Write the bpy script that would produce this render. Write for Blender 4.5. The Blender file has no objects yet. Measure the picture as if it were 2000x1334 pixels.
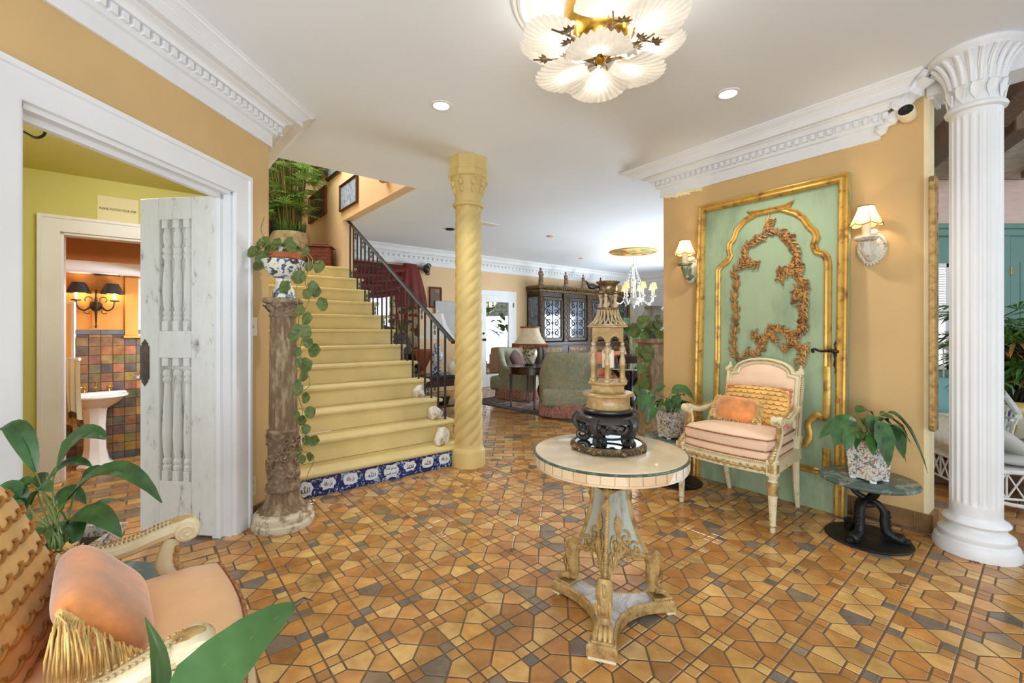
import bpy, bmesh, math, random
from mathutils import Vector, Matrix
PI = math.pi
rnd = random.Random(7)
SC = bpy.context.scene
COL = SC.collection
# ---------------------------------------------------------------- camera numbers (2000 x 1334 frame)
F, CX, HZ, HC = 870.0, 1000.0, 643.0, 1.22
H = 2.745                                             # ceiling height
RU = Vector((0.772, 0.636, 0)).normalized()           # house axes: along the stair risers ...
BS = Vector((-RU.y, RU.x, 0))                         # ... and up the stairs
def us(u, s, z=0.0): return RU * u + BS * s + Vector((0, 0, z))
def at(px, py, Y): return Vector(((px - CX) / F * Y, Y, HC + (HZ - py) / F * Y))
def onz(px, py, z=0.0):
    Y = F * (HC - z) / (py - HZ); return Vector(((px - CX) / F * Y, Y, z))
def onplane(px, py, p0, n):
    d = Vector(((px - CX) / F, 1, (HZ - py) / F)); c = Vector((0, 0, HC))
    return c + d * ((Vector(p0) - c).dot(n) / d.dot(n))
# ---------------------------------------------------------------- mesh builder
class MB:
    def __init__(s): s.v, s.f, s.m, s.c, s.T, s.mi, s.col = [], [], [], [], Matrix(), 0, None
    def add(s, vs, fs):
        o = len(s.v); s.v += [s.T @ Vector(p) for p in vs]
        s.f += [[i + o for i in f] for f in fs]; s.m += [s.mi] * len(fs); s.c += [s.col] * len(fs); return s
    def bm(s, b):
        b.verts.index_update(); s.add([p.co.copy() for p in b.verts], [[q.index for q in f.verts] for f in b.faces]); b.free(); return s
    def box(s, c, d, bev=0.0, rz=0.0, seg=1, M=None):
        b = bmesh.new(); bmesh.ops.create_cube(b, size=1.0)
        for p in b.verts: p.co = Vector((p.co.x * d[0], p.co.y * d[1], p.co.z * d[2]))
        if bev: bmesh.ops.bevel(b, geom=b.edges[:], offset=min(bev, min(d) * .45), segments=seg, profile=.5, affect='EDGES')
        X = Matrix.Translation(c) @ Matrix.Rotation(rz, 4, 'Z') @ (M or Matrix()); b.transform(X); return s.bm(b)
    def bx(s, a, b_, bev=0.0): return s.box([(p + q) / 2 for p, q in zip(a, b_)], [abs(p - q) for p, q in zip(a, b_)], bev)
    def lathe(s, pr, seg=32, c=(0, 0, 0), fn=None, a0=0.0, a1=2 * PI, cap=True, sx=1.0, sy=1.0):
        full = abs(a1 - a0 - 2 * PI) < 1e-6; n = seg if full else seg + 1; vs, fs = [], []
        for (r, z) in pr:
            for i in range(n):
                a = a0 + (a1 - a0) * i / seg; q = fn(a, r, z) if fn else r
                vs.append((c[0] + q * math.cos(a) * sx, c[1] + q * math.sin(a) * sy, c[2] + z))
        for j in range(len(pr) - 1):
            for i in range(seg):
                k = (i + 1) % n; fs.append([j * n + i, j * n + k, (j + 1) * n + k, (j + 1) * n + i])
        if cap and full:
            if pr[0][0] > 1e-5: fs.append(list(range(n))[::-1])
            if pr[-1][0] > 1e-5: fs.append([(len(pr) - 1) * n + i for i in range(n)])
        return s.add(vs, fs)
    def tube(s, pts, r, seg=8, cap=True, closed=False, flat=None):
        P = [Vector(p) for p in pts]; n = len(P); R = r if isinstance(r, (list, tuple)) else [r] * n
        vs, fs = [], []; prev = None
        for i in range(n):
            t = (P[(i + 1) % n] - P[i - 1]) if closed else (P[min(i + 1, n - 1)] - P[max(i - 1, 0)])
            t = t.normalized() if t.length > 1e-9 else Vector((0, 0, 1))
            if prev is None:
                a = Vector((0, 0, 1)) if abs(t.z) < .9 else Vector((1, 0, 0)); u = (a - t * a.dot(t)).normalized()
            else: u = (prev - t * prev.dot(t)); u = u.normalized() if u.length > 1e-6 else t.orthogonal().normalized()
            prev = u; w = t.cross(u)
            for k in range(seg):
                a = 2 * PI * k / seg + PI / seg
                vs.append(P[i] + u * (R[i] * math.cos(a)) + w * (R[i] * (flat or 1) * math.sin(a)))
        m = n if closed else n - 1
        for i in range(m):
            j = (i + 1) % n
            for k in range(seg): q = (k + 1) % seg; fs.append([i * seg + k, i * seg + q, j * seg + q, j * seg + k])
        if cap and not closed: fs.append(list(range(seg))[::-1]); fs.append([(n - 1) * seg + k for k in range(seg)])
        return s.add(vs, fs)
    def prism(s, poly, z0, z1):
        n = len(poly); vs = [(p[0], p[1], z0) for p in poly] + [(p[0], p[1], z1) for p in poly]
        return s.add(vs, [list(range(n))[::-1], [n + i for i in range(n)]] + [[i, (i + 1) % n, n + (i + 1) % n, n + i] for i in range(n)])
    def ell(s, c, r, seg=16, rings=10):
        if not isinstance(r, (list, tuple)): r = (r, r, r)
        vs, fs = [], []
        for j in range(rings + 1):
            t = PI * j / rings
            for i in range(seg):
                a = 2 * PI * i / seg; vs.append((c[0] + r[0] * math.sin(t) * math.cos(a), c[1] + r[1] * math.sin(t) * math.sin(a), c[2] - r[2] * math.cos(t)))
        for j in range(rings):
            for i in range(seg): k = (i + 1) % seg; fs.append([j * seg + i, j * seg + k, (j + 1) * seg + k, (j + 1) * seg + i])
        return s.add(vs, fs)
    def surf(s, fn, nu, nv, cu=False, cv=False):
        mu = nu if cu else nu + 1; mv = nv if cv else nv + 1
        vs = [fn(i / nu, j / nv) for j in range(mv) for i in range(mu)]; fs = []
        for j in range(nv):
            for i in range(nu):
                a, b = i, (i + 1) % mu if cu else i + 1; c, d = j, (j + 1) % mv if cv else j + 1
                fs.append([c * mu + a, c * mu + b, d * mu + b, d * mu + a])
        return s.add(vs, fs)
    def sweep(s, path, prof, N, closed=False, m0=None, m1=None):
        """a moulding: profile (a across the path, b along N) carried down a polyline lying in the plane with normal N, mitred"""
        P = [Vector(p) for p in path]; N = Vector(N).normalized(); n = len(P); vs, fs = [], []; k = len(prof)
        for i in range(n):
            d0 = (P[i] - P[i - 1]).normalized() if (closed or i > 0) else None
            d1 = (P[(i + 1) % n] - P[i]).normalized() if (closed or i < n - 1) else None
            d0 = d0 or d1; d1 = d1 or d0; s0, s1 = N.cross(d0), N.cross(d1); m = (s0 + s1)
            m = m.normalized() if m.length > 1e-6 else s0; m = m / max(.6, m.dot(s0))
            if i == 0 and m0 is not None and not closed: m = Vector(m0)
            if i == n - 1 and m1 is not None and not closed: m = Vector(m1)
            vs += [P[i] + m * a + N * b for a, b in prof]
        for i in range(n if closed else n - 1):
            j = (i + 1) % n
            for q in range(k): w = (q + 1) % k; fs.append([i * k + q, i * k + w, j * k + w, j * k + q])
        if not closed: fs.append(list(range(k))[::-1]); fs.append([(n - 1) * k + q for q in range(k)])
        return s.add(vs, fs)
    def leaf(s, pts, w, up=(0, 0, 1), fold=.25, nv=5, shape=None):
        """a leaf blade along a curve: widest near a third, folded on its midrib"""
        P = [Vector(p) for p in pts]; n = len(P); up = Vector(up)
        shape = shape or (lambda t: math.sin(PI * min(1, t ** .75)) ** .8 * (1 - .25 * t))
        rows = []
        for i in range(n):
            t = (P[min(i + 1, n - 1)] - P[max(i - 1, 0)]).normalized(); sd = t.cross(up)
            sd = sd.normalized() if sd.length > 1e-4 else Vector((1, 0, 0)); nn = sd.cross(t)
            hw = max(w * .5 * shape(i / (n - 1)), .0006)
            rows.append([P[i] + sd * (hw * q) + nn * (abs(q) * hw * fold + .05 * hw * math.sin(i * 2.1 + q * 3)) for q in [2 * j / (nv - 1) - 1 for j in range(nv)]])
        return s.add([p for r in rows for p in r], [[i * nv + j, i * nv + j + 1, (i + 1) * nv + j + 1, (i + 1) * nv + j] for i in range(n - 1) for j in range(nv - 1)])
    def cushion(s, c, d, p=.55, n=20, M=None, puff=None):
        """pillow: a superellipse pinched at its corners"""
        X = Matrix.Translation(c) @ (M or Matrix())
        def fn(u, v):
            a, b = 2 * PI * u, PI * (v - .5)
            f = lambda q, e: math.copysign(abs(q) ** e, q)
            cx, cy = f(math.cos(a), p), f(math.sin(a), p); k = abs(math.cos(b)) ** .5; t = math.sin(b)
            x, y = cx * k, cy * k
            return X @ Vector((x * d[0] / 2, y * d[1] / 2, t * d[2] / 2 * (1 if not puff else puff(x, y))))
        return s.surf(fn, n * 2, n, cu=True)
    def obj(s, name, mat=None, parent=None, ang=35, smooth=True, loc=None):
        me = bpy.data.meshes.new(name); me.from_pydata([tuple(p) for p in s.v], [], s.f); me.validate(clean_customdata=False)
        for m in (mat if isinstance(mat, (list, tuple)) else [mat]):
            if m is not None: me.materials.append(m)
        if len(s.m) == len(me.polygons):
            me.polygons.foreach_set('material_index', s.m)
            if any(q is not None for q in s.c):
                ca = me.color_attributes.new('tint', 'FLOAT_COLOR', 'CORNER')
                for p, q in zip(me.polygons, s.c):
                    for l in p.loop_indices: ca.data[l].color = (*(q or (1, 1, 1)), 1)
        me.update()
        b = bmesh.new(); b.from_mesh(me); bmesh.ops.recalc_face_normals(b, faces=b.faces[:]); b.to_mesh(me); b.free()
        if smooth:
            me.shade_smooth(); me.set_sharp_from_angle(angle=math.radians(ang))
        o = bpy.data.objects.new(name, me); COL.objects.link(o)
        if parent is not None: o.parent = parent
        elif loc is not None:                                  # put the origin at the thing's base
            L = Vector(loc); me.transform(Matrix.Translation(-L)); o.location = L
        return o
def tag(o, label=None, cat=None, group=None, kind=None):
    if label: o['label'] = label
    if cat: o['category'] = cat
    if group: o['group'] = group
    if kind: o['kind'] = kind
    return o
def thing(name, label, cat, loc=(0, 0, 0), rz=0.0, group=None):
    o = bpy.data.objects.new(name, None); COL.objects.link(o); o.location = loc; o.rotation_euler = (0, 0, rz); o.empty_display_size = .05
    return tag(o, label, cat, group)
def st(name, mb, mat, ang=35): return tag(mb.obj(name, mat, ang=ang), kind='structure')
def dup(o, loc=None, rz=None, label=None, group=None, scale=None):
    def cp(q, par):
        c = q.copy(); COL.objects.link(c); c.parent = par
        for ch in [x for x in KIDS.get(q.name, [])]: cp(ch, c)
        return c
    KIDS = {}
    for x in SC.objects:
        if x.parent: KIDS.setdefault(x.parent.name, []).append(x)
    r = cp(o, None)
    if loc is not None: r.location = loc
    if rz is not None: r.rotation_euler = (0, 0, rz)
    if label: r['label'] = label
    if group: r['group'] = group
    if scale: r.scale = scale if isinstance(scale, (list, tuple)) else (scale,) * 3
    return r
def arc(c, r, a0, a1, n, ax='xy', r2=None):
    out = []
    for i in range(n + 1):
        a = math.radians(a0 + (a1 - a0) * i / n); x, y = r * math.cos(a), (r2 or r) * math.sin(a)
        v = {'xy': (x, y, 0), 'xz': (x, 0, y), 'yz': (0, x, y)}[ax]; out.append(Vector(c) + Vector(v))
    return out
def bez(p0, p1, p2, p3, n=10):
    P = [Vector(p) for p in (p0, p1, p2, p3)]
    return [P[0] * (1 - t) ** 3 + P[1] * 3 * t * (1 - t) ** 2 + P[2] * 3 * t * t * (1 - t) + P[3] * t ** 3 for t in [i / n for i in range(n + 1)]]
def smooth_path(pts, k=4):
    """Catmull-Rom through points"""
    P = [Vector(p) for p in pts]; out = []
    for i in range(len(P) - 1):
        a, b, c, d = P[max(i - 1, 0)], P[i], P[i + 1], P[min(i + 2, len(P) - 1)]
        for j in range(k):
            t = j / k; out.append(.5 * ((2 * b) + (c - a) * t + (2 * a - 5 * b + 4 * c - d) * t * t + (3 * b - a - 3 * c + d) * t ** 3))
    return out + [P[-1]]
def lin(c):
    if isinstance(c, str): c = [int(c[i:i + 2], 16) / 255 for i in (0, 2, 4)]
    return tuple(((x + .055) / 1.055) ** 2.4 if x > .04045 else x / 12.92 for x in c)
# ---------------------------------------------------------------- materials
class NT:
    def __init__(s, name):
        s.m = bpy.data.materials.new(name); s.m.use_nodes = True; s.t = s.m.node_tree; s.b = s.t.nodes['Principled BSDF']; s.n = s.t.nodes
    def N(s, ty, **kw):
        n = s.n.new(ty)
        for k, v in kw.items():
            if k in n.inputs.keys() if hasattr(n.inputs, 'keys') else False: n.inputs[k].default_value = v
            else: setattr(n, k, v)
        return n
    def L(s, a, b): s.t.links.new(a, b)
    def coord(s, sc=1.0, kind='Object'):
        tc = s.n.new('ShaderNodeTexCoord'); mp = s.n.new('ShaderNodeMapping'); mp.inputs['Scale'].default_value = sc if isinstance(sc, tuple) else (sc,) * 3
        s.L(tc.outputs[kind], mp.inputs['Vector']); return mp.outputs['Vector']
    def noise(s, v, scale=5, detail=4, rough=.55, dist=0.0):
        n = s.n.new('ShaderNodeTexNoise'); n.inputs['Scale'].default_value = scale; n.inputs['Detail'].default_value = detail
        n.inputs['Roughness'].default_value = rough; n.inputs['Distortion'].default_value = dist; s.L(v, n.inputs['Vector']); return n.outputs['Fac']
    def voro(s, v, scale=5, out='Distance', feature='F1', rnd_=1.0):
        n = s.n.new('ShaderNodeTexVoronoi'); n.feature = feature; n.inputs['Scale'].default_value = scale; n.inputs['Randomness'].default_value = rnd_; s.L(v, n.inputs['Vector']); return n.outputs[out]
    def wave(s, v, scale=5, dist=2.0, detail=2, bands='X'):
        n = s.n.new('ShaderNodeTexWave'); n.bands_direction = bands; n.inputs['Scale'].default_value = scale; n.inputs['Distortion'].default_value = dist; n.inputs['Detail'].default_value = detail
        s.L(v, n.inputs['Vector']); return n.outputs['Fac']
    def ramp(s, fac, stops, const=False):
        r = s.n.new('ShaderNodeValToRGB'); e = r.color_ramp
        if const: e.interpolation = 'CONSTANT'
        while len(e.elements) < len(stops): e.elements.new(.5)
        for k, (p, c) in zip(e.elements, stops): k.position = p; k.color = (*lin(c), 1)
        s.L(fac, r.inputs['Fac']); return r.outputs['Color']
    def mix(s, fac, a, b, mode='MIX'):
        n = s.n.new('ShaderNodeMix'); n.data_type = 'RGBA'; n.blend_type = mode
        for i, x in ((0, fac), (6, a), (7, b)):
            if isinstance(x, (int, float)): n.inputs[i].default_value = x
            elif isinstance(x, (str, tuple)): n.inputs[i].default_value = (*lin(x), 1)
            else: s.L(x, n.inputs[i])
        return n.outputs[2]
    def bump(s, fac, k=.2, dist=.01):
        n = s.n.new('ShaderNodeBump'); n.inputs['Strength'].default_value = k; n.inputs['Distance'].default_value = dist; s.L(fac, n.inputs['Height']); s.L(n.outputs['Normal'], s.b.inputs['Normal'])
    def col(s, c):
        if isinstance(c, (str, tuple)): s.b.inputs['Base Color'].default_value = (*lin(c), 1)
        else: s.L(c, s.b.inputs['Base Color'])
    def done(s, rough=.6, metal=0.0, spec=.5, coat=0.0, sheen=0.0, sub=0.0):
        b = s.b.inputs; b['Roughness'].default_value = rough; b['Metallic'].default_value = metal; b['Specular IOR Level'].default_value = spec
        b['Coat Weight'].default_value = coat; b['Sheen Weight'].default_value = sheen
        return s.m
def plain(name, c, rough=.6, metal=0.0, var=.06, sc=3.0, bump=0.0, bsc=60, spec=.5, coat=0.0, sheen=0.0):
    """one colour with faint mottling and an optional fine bump"""
    t = NT(name); v = t.coord(1.0); c0 = lin(c)
    f = t.noise(v, sc, 5); k = lambda m: tuple(max(0, min(1, x * m)) for x in ([int(c[i:i + 2], 16) / 255 for i in (0, 2, 4)] if isinstance(c, str) else c))
    t.col(t.ramp(f, [(.3, k(1 - var)), (.7, k(1 + var))]))
    if bump: t.bump(t.noise(v, bsc, 4), bump, .01)
    return t.done(rough, metal, spec, coat, sheen)
def worn(name, base, under, sc=9.0, amt=.62, rough=.6, metal=0.0, bump=.15, stretch=(1, 1, 1), mid=None):
    """paint or gilding rubbed through to what lies beneath"""
    t = NT(name); v = t.coord(stretch); f = t.noise(v, sc, 8, .68)
    stops = [(max(0, amt - .035), base), (min(1, amt + .03), under)]
    if mid: stops = [(0.25, mid)] + [(amt - .1, base)] + [(min(1, amt + .03), under)]
    t.col(t.ramp(f, stops)); t.bump(f, bump, .006); return t.done(rough, metal)
def patch(name, cols, sc=8.0, rough=.5, kind='noise', dist=1.0, bump=0.0, coat=0.0, stretch=(1, 1, 1), metal=0.0):
    """flat patches of several colours, like painted porcelain, chintz or carpet"""
    t = NT(name); v = t.coord(stretch)
    if kind == 'noise': f = t.noise(v, sc, 3, .6, dist)
    elif kind == 'voro':
        w = t.n.new('ShaderNodeVectorMath'); w.operation = 'ADD'; nz = t.n.new('ShaderNodeTexNoise'); nz.inputs['Scale'].default_value = sc * .7; t.L(v, nz.inputs['Vector'])
        k = t.n.new('ShaderNodeVectorMath'); k.operation = 'SCALE'; k.inputs['Scale'].default_value = dist * .1; t.L(nz.outputs['Color'], k.inputs[0]); t.L(v, w.inputs[0]); t.L(k.outputs[0], w.inputs[1])
        sp = t.n.new('ShaderNodeSeparateColor'); t.L(t.voro(w.outputs[0], sc, 'Color'), sp.inputs[0]); f = sp.outputs[0]
    else: f = t.wave(v, sc, dist)
    lo, hi = (.3, .7) if kind == 'noise' else (0, 1); n = len(cols)
    t.col(t.ramp(f, [(lo + (hi - lo) * i / n, c) for i, c in enumerate(cols)], const=True))
    if bump: t.bump(f, bump, .005)
    return t.done(rough, metal, coat=coat)
def emit(name, c, k, base='FFFFFF'):
    t = NT(name); t.col(base); t.b.inputs['Emission Color'].default_value = (*lin(c), 1); t.b.inputs['Emission Strength'].default_value = k; return t.done(.5)
def glass(name, c='FFFFFF', rough=0.0, alpha=1.0):
    t = NT(name); t.col(c); t.b.inputs['Transmission Weight'].default_value = 1.0; t.b.inputs['IOR'].default_value = 1.45; return t.done(rough)
def sheer(name, c, trans=.5, rough=.6, var=.05, sc=40, em=0.0, emc=None, stretch=(1, 1, 1), bump=0.0):
    """thin cloth, frosted glass or leaf that lets light through"""
    t = NT(name); v = t.coord(stretch); kk = [int(c[i:i + 2], 16) / 255 for i in (0, 2, 4)]
    f = t.noise(v, sc, 4); cc = t.ramp(f, [(.3, tuple(x * (1 - var) for x in kk)), (.7, tuple(min(1, x * (1 + var)) for x in kk))]); t.col(cc)
    if bump: t.bump(f, bump, .004)
    tr = t.n.new('ShaderNodeBsdfTranslucent'); t.L(cc, tr.inputs['Color']); mx = t.n.new('ShaderNodeMixShader'); mx.inputs[0].default_value = trans
    t.L(t.b.outputs[0], mx.inputs[1]); t.L(tr.outputs[0], mx.inputs[2]); t.L(mx.outputs[0], t.n['Material Output'].inputs['Surface'])
    if em: t.b.inputs['Emission Color'].default_value = (*lin(emc or c), 1); t.b.inputs['Emission Strength'].default_value = em
    return t.done(rough)
def marble(name, base, vein, sc=3.0, rough=.2, amt=.5, w=.05, base2=None):
    t = NT(name); v = t.coord(1.0); a = t.noise(v, sc, 8, .6, 1.2); b_ = t.noise(v, sc * .6, 3)
    c1 = t.ramp(a, [(amt - w * 2, base), (amt, vein), (amt + w * 2, base2 or base)]); c2 = t.mix(.25, c1, t.ramp(b_, [(.3, base), (.7, base2 or vein)])); t.col(c2); return t.done(rough)
def wood(name, c1, c2, sc=6.0, rough=.4, stretch=(1, 1, 8), coat=0.0):
    t = NT(name); v = t.coord(stretch); f = t.noise(v, sc, 6, .6, .6); t.col(t.ramp(f, [(.3, c1), (.7, c2)])); t.bump(f, .06, .003); return t.done(rough, coat=coat)
def tinted(name, rough=.35, var=.22, sc=9, spec=.5, bump=.05):
    """clay tiles: each tile's own fired colour with cloudy variation inside it"""
    t = NT(name); a = t.n.new('ShaderNodeVertexColor'); a.layer_name = 'tint'; v = t.coord(1.0); f = t.noise(v, sc, 5, .6)
    k = 1 - var; c = t.mix(1.0, a.outputs['Color'], t.ramp(f, [(.25, (k, k * .93, k * .86)), (.75, (1, 1, 1))]), 'MULTIPLY'); t.col(c)
    g = t.noise(v, 3.0, 3); r = t.n.new('ShaderNodeMapRange'); r.inputs[3].default_value = rough - .1; r.inputs[4].default_value = rough + .14; t.L(g, r.inputs[0]); m = t.done(rough, spec=spec); t.L(r.outputs[0], t.b.inputs['Roughness'])
    t.bump(t.noise(v, 14, 4), bump, .01); return m
# ================================================================ materials shared around the house
M = {}
M['ceil'] = plain('ceiling_paint', (.92, .945, .975), .9, var=.012, sc=.7)
M['trim'] = plain('white_trim_paint', (.905, .91, .92), .45, var=.015)
M['wall'] = plain('apricot_wall_paint', (.82,.685,.475), .75, var=.035, sc=1.6)
M['wall2'] = plain('pale_apricot_wall_paint', (.88,.755,.59), .75, var=.03, sc=1.2)
M['green'] = plain('lime_wall_paint', (.80,.785,.47), .7, var=.02, sc=1)
M['cream_edge'] = plain('cream_edge_paint', (.93, .88, .72), .7)
M['white_wall'] = plain('white_wall_paint', (.87, .87, .87), .7, var=.01)
M['teal'] = plain('teal_wood_paint', (.43,.58,.55), .5, var=.03)
M['pinkwood'] = wood('pink_washed_board', (.84, .73, .69), (.90, .80, .75), 5, .6, (1, 1, 6))
M['beamwood'] = wood('weathered_beam', (.40, .31, .25), (.52, .42, .34), 6, .7, (6, 6, 1))
M['plankwood'] = wood('grey_washed_plank', (.62, .58, .52), (.78, .75, .70), 4, .7, (2, 2, 9))
M['tile'] = tinted('terracotta_floor_tile', .14, .24, 8, spec=.5)
M['grout'] = plain('floor_grout', (.40, .32, .23), .7, var=.15, sc=20)
M['skirt'] = plain('brown_skirting_tile', (.48, .36, .24), .35, var=.2, sc=6)
M['stair'] = plain('yellow_stair_paint', (.84,.765,.535), .55, var=.05, sc=2.5, bump=.05, bsc=12)
M['orange'] = plain('bathroom_orange_paint', (.86, .56, .24), .6, var=.04)
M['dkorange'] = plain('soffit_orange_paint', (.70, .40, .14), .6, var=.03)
M['bathtile'] = tinted('slate_bath_tile', .3, .35, 10)
M['gold'] = worn('worn_gilding', (.80, .63, .30), (.52, .38, .18), 14, .62, .4, .4, .15, mid=(.86, .71, .36))
M['gold2'] = worn('pale_worn_gilding', (.72, .59, .37), (.56, .44, .27), 22, .60, .5, .25, .2, mid=(.80, .69, .48))
M['brass'] = plain('old_brass', (.72, .58, .30), .3, .9, .15, 8)
M['bronze'] = plain('dark_bronze', (.24, .19, .14), .4, .75, .25, 20, .1, 60)
M['iron'] = plain('wrought_iron', (.23, .22, .23), .45, .5, .12, 20, .1, 80)
M['black'] = plain('black_cast_iron', (.11, .11, .11), .5, .3, .2, 25, .25, 60)
M['glass'] = glass('clear_glass')
M['mirror'] = plain('mirror_glass', (.9, .92, .93), .04, 1.0, .0)
M['soil'] = plain('potting_soil', (.20, .15, .10), .95, var=.35, sc=40, bump=.5, bsc=60)
M['leaf'] = sheer('dark_green_leaf', '3C6232', .16, .32, .25, 14)
M['bladeleaf'] = sheer('broad_blade_leaf', '4A7038', .12, .3, .12, 10)
M['leaf2'] = sheer('mid_green_leaf', '55803A', .25, .4, .25, 14)
M['leaf3'] = sheer('bright_palm_leaf', '739A4A', .3, .45, .3, 10)
M['stem'] = plain('green_stem', (.42, .52, .24), .5, var=.15)
M['terracotta'] = plain('terracotta', (.66, .36, .18), .7, var=.1)
M['white_glaze'] = plain('white_glaze', (.90, .91, .90), .18, var=.02)
M['plate'] = plain('ivory_plastic', (.86, .78, .63), .4, var=.02)
M['cream'] = worn('cream_chair_paint', (.86, .81, .66), (.64, .55, .36), 16, .66, .5, 0, .12, mid=(.90, .86, .74))
M['candle'] = plain('ivory_candle_wax', (.93, .90, .78), .5, var=.02)
# ================================================================ walls
LD = Vector((.0893, .996, 0)); LN = Vector((.996, -.0893, 0)); C0 = Vector((-1.623, 2.972, 0))
def lw(y, off=0.0, z=0.0): return C0 + LD * ((y - C0.y) / LD.y) + LN * off + Vector((0, 0, z))
RE = Vector((.607, -.794, 0)).normalized(); RN = Vector((-RE.y * -1, 0, 0)); RN = Vector((-.794, -.607, 0)).normalized(); W0 = Vector((1.405, 4.129, 0))
def rw(t, off=0.0, z=0.0): return W0 + RE * t + RN * off + Vector((0, 0, z))
RZ = math.atan2(RE.y, RE.x)                    # local x runs along the right wall, local -y faces the room
def slab(mb, p, q, th_dir, th, z0, z1):
    a, b = Vector(p), Vector(q); o = Vector(th_dir) * th
    return mb.prism([a, b, b + o, a + o], z0, z1)
# left wall with the double doorway
J0, J1, DH = 1.571, 2.638, 2.03
m = MB(); slab(m, lw(-2.2), lw(J0), -LN, .13, 0, H); slab(m, lw(J1), lw(C0.y), -LN, .13, 0, H); slab(m, lw(J0), lw(J1), -LN, .13, DH, H)
slab(m, C0, C0 + BS * 5.2, -RU, .13, 0, 4.8)
st('wall_left', m, M['wall'])
# casing round the doorway (a stepped board with a bead at its outer edge)
cas = [(0, 0), (0, .022), (.012, .026), (.1, .026), (.104, .036), (.126, .036), (.126, 0)]
m = MB(); pth = [lw(J0, 0, 0), lw(J0, 0, DH), lw(J1, 0, DH), lw(J1, 0, 0)]
m.sweep(pth, [(a, b) for a, b in cas], LN)
slab(m, lw(J1 - .02), lw(J1), -LN, .13, 0, DH); slab(m, lw(J0), lw(J0 + .02), -LN, .13, 0, DH); slab(m, lw(J0), lw(J1), -LN, .13, DH - .02, DH)
slab(m, lw(J1 - .045, -.045), lw(J1 - .02, -.045), -LN, .05, 0, DH); slab(m, lw(J0 + .02, -.045), lw(J1 - .02, -.045), -LN, .03, DH - .045, DH - .02)
st('trim_1', m, M['trim'])
# crown moulding: fillets, dentil band, cove, corona and cyma
CR = [(0, 2.44), (.012, 2.44), (.012, 2.522), (.03, 2.527), (.03, 2.592), (.05, 2.597), (.056, 2.612), (.066, 2.626), (.082, 2.634), (.082, 2.640), (.118, 2.640), (.118, 2.682), (.124, 2.686), (.126, 2.694), (.132, 2.698), (.142, 2.712), (.156, 2.722), (.16, 2.730), (.165, 2.732), (.165, H + .01), (0, H + .01)]
def crown(mb, p, q, n, m0=None, m1=None, dent=True, pitch=.05):
    p, q = Vector(p), Vector(q); d = (q - p).normalized()
    mb.sweep([p, q], CR, (0, 0, 1), m0=m0, m1=m1)
    if dent:
        e0 = p + (Vector(m0) * .05 if m0 is not None else Vector()); e1 = q + (Vector(m1) * .05 if m1 is not None else Vector()); a0 = (e0 - p).dot(d); a1 = (e1 - p).dot(d)
        k = a0 + pitch * .5
        while k < a1: mb.box(p + d * k + Vector(n) * .042 + Vector((0, 0, 2.568)), (.027, .026, .036), rz=math.atan2(d.y, d.x)); k += pitch
mL = Vector((.21, .227, 0)) / .165
m = MB(); crown(m, C0, lw(-2.2), LN, m0=mL); m.sweep([C0 + BS * 4, C0], [(a * 1.0, b) for a, b in CR], (0, 0, 1), m1=mL)
k = .06
while k < 1.6: m.box(C0 + BS * k + RU * .07 + Vector((0, 0, 2.568)), (.027, .05, .036), rz=math.atan2(BS.y, BS.x)); k += .05
st('trim_2', m, M['trim'], 28)
# right wall, a thick pier whose end faces the sunroom
RT = 1.823
m = MB(); slab(m, rw(0), rw(RT - .025), -RN, .13, 0, H); st('wall_right', m, M['wall'])
m = MB(); slab(m, rw(RT - .025), rw(RT), -RN, .13, 0, H); st('wall_right_end', m, M['cream_edge'])
m = MB(); crown(m, rw(1.576), rw(0), RN, m0=RN + RE * 1.5, m1=Vector((-.324, .217, 0)) / .15)
q_ = [rw(1.58 + .25 * f, .02 + .07 * f ** 2, 2.475 + .235 * f) for f in [i / 12 for i in range(13)]]   # rough plaster left where the crown was cut back
m.tube(q_, [.028 + .012 * math.sin(i * 2.3) + .02 * (i / 12) for i in range(13)], 10, flat=.8); m.tube([p_ + Vector((0, 0, .04)) + RN * .02 for p_ in q_[4:]], [.03 + .01 * math.sin(i * 1.9) for i in range(9)], 8)
st('trim_3', m, M['trim'], 28)
m = MB(); slab(m, rw(RT), rw(RT + .02, 0), -RN, .2, 2.6, H)
slab(m, rw(RT - .01, .02), rw(RT + 2.6, .02), -RN, .2, 2.615, H + .02); st('trim_4', m, M['trim'])
m = MB()
t_ = .0
while t_ < RT:
    w_ = min(.157, RT + .02 - t_); slab(m, rw(t_ + .003, .0), rw(t_ + w_ - .003), RN, .018, 0, .105); t_ += .16
slab(m, rw(RT, .018), rw(RT + .02, .018), -RN, .15, 0, .11)
st('baseboard_right', m, M['skirt'])
m = MB(); slab(m, lw(J1 + .126), lw(C0.y - .002), LN, .014, 0, .1); slab(m, lw(-2), lw(J0 - .126), LN, .014, 0, .1); st('baseboard_left', m, M['skirt'])
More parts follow.
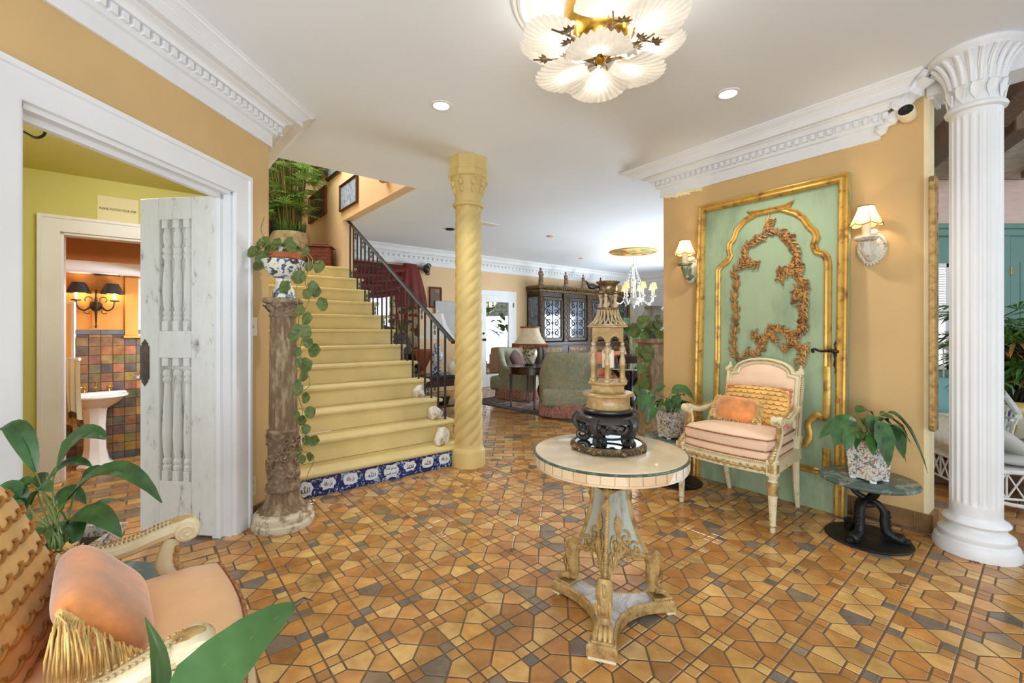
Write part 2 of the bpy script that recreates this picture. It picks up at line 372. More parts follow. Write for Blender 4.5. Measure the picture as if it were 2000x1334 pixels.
# dining room walls
SB = 7.65
m = MB(); slab(m, us(10.76, SB), us(10.76, 5.2), RU, .15, 0, H)
st('wall_dining', m, M['white_wall'])
m = MB()
for a, b in ((7.45, 6.95), (6.8, 6.1), (5.95, 5.3)):
    pts = [us(10.755, a, .95), us(10.755, a, 2.25), us(10.755, b, 2.25), us(10.755, b, .95)]
    m.sweep(pts, [(-.02, 0), (-.02, .012), (.02, .012), (.02, 0)], -RU, closed=True)
    pts = [us(10.755, a, .15), us(10.755, a, .8), us(10.755, b, .8), us(10.755, b, .15)]
    m.sweep(pts, [(-.02, 0), (-.02, .012), (.02, .012), (.02, 0)], -RU, closed=True)
slab(m, us(10.76, SB), us(10.76, 5.2), -RU, .02, 0, .12)
st('trim_5', m, M['white_wall'])
m = MB(); crown(m, us(10.76, SB), us(2.3, SB), -BS, pitch=.1); m.sweep([us(10.76, 5.2), us(10.76, SB)], CR, (0, 0, 1)); st('trim_6', m, M['trim'], 28)
# stairwell: wall beside and above the flight, landing back wall, upper ceiling
m = MB(); slab(m, us(2.145, 4.38), us(2.145, 6.36), RU, .12, H - .001, 4.8)
slab(m, us(2.145, 6.36), us(2.145, 9.3), RU, .16, 0, 4.8); slab(m, us(.5, 9.2), us(2.3, 9.2), BS, .12, 0, 4.8); slab(m, us(.5, 4.28), us(2.3, 4.28), BS, .1, H + .05, 4.8)
st('wall_stair', m, M['wall2'])
m = MB(); m.prism([us(.4, 4.3), us(2.4, 4.3), us(2.4, 9.4), us(.4, 9.4)], 4.8, 4.9); st('ceiling_stair', m, M['ceil'])
# foyer and dining ceiling, open over the stairs
m = MB()
m.prism([(-2.07, -2.2), C0 + Vector((-.05, 0, 0)), us(.6, 4.38), us(2.15, 4.38), us(2.15, SB + .1), us(10.95, SB + .1), us(10.95, 5.1), (1.65, 4.3), rw(0, -.02), rw(RT + 2.7, -.02), rw(RT + 2.7, 1.2), (3.1, -2.2)], H, H + .12)
m.prism([us(.6, 4.38), us(.91, 4.38), us(.91, 9.2), us(.6, 9.2)], H, H + .12)
st('ceiling', m, M['ceil'])
m = MB(); q_ = random.Random(6)                         # white filler smeared under the crown
for i in range(9): m.ell(rw(.07 + .038 * i, .001, 2.432 + q_.uniform(-.012, .004)), (.065, .003, q_.uniform(.010, .022)), 12, 5)
st('trim_13', m, M['cream_edge'])
# ================================================================ floors
TC = [(.86, .66, .38), (.84, .60, .33), (.88, .70, .43), (.80, .58, .33), (.90, .74, .47), (.75, .54, .31), (.84, .64, .38)]
TG = [(.53, .49, .45), (.58, .52, .45), (.62, .55, .45)]
def tcol(g=.1):
    c = rnd.choice(TG) if rnd.random() < g else rnd.choice(TC); k = rnd.uniform(.9, 1.06); return lin(tuple(min(1, x * k) for x in c))
def inpoly(p, poly):
    c = False; n = len(poly); j = n - 1
    for i in range(n):
        if (poly[i][1] > p[1]) != (poly[j][1] > p[1]) and p[0] < (poly[j][0] - poly[i][0]) * (p[1] - poly[i][1]) / (poly[j][1] - poly[i][1]) + poly[i][0]: c = not c
        j = i
    return c
def clip(poly, p, n):
    out = []; k = len(poly)
    for i in range(k):
        a, b = poly[i], poly[(i + 1) % k]; da, db = (a - p).dot(n), (b - p).dot(n)
        if da <= 0: out.append(a)
        if (da < 0 < db) or (db < 0 < da): out.append(a + (b - a) * (da / (da - db)))
    return out
def shrink(poly, g):
    """inset a convex tile for its grout joint"""
    n = len(poly); ar = sum(poly[i].x * poly[(i + 1) % n].y - poly[(i + 1) % n].x * poly[i].y for i in range(n))
    if ar < 0: poly = poly[::-1]
    out = poly
    for i in range(n):
        d = poly[(i + 1) % n] - poly[i]
        if d.length < 1e-6: continue
        nn = Vector((d.y, -d.x, 0)).normalized(); out = clip(out, poly[i] - nn * g, nn)
    return out
def tile(mb, poly, z, c, g=.0032):
    q = shrink([Vector((p.x, p.y, 0)) for p in poly], g)
    if len(q) < 3: return
    mb.col = c; n = len(q); q2 = shrink(q, .0022)
    if len(q2) == n:
        mb.add([(p.x, p.y, z - .002) for p in q] + [(p.x, p.y, z) for p in q2], [[n + i for i in range(n)]] + [[i, (i + 1) % n, n + (i + 1) % n, n + i] for i in range(n)])
    else: mb.add([(p.x, p.y, z) for p in q], [list(range(n))])
# foyer field: every lattice crossing carries four small squares, and each cell between is cut into four five-sided tiles
fo = [lw(-1.2), lw(2.9), us(.3, 3.55), us(2.1, 3.55), us(2.62, 3.25), us(6.05, 1.35) * 0 + Vector((1.36, 4.05, 0)), rw(RT), Vector((2.93, 2.15, 0)), Vector((4.0, .6, 0)), Vector((3.2, -1.2, 0))]
fo = [Vector((p[0], p[1], 0)) for p in fo]
org = onz(973, 1220); L, A_ = .205, .05; flo = MB()
pat = MB()
for i in range(-20, 24):
    for j in range(-22, 22):
        o = org + RU * (L * i) + BS * (L * j); c = o + RU * (L / 2) + BS * (L / 2)
        if not inpoly(c, fo): continue
        P = lambda x, y: o + RU * x + BS * y
        n1, n2, n3, n4 = P(A_, A_), P(L - A_, A_), P(L - A_, L - A_), P(A_, L - A_)
        for q in ([P(A_, 0), P(L - A_, 0), n2, c, n1], [P(L, A_), P(L, L - A_), n3, c, n2], [P(L - A_, L), P(A_, L), n4, c, n3], [P(0, L - A_), P(0, A_), n1, c, n4]): tile(flo, q, 0, tcol(.09))
        for q in ([P(0, 0), P(A_, 0), n1, P(0, A_)], [P(L - A_, 0), P(L, 0), P(L, A_), n2], [P(L, L - A_), P(L, L), P(L - A_, L), n3], [P(A_, L), P(0, L), P(0, L - A_), n4]):
            tile(flo, q, 0, tcol(.2))
            if rnd.random() < .018:                       # a few small tiles are stamped with a scroll relief
                cc = sum(q, Vector()) / 4
                for r_ in (.016, .009): pat.tube(arc(cc + Vector((0, 0, .0005)), r_, 0, 300, 12), .0022, 5)
# the long band of plain tiles next to the left wall, the rest of the house in brick-laid tiles
def laid(region, w, h, o, d1, d2, z, gr, excl=None, n=60, off=.5):
    for j in range(-n, n):
        for i in range(-n, n):
            p = o + d1 * (w * (i + (off * (j % 2)))) + d2 * (h * j); c = p + d1 * (w / 2) + d2 * (h / 2)
            if inpoly(c, region) and not (excl and any(inpoly(c, e) for e in excl)): tile(flo, [p, p + d1 * w, p + d1 * w + d2 * h, p + d2 * h], z, tcol(gr), .004)
dn = [Vector((p[0], p[1], 0)) for p in (us(2.3, 3.42), us(2.3, SB), us(11, SB), us(11, 5), (1.7, 4.2), (1.36, 4.05))]
laid(dn, .2, .1, us(2.3, 3.4), Vector((1, 0, 0)), Vector((0, 1, 0)), -.001, .1, [fo])
gr_ = [Vector((p[0], p[1], 0)) for p in (lw(.6, -.01), lw(2.9, -.01), us(.6, 5.05), us(-1.2, 5.05), us(-1.6, 2.2))]
laid(gr_, .2, .1, us(0, 4), RU, BS, -.001, .25, n=40)
sr = [Vector(p) for p in ((2.51, 2.7, 0), (2.95, 2.1, 0), (5, 0, 0), (7.2, .5, 0), (7.2, 5.2, 0), (3.5, 5.2, 0), (2.6, 3.1, 0))]
laid(sr, .3, .15, us(3, 0), BS, RU, -.001, .05, [fo], n=40)
flo.mi = 1; flo.col = None
flo.prism([us(-3.5, -4), us(12, -4), us(12, 5.03), us(-3.5, 5.03)], -.12, -.0018); flo.prism([us(1.9, 5.03), us(12, 5.03), us(12, 8), us(1.9, 8)], -.12, -.0018)
pat.mi = 1; 
st('floor', flo, [M['tile'], M['grout']], 20)
o = st('trim_7', pat, M['grout'])
# ================================================================ columns
ct = Vector((-.393, 4.02, 0))
M['col_yellow'] = plain('yellow_column_paint', (.84, .745, .49), .6, var=.07, sc=3, bump=.06, bsc=14)
t = thing('twisted_column', 'yellow spiral-twisted column at the right end of the bottom stair', 'column', ct)
m = MB(); m.lathe([(.152, 0), (.152, .13), (.148, .145), (.136, .16), (.13, .175), (.128, .2)], 40); m.obj('base', M['col_yellow'], t)
m = MB(); zs = [.2 + 2.12 * i / 110 for i in range(111)]
def tw(a, r, z):
    p = ((a - z / .105) * 6 / (2 * PI)) % 1.0; return r * (1 + .13 * (abs(math.sin(PI * p)) ** .6 - .7))
m.lathe([(.125 - .006 * (z - .2), z) for z in zs], 132, fn=tw); m.obj('shaft', M['col_yellow'], t, 60)
m = MB(); m.lathe([(.126, 2.31), (.138, 2.318), (.142, 2.33), (.138, 2.342), (.122, 2.35), (.12, 2.39), (.128, 2.47), (.15, 2.545), (.158, 2.56)], 40)
for k in range(8):
    a = k * PI / 4 + .39; d = Vector((math.cos(a), math.sin(a), 0))
    m.ell(d * .142 + Vector((0, 0, 2.515)), (.026, .026, .03), 10, 6); m.ell(d * .128 + Vector((0, 0, 2.46)), (.018, .018, .04), 8, 6)
    m.tube(arc(d * .155 + Vector((0, 0, 2.545)), .02, 0, 330, 12, 'xz'), .009, 6)
m.lathe([(.17, 2.56), (.186, 2.572), (.186, 2.62), (.178, 2.63), (.178, H - .001)], 8, a0=PI / 8, a1=2 * PI + PI / 8); m.obj('capital', M['col_yellow'], t)
cw = Vector((2.56, 2.46, 0))
t = thing('fluted_column', 'white fluted column with leafy capital beside the sunroom opening', 'column', cw)
m = MB(); m.lathe([(.176, 0), (.178, .03), (.168, .06), (.152, .068), (.15, .076), (.156, .09), (.154, .104), (.134, .118), (.122, .132), (.12, .15), (.132, .158), (.138, .168), (.132, .178), (.112, .188), (.106, .205)], 48); m.obj('base', M['trim'], t)
def fl(a, r, z):
    e = min(1, max(0, (z - .26) / .03), max(0, (2.39 - z) / .03)); p = (a * 20 / (2 * PI)) % 1.0
    return r - e * .008 * max(0, math.sin(PI * min(1, max(0, (p - .14) / .72)))) ** .5
m = MB(); m.lathe([(.106, z) for z in [.2, .25, .26, .265, .27, .28, .29] + [.3 + 2.06 * i / 24 for i in range(25)] + [2.37, 2.38, 2.385, 2.39, 2.42]], 160, fn=fl); m.obj('shaft', M['trim'], t, 40)
m = MB(); m.lathe([(.108, 2.41), (.122, 2.418), (.126, 2.43), (.12, 2.442), (.104, 2.45), (.106, 2.54), (.112, 2.6), (.13, 2.66), (.165, 2.705), (.19, 2.722), (.195, 2.735), (.19, H - .001)], 48)
def curl(a, z0, z1, r0, r1, w, out):
    pts = [Vector((math.cos(a) * r, math.sin(a) * r, z)) for r, z in bez2((r0, z0), (r0 + .004, z0 + (z1 - z0) * .6), (r1 - out * .4, z1), (r1, z1 - out * .25))]
    return pts
def bez2(a, b, c, d, n=8): return [(p.x, p.y) for p in bez((*a, 0), (*b, 0), (*c, 0), (*d, 0), n)]
for k in range(20):
    a = 2 * PI * k / 20; dd = Vector((-math.sin(a), math.cos(a), 0)); pts = curl(a, 2.55, 2.705, .11, .182, .03, .03)
    m.tube(pts, [.009, .011, .012, .012, .012, .012, .012, .011, .006], 6); m.tube([p + dd * .011 for p in pts[2:]], .004, 5); m.tube([p - dd * .011 for p in pts[2:]], .004, 5)
for k in range(12):
    a = 2 * PI * (k + .5) / 12; d = Vector((math.cos(a), math.sin(a), 0)); dd = Vector((-d.y, d.x, 0))
    m.leaf([d * r + Vector((0, 0, z)) for r, z in ((.108, 2.452), (.112, 2.49), (.12, 2.525), (.13, 2.545), (.136, 2.54))], .05, up=d, fold=.2)
    for q in (-1, 1): m.tube(smooth_path([d * .108 + Vector((0, 0, 2.455)), d * .113 + dd * (q * .014) + Vector((0, 0, 2.49)), d * .118 + dd * (q * .02) + Vector((0, 0, 2.515))]), .0045, 5)
m.obj('capital', M['trim'], t)
# ================================================================ gilt and green painted door panel on the right wall
M['panelgreen'] = worn('panel_green_paint', (.60, .675, .54), (.50, .58, .47), 3, .58, .55, 0, .06, (1, 1, .3), mid=(.64, .71, .575))
t = thing('painted_door_panel', 'sage green door panel with gilt scrollwork leaning on the right wall', 'door panel', rw(.917, .15), RZ)
Wp, Hp = 1.055, 2.26; lean = Matrix.Rotation(-math.atan2(.09, Hp), 4, 'X')
pp0 = rw(.917, .15); pn = RN
def pl(px, py):
    """a point of the photograph on the leaning panel, in the panel's own frame"""
    nn = (Matrix.Rotation(RZ, 3, 'Z') @ (lean.to_3x3() @ Vector((0, -1, 0)))); p = onplane(px, py, pp0, nn) - pp0
    q = Matrix.Rotation(-RZ, 3, 'Z') @ p; q = lean.to_3x3().inverted() @ q; return q.x, q.z
LN4 = lean
def pmb(): q = MB(); q.T = LN4.copy(); return q
m = pmb(); m.bx((-Wp / 2, .0, 0), (Wp / 2, .035, Hp)); m.obj('panel_board', M['panelgreen'], t)
fr = [(-.01, .0), (-.01, .03), (.0, .034), (.012, .026), (.02, .034), (.034, .036), (.046, .024), (.05, .004)]
m = pmb(); o_ = .012; pts = [(-Wp / 2 + o_, 0, .003), (-Wp / 2 + o_, 0, Hp - o_), (Wp / 2 - o_, 0, Hp - o_), (Wp / 2 - o_, 0, .003)]
m.sweep(pts[::-1], fr, (0, -1, 0))
m.obj('gilt_frame', M['gold'], t)
zc = [(340, 1333), (345, 690), (368, 662), (408, 632), (424, 600), (414, 555), (420, 520), (446, 488), (466, 430), (520, 368), (585, 332), (556, 318), (600, 322), (780, 284), (812, 262), (780, 300), (850, 320), (900, 356), (938, 412), (972, 440), (986, 480), (968, 530), (984, 572), (1030, 584), (1052, 610), (1060, 660), (1056, 1333)]
cont = [pl(1300 + x / 3.335, 320 + y / 3.335) for x, y in zc]
cont = [(cont[0][0], .95)] + cont[1:-1] + [(cont[-1][0], .95)]
mo = [(-.022, 0), (-.022, .012), (-.012, .02), (0, .014), (.01, .022), (.02, .012), (.022, 0)]
m = pmb(); m.sweep([(x, 0, z) for x, z in cont], mo, (0, -1, 0))
lo = [pl(1220 + x / 3.032, 660 + y / 3.032) for x, y in ((1205, 350), (1200, 440), (1168, 470), (1150, 456), (1118, 476), (1090, 510), (1098, 560), (1094, 600), (1064, 640))]
xR = cont[-1][0]; xL = cont[0][0]; lo[0] = (xR, .97)
for s_ in (1, -1):
    m.tube([((p.x if s_ > 0 else xL + xR - p.x), -.012, p.y) for p in smooth_path([(a, b, 0) for a, b in lo], 4)], .022, 8, flat=.6)
m.sweep([(xL - .0, 0, .26), (xR + .0, 0, .26)], mo, (0, -1, 0)); m.sweep([(xL, 0, .42), (xL, 0, .26)], mo, (0, -1, 0)); m.sweep([(xR, 0, .26), (xR, 0, .42)], mo, (0, -1, 0)); m.obj('gilt_moulding', M['gold'], t)
M['rocaille'] = worn('carved_rocaille', (.66, .47, .24), (.44, .29, .15), 20, .58, .45, .3, .2, mid=(.78, .62, .34))
m = pmb()
def vine(zp, n0=3, w=.02, seed=1):
    r = random.Random(seed); P = smooth_path([(*pl(1300 + x / 3.335, 320 + y / 3.335), 0) for x, y in zp], 5); n = len(P)
    m.tube([(p.x, -.008, p.y) for p in P], [w * (.35 + .65 * math.sin(PI * i / (n - 1))) * (.8 + .35 * math.sin(i * 1.9)) for i in range(n)], 6, flat=.8)
    for i in range(2, n - 1):
        d = (P[i] - P[i - 1]).normalized(); s_ = 1 if i % 2 else -1; q = Vector((-d.y, d.x, 0)) * s_; l = r.uniform(.022, .046)
        c = [P[i], P[i] + q * l * .5 + d * l * .2, P[i] + q * l * .85 + d * l * .65, P[i] + q * l * .7 + d * l * 1.0]
        m.tube([(p.x, -.012, p.y) for p in smooth_path(c, 3)], [.006 + .004 * math.sin(PI * k / 9) - .0006 * k for k in range(10)], 5)
        if r.random() < .35: m.ell((P[i].x + q.x * l * .3, -.014, P[i].y + q.y * l * .3), (.011, .009, .011), 8, 5)
for k, zp in enumerate([[(470, 1290), (448, 1220), (452, 1100), (462, 990), (452, 870), (468, 770), (455, 700), (500, 660), (530, 630)], [(620, 630), (585, 655), (545, 640), (520, 600), (528, 545), (580, 505), (640, 470), (690, 430)],
                        [(640, 440), (672, 395), (692, 362)], [(660, 470), (720, 440), (780, 470), (820, 520), (858, 590), (850, 650), (800, 692), (760, 720), (742, 760)], [(850, 462), (815, 480), (790, 480)],
                        [(740, 665), (765, 700), (820, 700), (870, 730), (895, 790), (885, 830), (840, 820)], [(880, 760), (910, 800), (905, 880), (892, 960), (900, 1020), (890, 1080), (850, 1110), (822, 1140)],
                        [(905, 650), (880, 680), (868, 720)], [(820, 915), (850, 880), (890, 870)], [(480, 1275), (540, 1235), (600, 1230), (638, 1180), (632, 1150), (690, 1100), (740, 1080), (790, 1100), (830, 1145)],
                        [(560, 1140), (590, 1110), (620, 1150)], [(672, 1040), (700, 1075), (690, 1120), (735, 1160)], [(780, 1235), (785, 1195), (840, 1160), (880, 1200), (920, 1200), (890, 1250), (885, 1310)]]):
    vine(zp, 3, .02, k)
m.obj('scroll_ornament', M['rocaille'], t, 60)
hx, hz_ = pl(1638, 690)
m = pmb()
op = [(0, .135), (.012, .11), (.008, .095), (.024, .06), (.02, .03), (.03, 0), (.02, -.04), (.026, -.08), (.014, -.11), (.018, -.13), (0, -.16)]
poly = [(x, z) for x, z in op] + [(-x, z) for x, z in op[-2:0:-1]]
m.add([(hx + x, -.014, hz_ + z) for x, z in poly] + [(hx + x, .0, hz_ + z) for x, z in poly], [list(range(len(poly)))] + [[i, (i + 1) % len(poly), len(poly) + (i + 1) % len(poly), len(poly) + i] for i in range(len(poly))])
m.tube([(hx, -.012, hz_ + .13), (hx, -.02, hz_ + .06), (hx, -.02, hz_ - .02)], [.004, .009, .012], 8)
sc_ = m.obj('lock_plate', M['bronze'], t)
m = pmb(); m.tube(smooth_path([(hx, -.014, hz_ + .01), (hx, -.055, hz_ + .012), (hx - .03, -.06, hz_ + .015), (hx - .085, -.058, hz_ + .01), (hx - .12, -.056, hz_ + .022), (hx - .135, -.055, hz_ + .012), (hx - .125, -.055, hz_ + .0)], 4), [.012] * 5 + [.011] * 5 + [.008] * 8 + [.009] * 7, 8); m.obj('lever_handle', M['bronze'], sc_)
m = pmb(); m.bx((hx - .005, -.016, hz_ - .085), (hx + .005, -.013, hz_ - .06)); m.obj('keyhole', M['black'], sc_)
# ================================================================ fauteuils
M['peach'] = plain('peach_silk', (.91, .71, .50), .42, var=.05, sc=7, bump=.06, bsc=90, sheen=.3)
M['peach2'] = plain('pale_pink_silk', (.93, .79, .67), .45, var=.03, sc=5, bump=.05, bsc=120, sheen=.3)
M['cord'] = plain('twisted_cord', (.58, .38, .24), .7, var=.3, sc=60, bump=.4, bsc=120)
def beads(mb, pts, r, step):
    P = [Vector(p) for p in pts]; acc = 0
    for a, b in zip(P, P[1:]):
        L_ = (b - a).length; k = acc
        while k < L_: mb.ell(a + (b - a) * (k / L_), r, 6, 4); k += step
        acc = k - L_
def cordtube(mb, pts, r):
    P = [Vector(p) for p in pts]; out = []
    for a, b in zip(P, P[1:]):
        n = max(1, int((b - a).length / (r * 1.1))); out += [a + (b - a) * (i / n) for i in range(n)]
    out.append(P[-1]); mb.tube(out, [r * (1.0 if i % 2 else .72) for i in range(len(out))], 6)
def fauteuil(label, loc, rz, fabric):
    """local -y is the front of the chair"""
    t = thing('armchair', label, 'chair', loc, rz, 'pair of painted fauteuils'); W, D = .60, .50
    c, g = M['cream'], M['gold2']
    for sx in (-1, 1):                                            # front legs: square block, turned fluted taper, peg foot
        m = MB(); x, y = sx * W / 2, -D / 2; m.box((x, y, .385), (.058, .058, .095), .004)
        m.lathe([(.012, 0), (.016, .01), (.014, .03), (.021, .034), (.021, .046), (.016, .05)], 16, (x, y, 0))
        m.lathe([(.0165, .05), (.0175, .07), (.028, .27), (.0315, .295), (.027, .308), (.02, .316), (.026, .326), (.028, .338)], 48, (x, y, 0), fn=lambda a, r, z: r - (.0022 if .06 < z < .28 and (a * 12 / (2 * PI)) % 1 < .5 else 0))
        l = m.obj('leg', c, t)
        m = MB(); m.lathe([(.0225, .036), (.023, .04), (.0225, .044)], 16, (x, y, 0)); m.obj('ring_gilding', g, l); m = MB(); m.box((x, y - .029, .385), (.034, .004, .05)); m.box((x + sx * .029, y, .385), (.004, .034, .05))
        for k in range(6): m.ell((x + .011 * math.cos(k * PI / 3), y - .032, .385 + .014 * math.sin(k * PI / 3)), (.006, .004, .006), 6, 4)
        m.obj('rosette', g, l); m = MB(); m.lathe([(.0275, .225), (.0305, .262), (.033, .292), (.029, .306)], 16, (x, y, 0), fn=lambda a, r, z: r + .0015 * math.sin(a * 8)); m.obj('leaf_gilding', g, l)
    for sx in (-1, 1):
        m = MB(); P = [(sx * .235, D / 2 + .05, 0), (sx * .24, D / 2 + .015, .14), (sx * .245, D / 2 - .01, .34), (sx * .245, D / 2 - .005, .42)]
        m.tube(smooth_path(P, 4), [.015 + .0012 * k for k in range(13)], 8); m.box((sx * .245, D / 2, .385), (.05, .05, .09), .004); m.obj('leg', c, t)
    # seat rails, bowed at the front
    m = MB(); bow = lambda x: -D / 2 - .02 - .035 * math.cos(PI * x / W)
    fx = [-W / 2 + .03 + (W - .06) * i / 12 for i in range(13)]
    fp = [(x, bow(x) + .02, 0) for x in fx]; rp = [(-.012, .345), (.0, .338), (.016, .345), (.016, .40), (.02, .405), (.02, .418), (-.012, .418)]
    m.sweep([Vector(p) for p in fp][::-1], [(a, b) for a, b in rp], (0, 0, 1))
    for sx in (-1, 1):
        P = [Vector((sx * W / 2, -D / 2 + .03, 0)), Vector((sx * .25, D / 2, 0))]; m.sweep(P if sx < 0 else P[::-1], rp, (0, 0, 1))
    m.bx((-.24, D / 2 - .02, .345), (.24, D / 2 + .01, .418)); fr_ = m.obj('seat_rail', c, t)
    m = MB(); P = [Vector((p[0], p[1] - .018, .372)) for p in fp]
    m.tube(P, .0075, 6, flat=1.4)
    for i in range(40):
        f = i / 39 * 12; k = min(11, int(f)); p = P[k] + (P[k + 1] - P[k]) * (f - k); m.ell(p + Vector((0, -.003, .012 * math.sin(i * 2.2))), (.009, .006, .007), 6, 4)
    beads(m, [p + Vector((0, 0, .04)) for p in P], .0055, .011); m.obj('rail_gilding', g, fr_)
    # upholstered seat and loose cushion with twisted cord
    def outline(n, g_=0.0, z=0.0):
        A = [Vector((x, bow(x) + .022 + g_ * 0, z)) for x in fx]; A = [Vector((p.x * (1 - .0), p.y + g_, z)) for p in A]
        return A + [Vector((W / 2 - .0 - .01, -D / 2 + .06, z)), Vector((.245, D / 2 - .03, z)), Vector((-.245, D / 2 - .03, z)), Vector((-W / 2 + .01, -D / 2 + .06, z))]
    def pad(z0, z1, sh, crownh, mat, nm, par=None):
        o = outline(0); cxy = Vector((0, sum(p.y for p in o) / len(o), 0)); m = MB(); rings = []
        for k, (q, z) in enumerate([(.97, z0), (1.0, z0 + (z1 - z0) * .2), (1.015, (z0 + z1) / 2), (1.0, z1 - (z1 - z0) * .15), (.95, z1), (.8, z1 + crownh * .4), (.5, z1 + crownh * .85), (.2, z1 + crownh), (.01, z1 + crownh)]):
            rings.append([cxy + (p - cxy) * (q * sh) + Vector((0, 0, z)) for p in o])
        n = len(o); m.add([p for r in rings for p in r], [[a * n + i, a * n + (i + 1) % n, (a + 1) * n + (i + 1) % n, (a + 1) * n + i] for a in range(len(rings) - 1) for i in range(n)] + [list(range(n))[::-1], [(len(rings) - 1) * n + i for i in range(n)]])
        ob = m.obj(nm, mat, par or t, 60); return ob, [[p.copy() for p in rings[i]] for i in (0, 3)]
    sp, rr = pad(.415, .475, .985, .008, fabric, 'seat')
    cu, rc = pad(.474, .555, .99, .035, fabric, 'seat_cushion')
    m = MB()
    for r in (rc[0], rc[1]): cordtube(m, [p + (p - Vector((0, 0, p.z))) * .02 for p in r] + [r[0] * 1.02], .0055)
    cordtube(m, [p + (p - Vector((0, 0, p.z))) * .02 + Vector((0, 0, .006)) for p in rr[0]], .0055); m.obj('cord_trim', M['cord'], cu)
    # back: rectangular frame with an arched top rail, leaning
    LB = Matrix.Translation((0, D / 2 - .005, .40)) @ Matrix.Rotation(-.17, 4, 'X'); hw, h0, h1 = .245, .10, .50
    bp = [(-hw, 0, h0), (-hw, 0, h1), (-hw + .055, 0, h1 + .012)] + [(hw * .78 * math.cos(a), 0, h1 + .015 + .085 * math.sin(a)) for a in [PI - PI * (i + .5) / 10 for i in range(10)]] + [(hw - .055, 0, h1 + .012), (hw, 0, h1), (hw, 0, h0)]
    pr = [(-.028, -.012), (-.028, .024), (-.018, .03), (-.006, .022), (.004, .03), (.014, .026), (.02, .014), (.02, -.012)]
    m = MB(); m.T = LB; m.sweep(bp, pr, (0, -1, 0), closed=True); m.bx((-hw - .025, -.02, -.02), (-hw + .022, .02, h0)); m.bx((hw - .022, -.02, -.02), (hw + .025, .02, h0))
    for sx in (-1, 1):
        m.box((sx * hw, -.005, h1 + .022), (.05, .05, .03), .004); m.lathe([(.018, 0), (.02, .01), (.008, .02), (.012, .03), (.0, .042)], 12, (sx * hw, -.005, h1 + .037))
    fb = m.obj('back_frame', c, t)
    m = MB(); m.T = LB
    for sx in (-1, 1): beads(m, [(sx * (hw + .012), -.026, h0), (sx * (hw + .012), -.026, h1)], .006, .013)
    m.tube([(p[0] * .99, -.03, p[2] - .002) for p in bp[2:-2]], .004, 6); m.obj('back_gilding', g, fb)
    m = MB(); m.T = LB; ip = [(p[0] * .92, p[2] - (.015 if p[2] > .3 else -.02)) for p in bp]; n = len(ip); cz = .32
    R_ = []
    for q, y in ((1, .012), (1, -.008), (.93, -.022), (.7, -.032), (.3, -.036), (.01, -.036)): R_.append([(x * q, y, cz + (z - cz) * q) for x, z in ip])
    m.add([p for r in R_ for p in r], [[a * n + i, a * n + (i + 1) % n, (a + 1) * n + (i + 1) % n, (a + 1) * n + i] for a in range(5) for i in range(n)] + [list(range(n)), [5 * n + i for i in range(n)]]); m.obj('backrest', M['peach2'], t, 60)
    # arms: scrolled handrest on a raking curved support
    for sx in (-1, 1):
        m = MB(); a = smooth_path([LB @ Vector((sx * hw, -.01, .29)), Vector((sx * .275, .1, .655)), Vector((sx * .295, -.03, .635)), Vector((sx * .30, -.12, .655)), Vector((sx * .30, -.175, .668))], 5)
        m.tube(a, [.017 + .007 * (i / (len(a) - 1)) for i in range(len(a))], 10, flat=1.25)
        m.T = Matrix.Translation((sx * .30, -.182, .657)) @ Matrix.Rotation(PI / 2, 4, 'Y'); m.lathe([(.0, -.031), (.027, -.031), (.031, -.022), (.031, .022), (.027, .031), (0, .031)], 20)
        for q in (-1, 1): m.tube([(-r * math.cos(b), r * math.sin(b), q * .032) for r, b in [(.004 + .018 * k / 24, k * .42) for k in range(25)]], .0032, 5)
        m.T = Matrix(); s_ = smooth_path([Vector((sx * .298, -.15, .64)), Vector((sx * .296, -.135, .57)), Vector((sx * .295, -.17, .50)), Vector((sx * .30, -.235, .435)), Vector((sx * .30, -.255, .42))], 5)
        m.tube(s_, [.017 + .008 * (i / (len(s_) - 1)) for i in range(len(s_))], 10, flat=1.2); ar = m.obj('arm', c, t)
        m = MB(); P = [p + Vector((0, -.022, .004)) for p in s_[3:]]
        for i, p in enumerate(P): m.ell(p, (.012, .009, .013), 8, 5); m.ell(p + Vector((sx * .012, .002, .006)), (.006, .006, .009), 6, 4); m.ell(p + Vector((-sx * .012, .002, .006)), (.006, .006, .009), 6, 4)
        m.obj('leaf_gilding', g, ar); m = MB(); beads(m, [p + Vector((sx * .012, 0, .024)) for p in a[4:-1]], .0034, .009); ob_ = m.obj('bead_row', g, ar); m = MB(); beads(m, [p + Vector((-sx * .012, 0, .024)) for p in a[4:-1]], .0034, .009); m.obj('bead_row', g, ar); m = MB()
        m.ell((sx * .30, -.172, .686), (.018, .026, .006), 10, 6); m.obj('scroll_gilding', g, ar)
    return t
fc = (onz(1508, 1037) + onz(1335, 978) + onz(1555, 998) + onz(1415, 955)) / 4
chairR = fauteuil('peach painted fauteuil standing before the green door panel', (fc.x, fc.y, 0), RZ, M['peach2'])
chairL = fauteuil('peach painted fauteuil at the near left, two cushions on its seat', (-.885, .915, 0), RZ + PI, M['peach'])
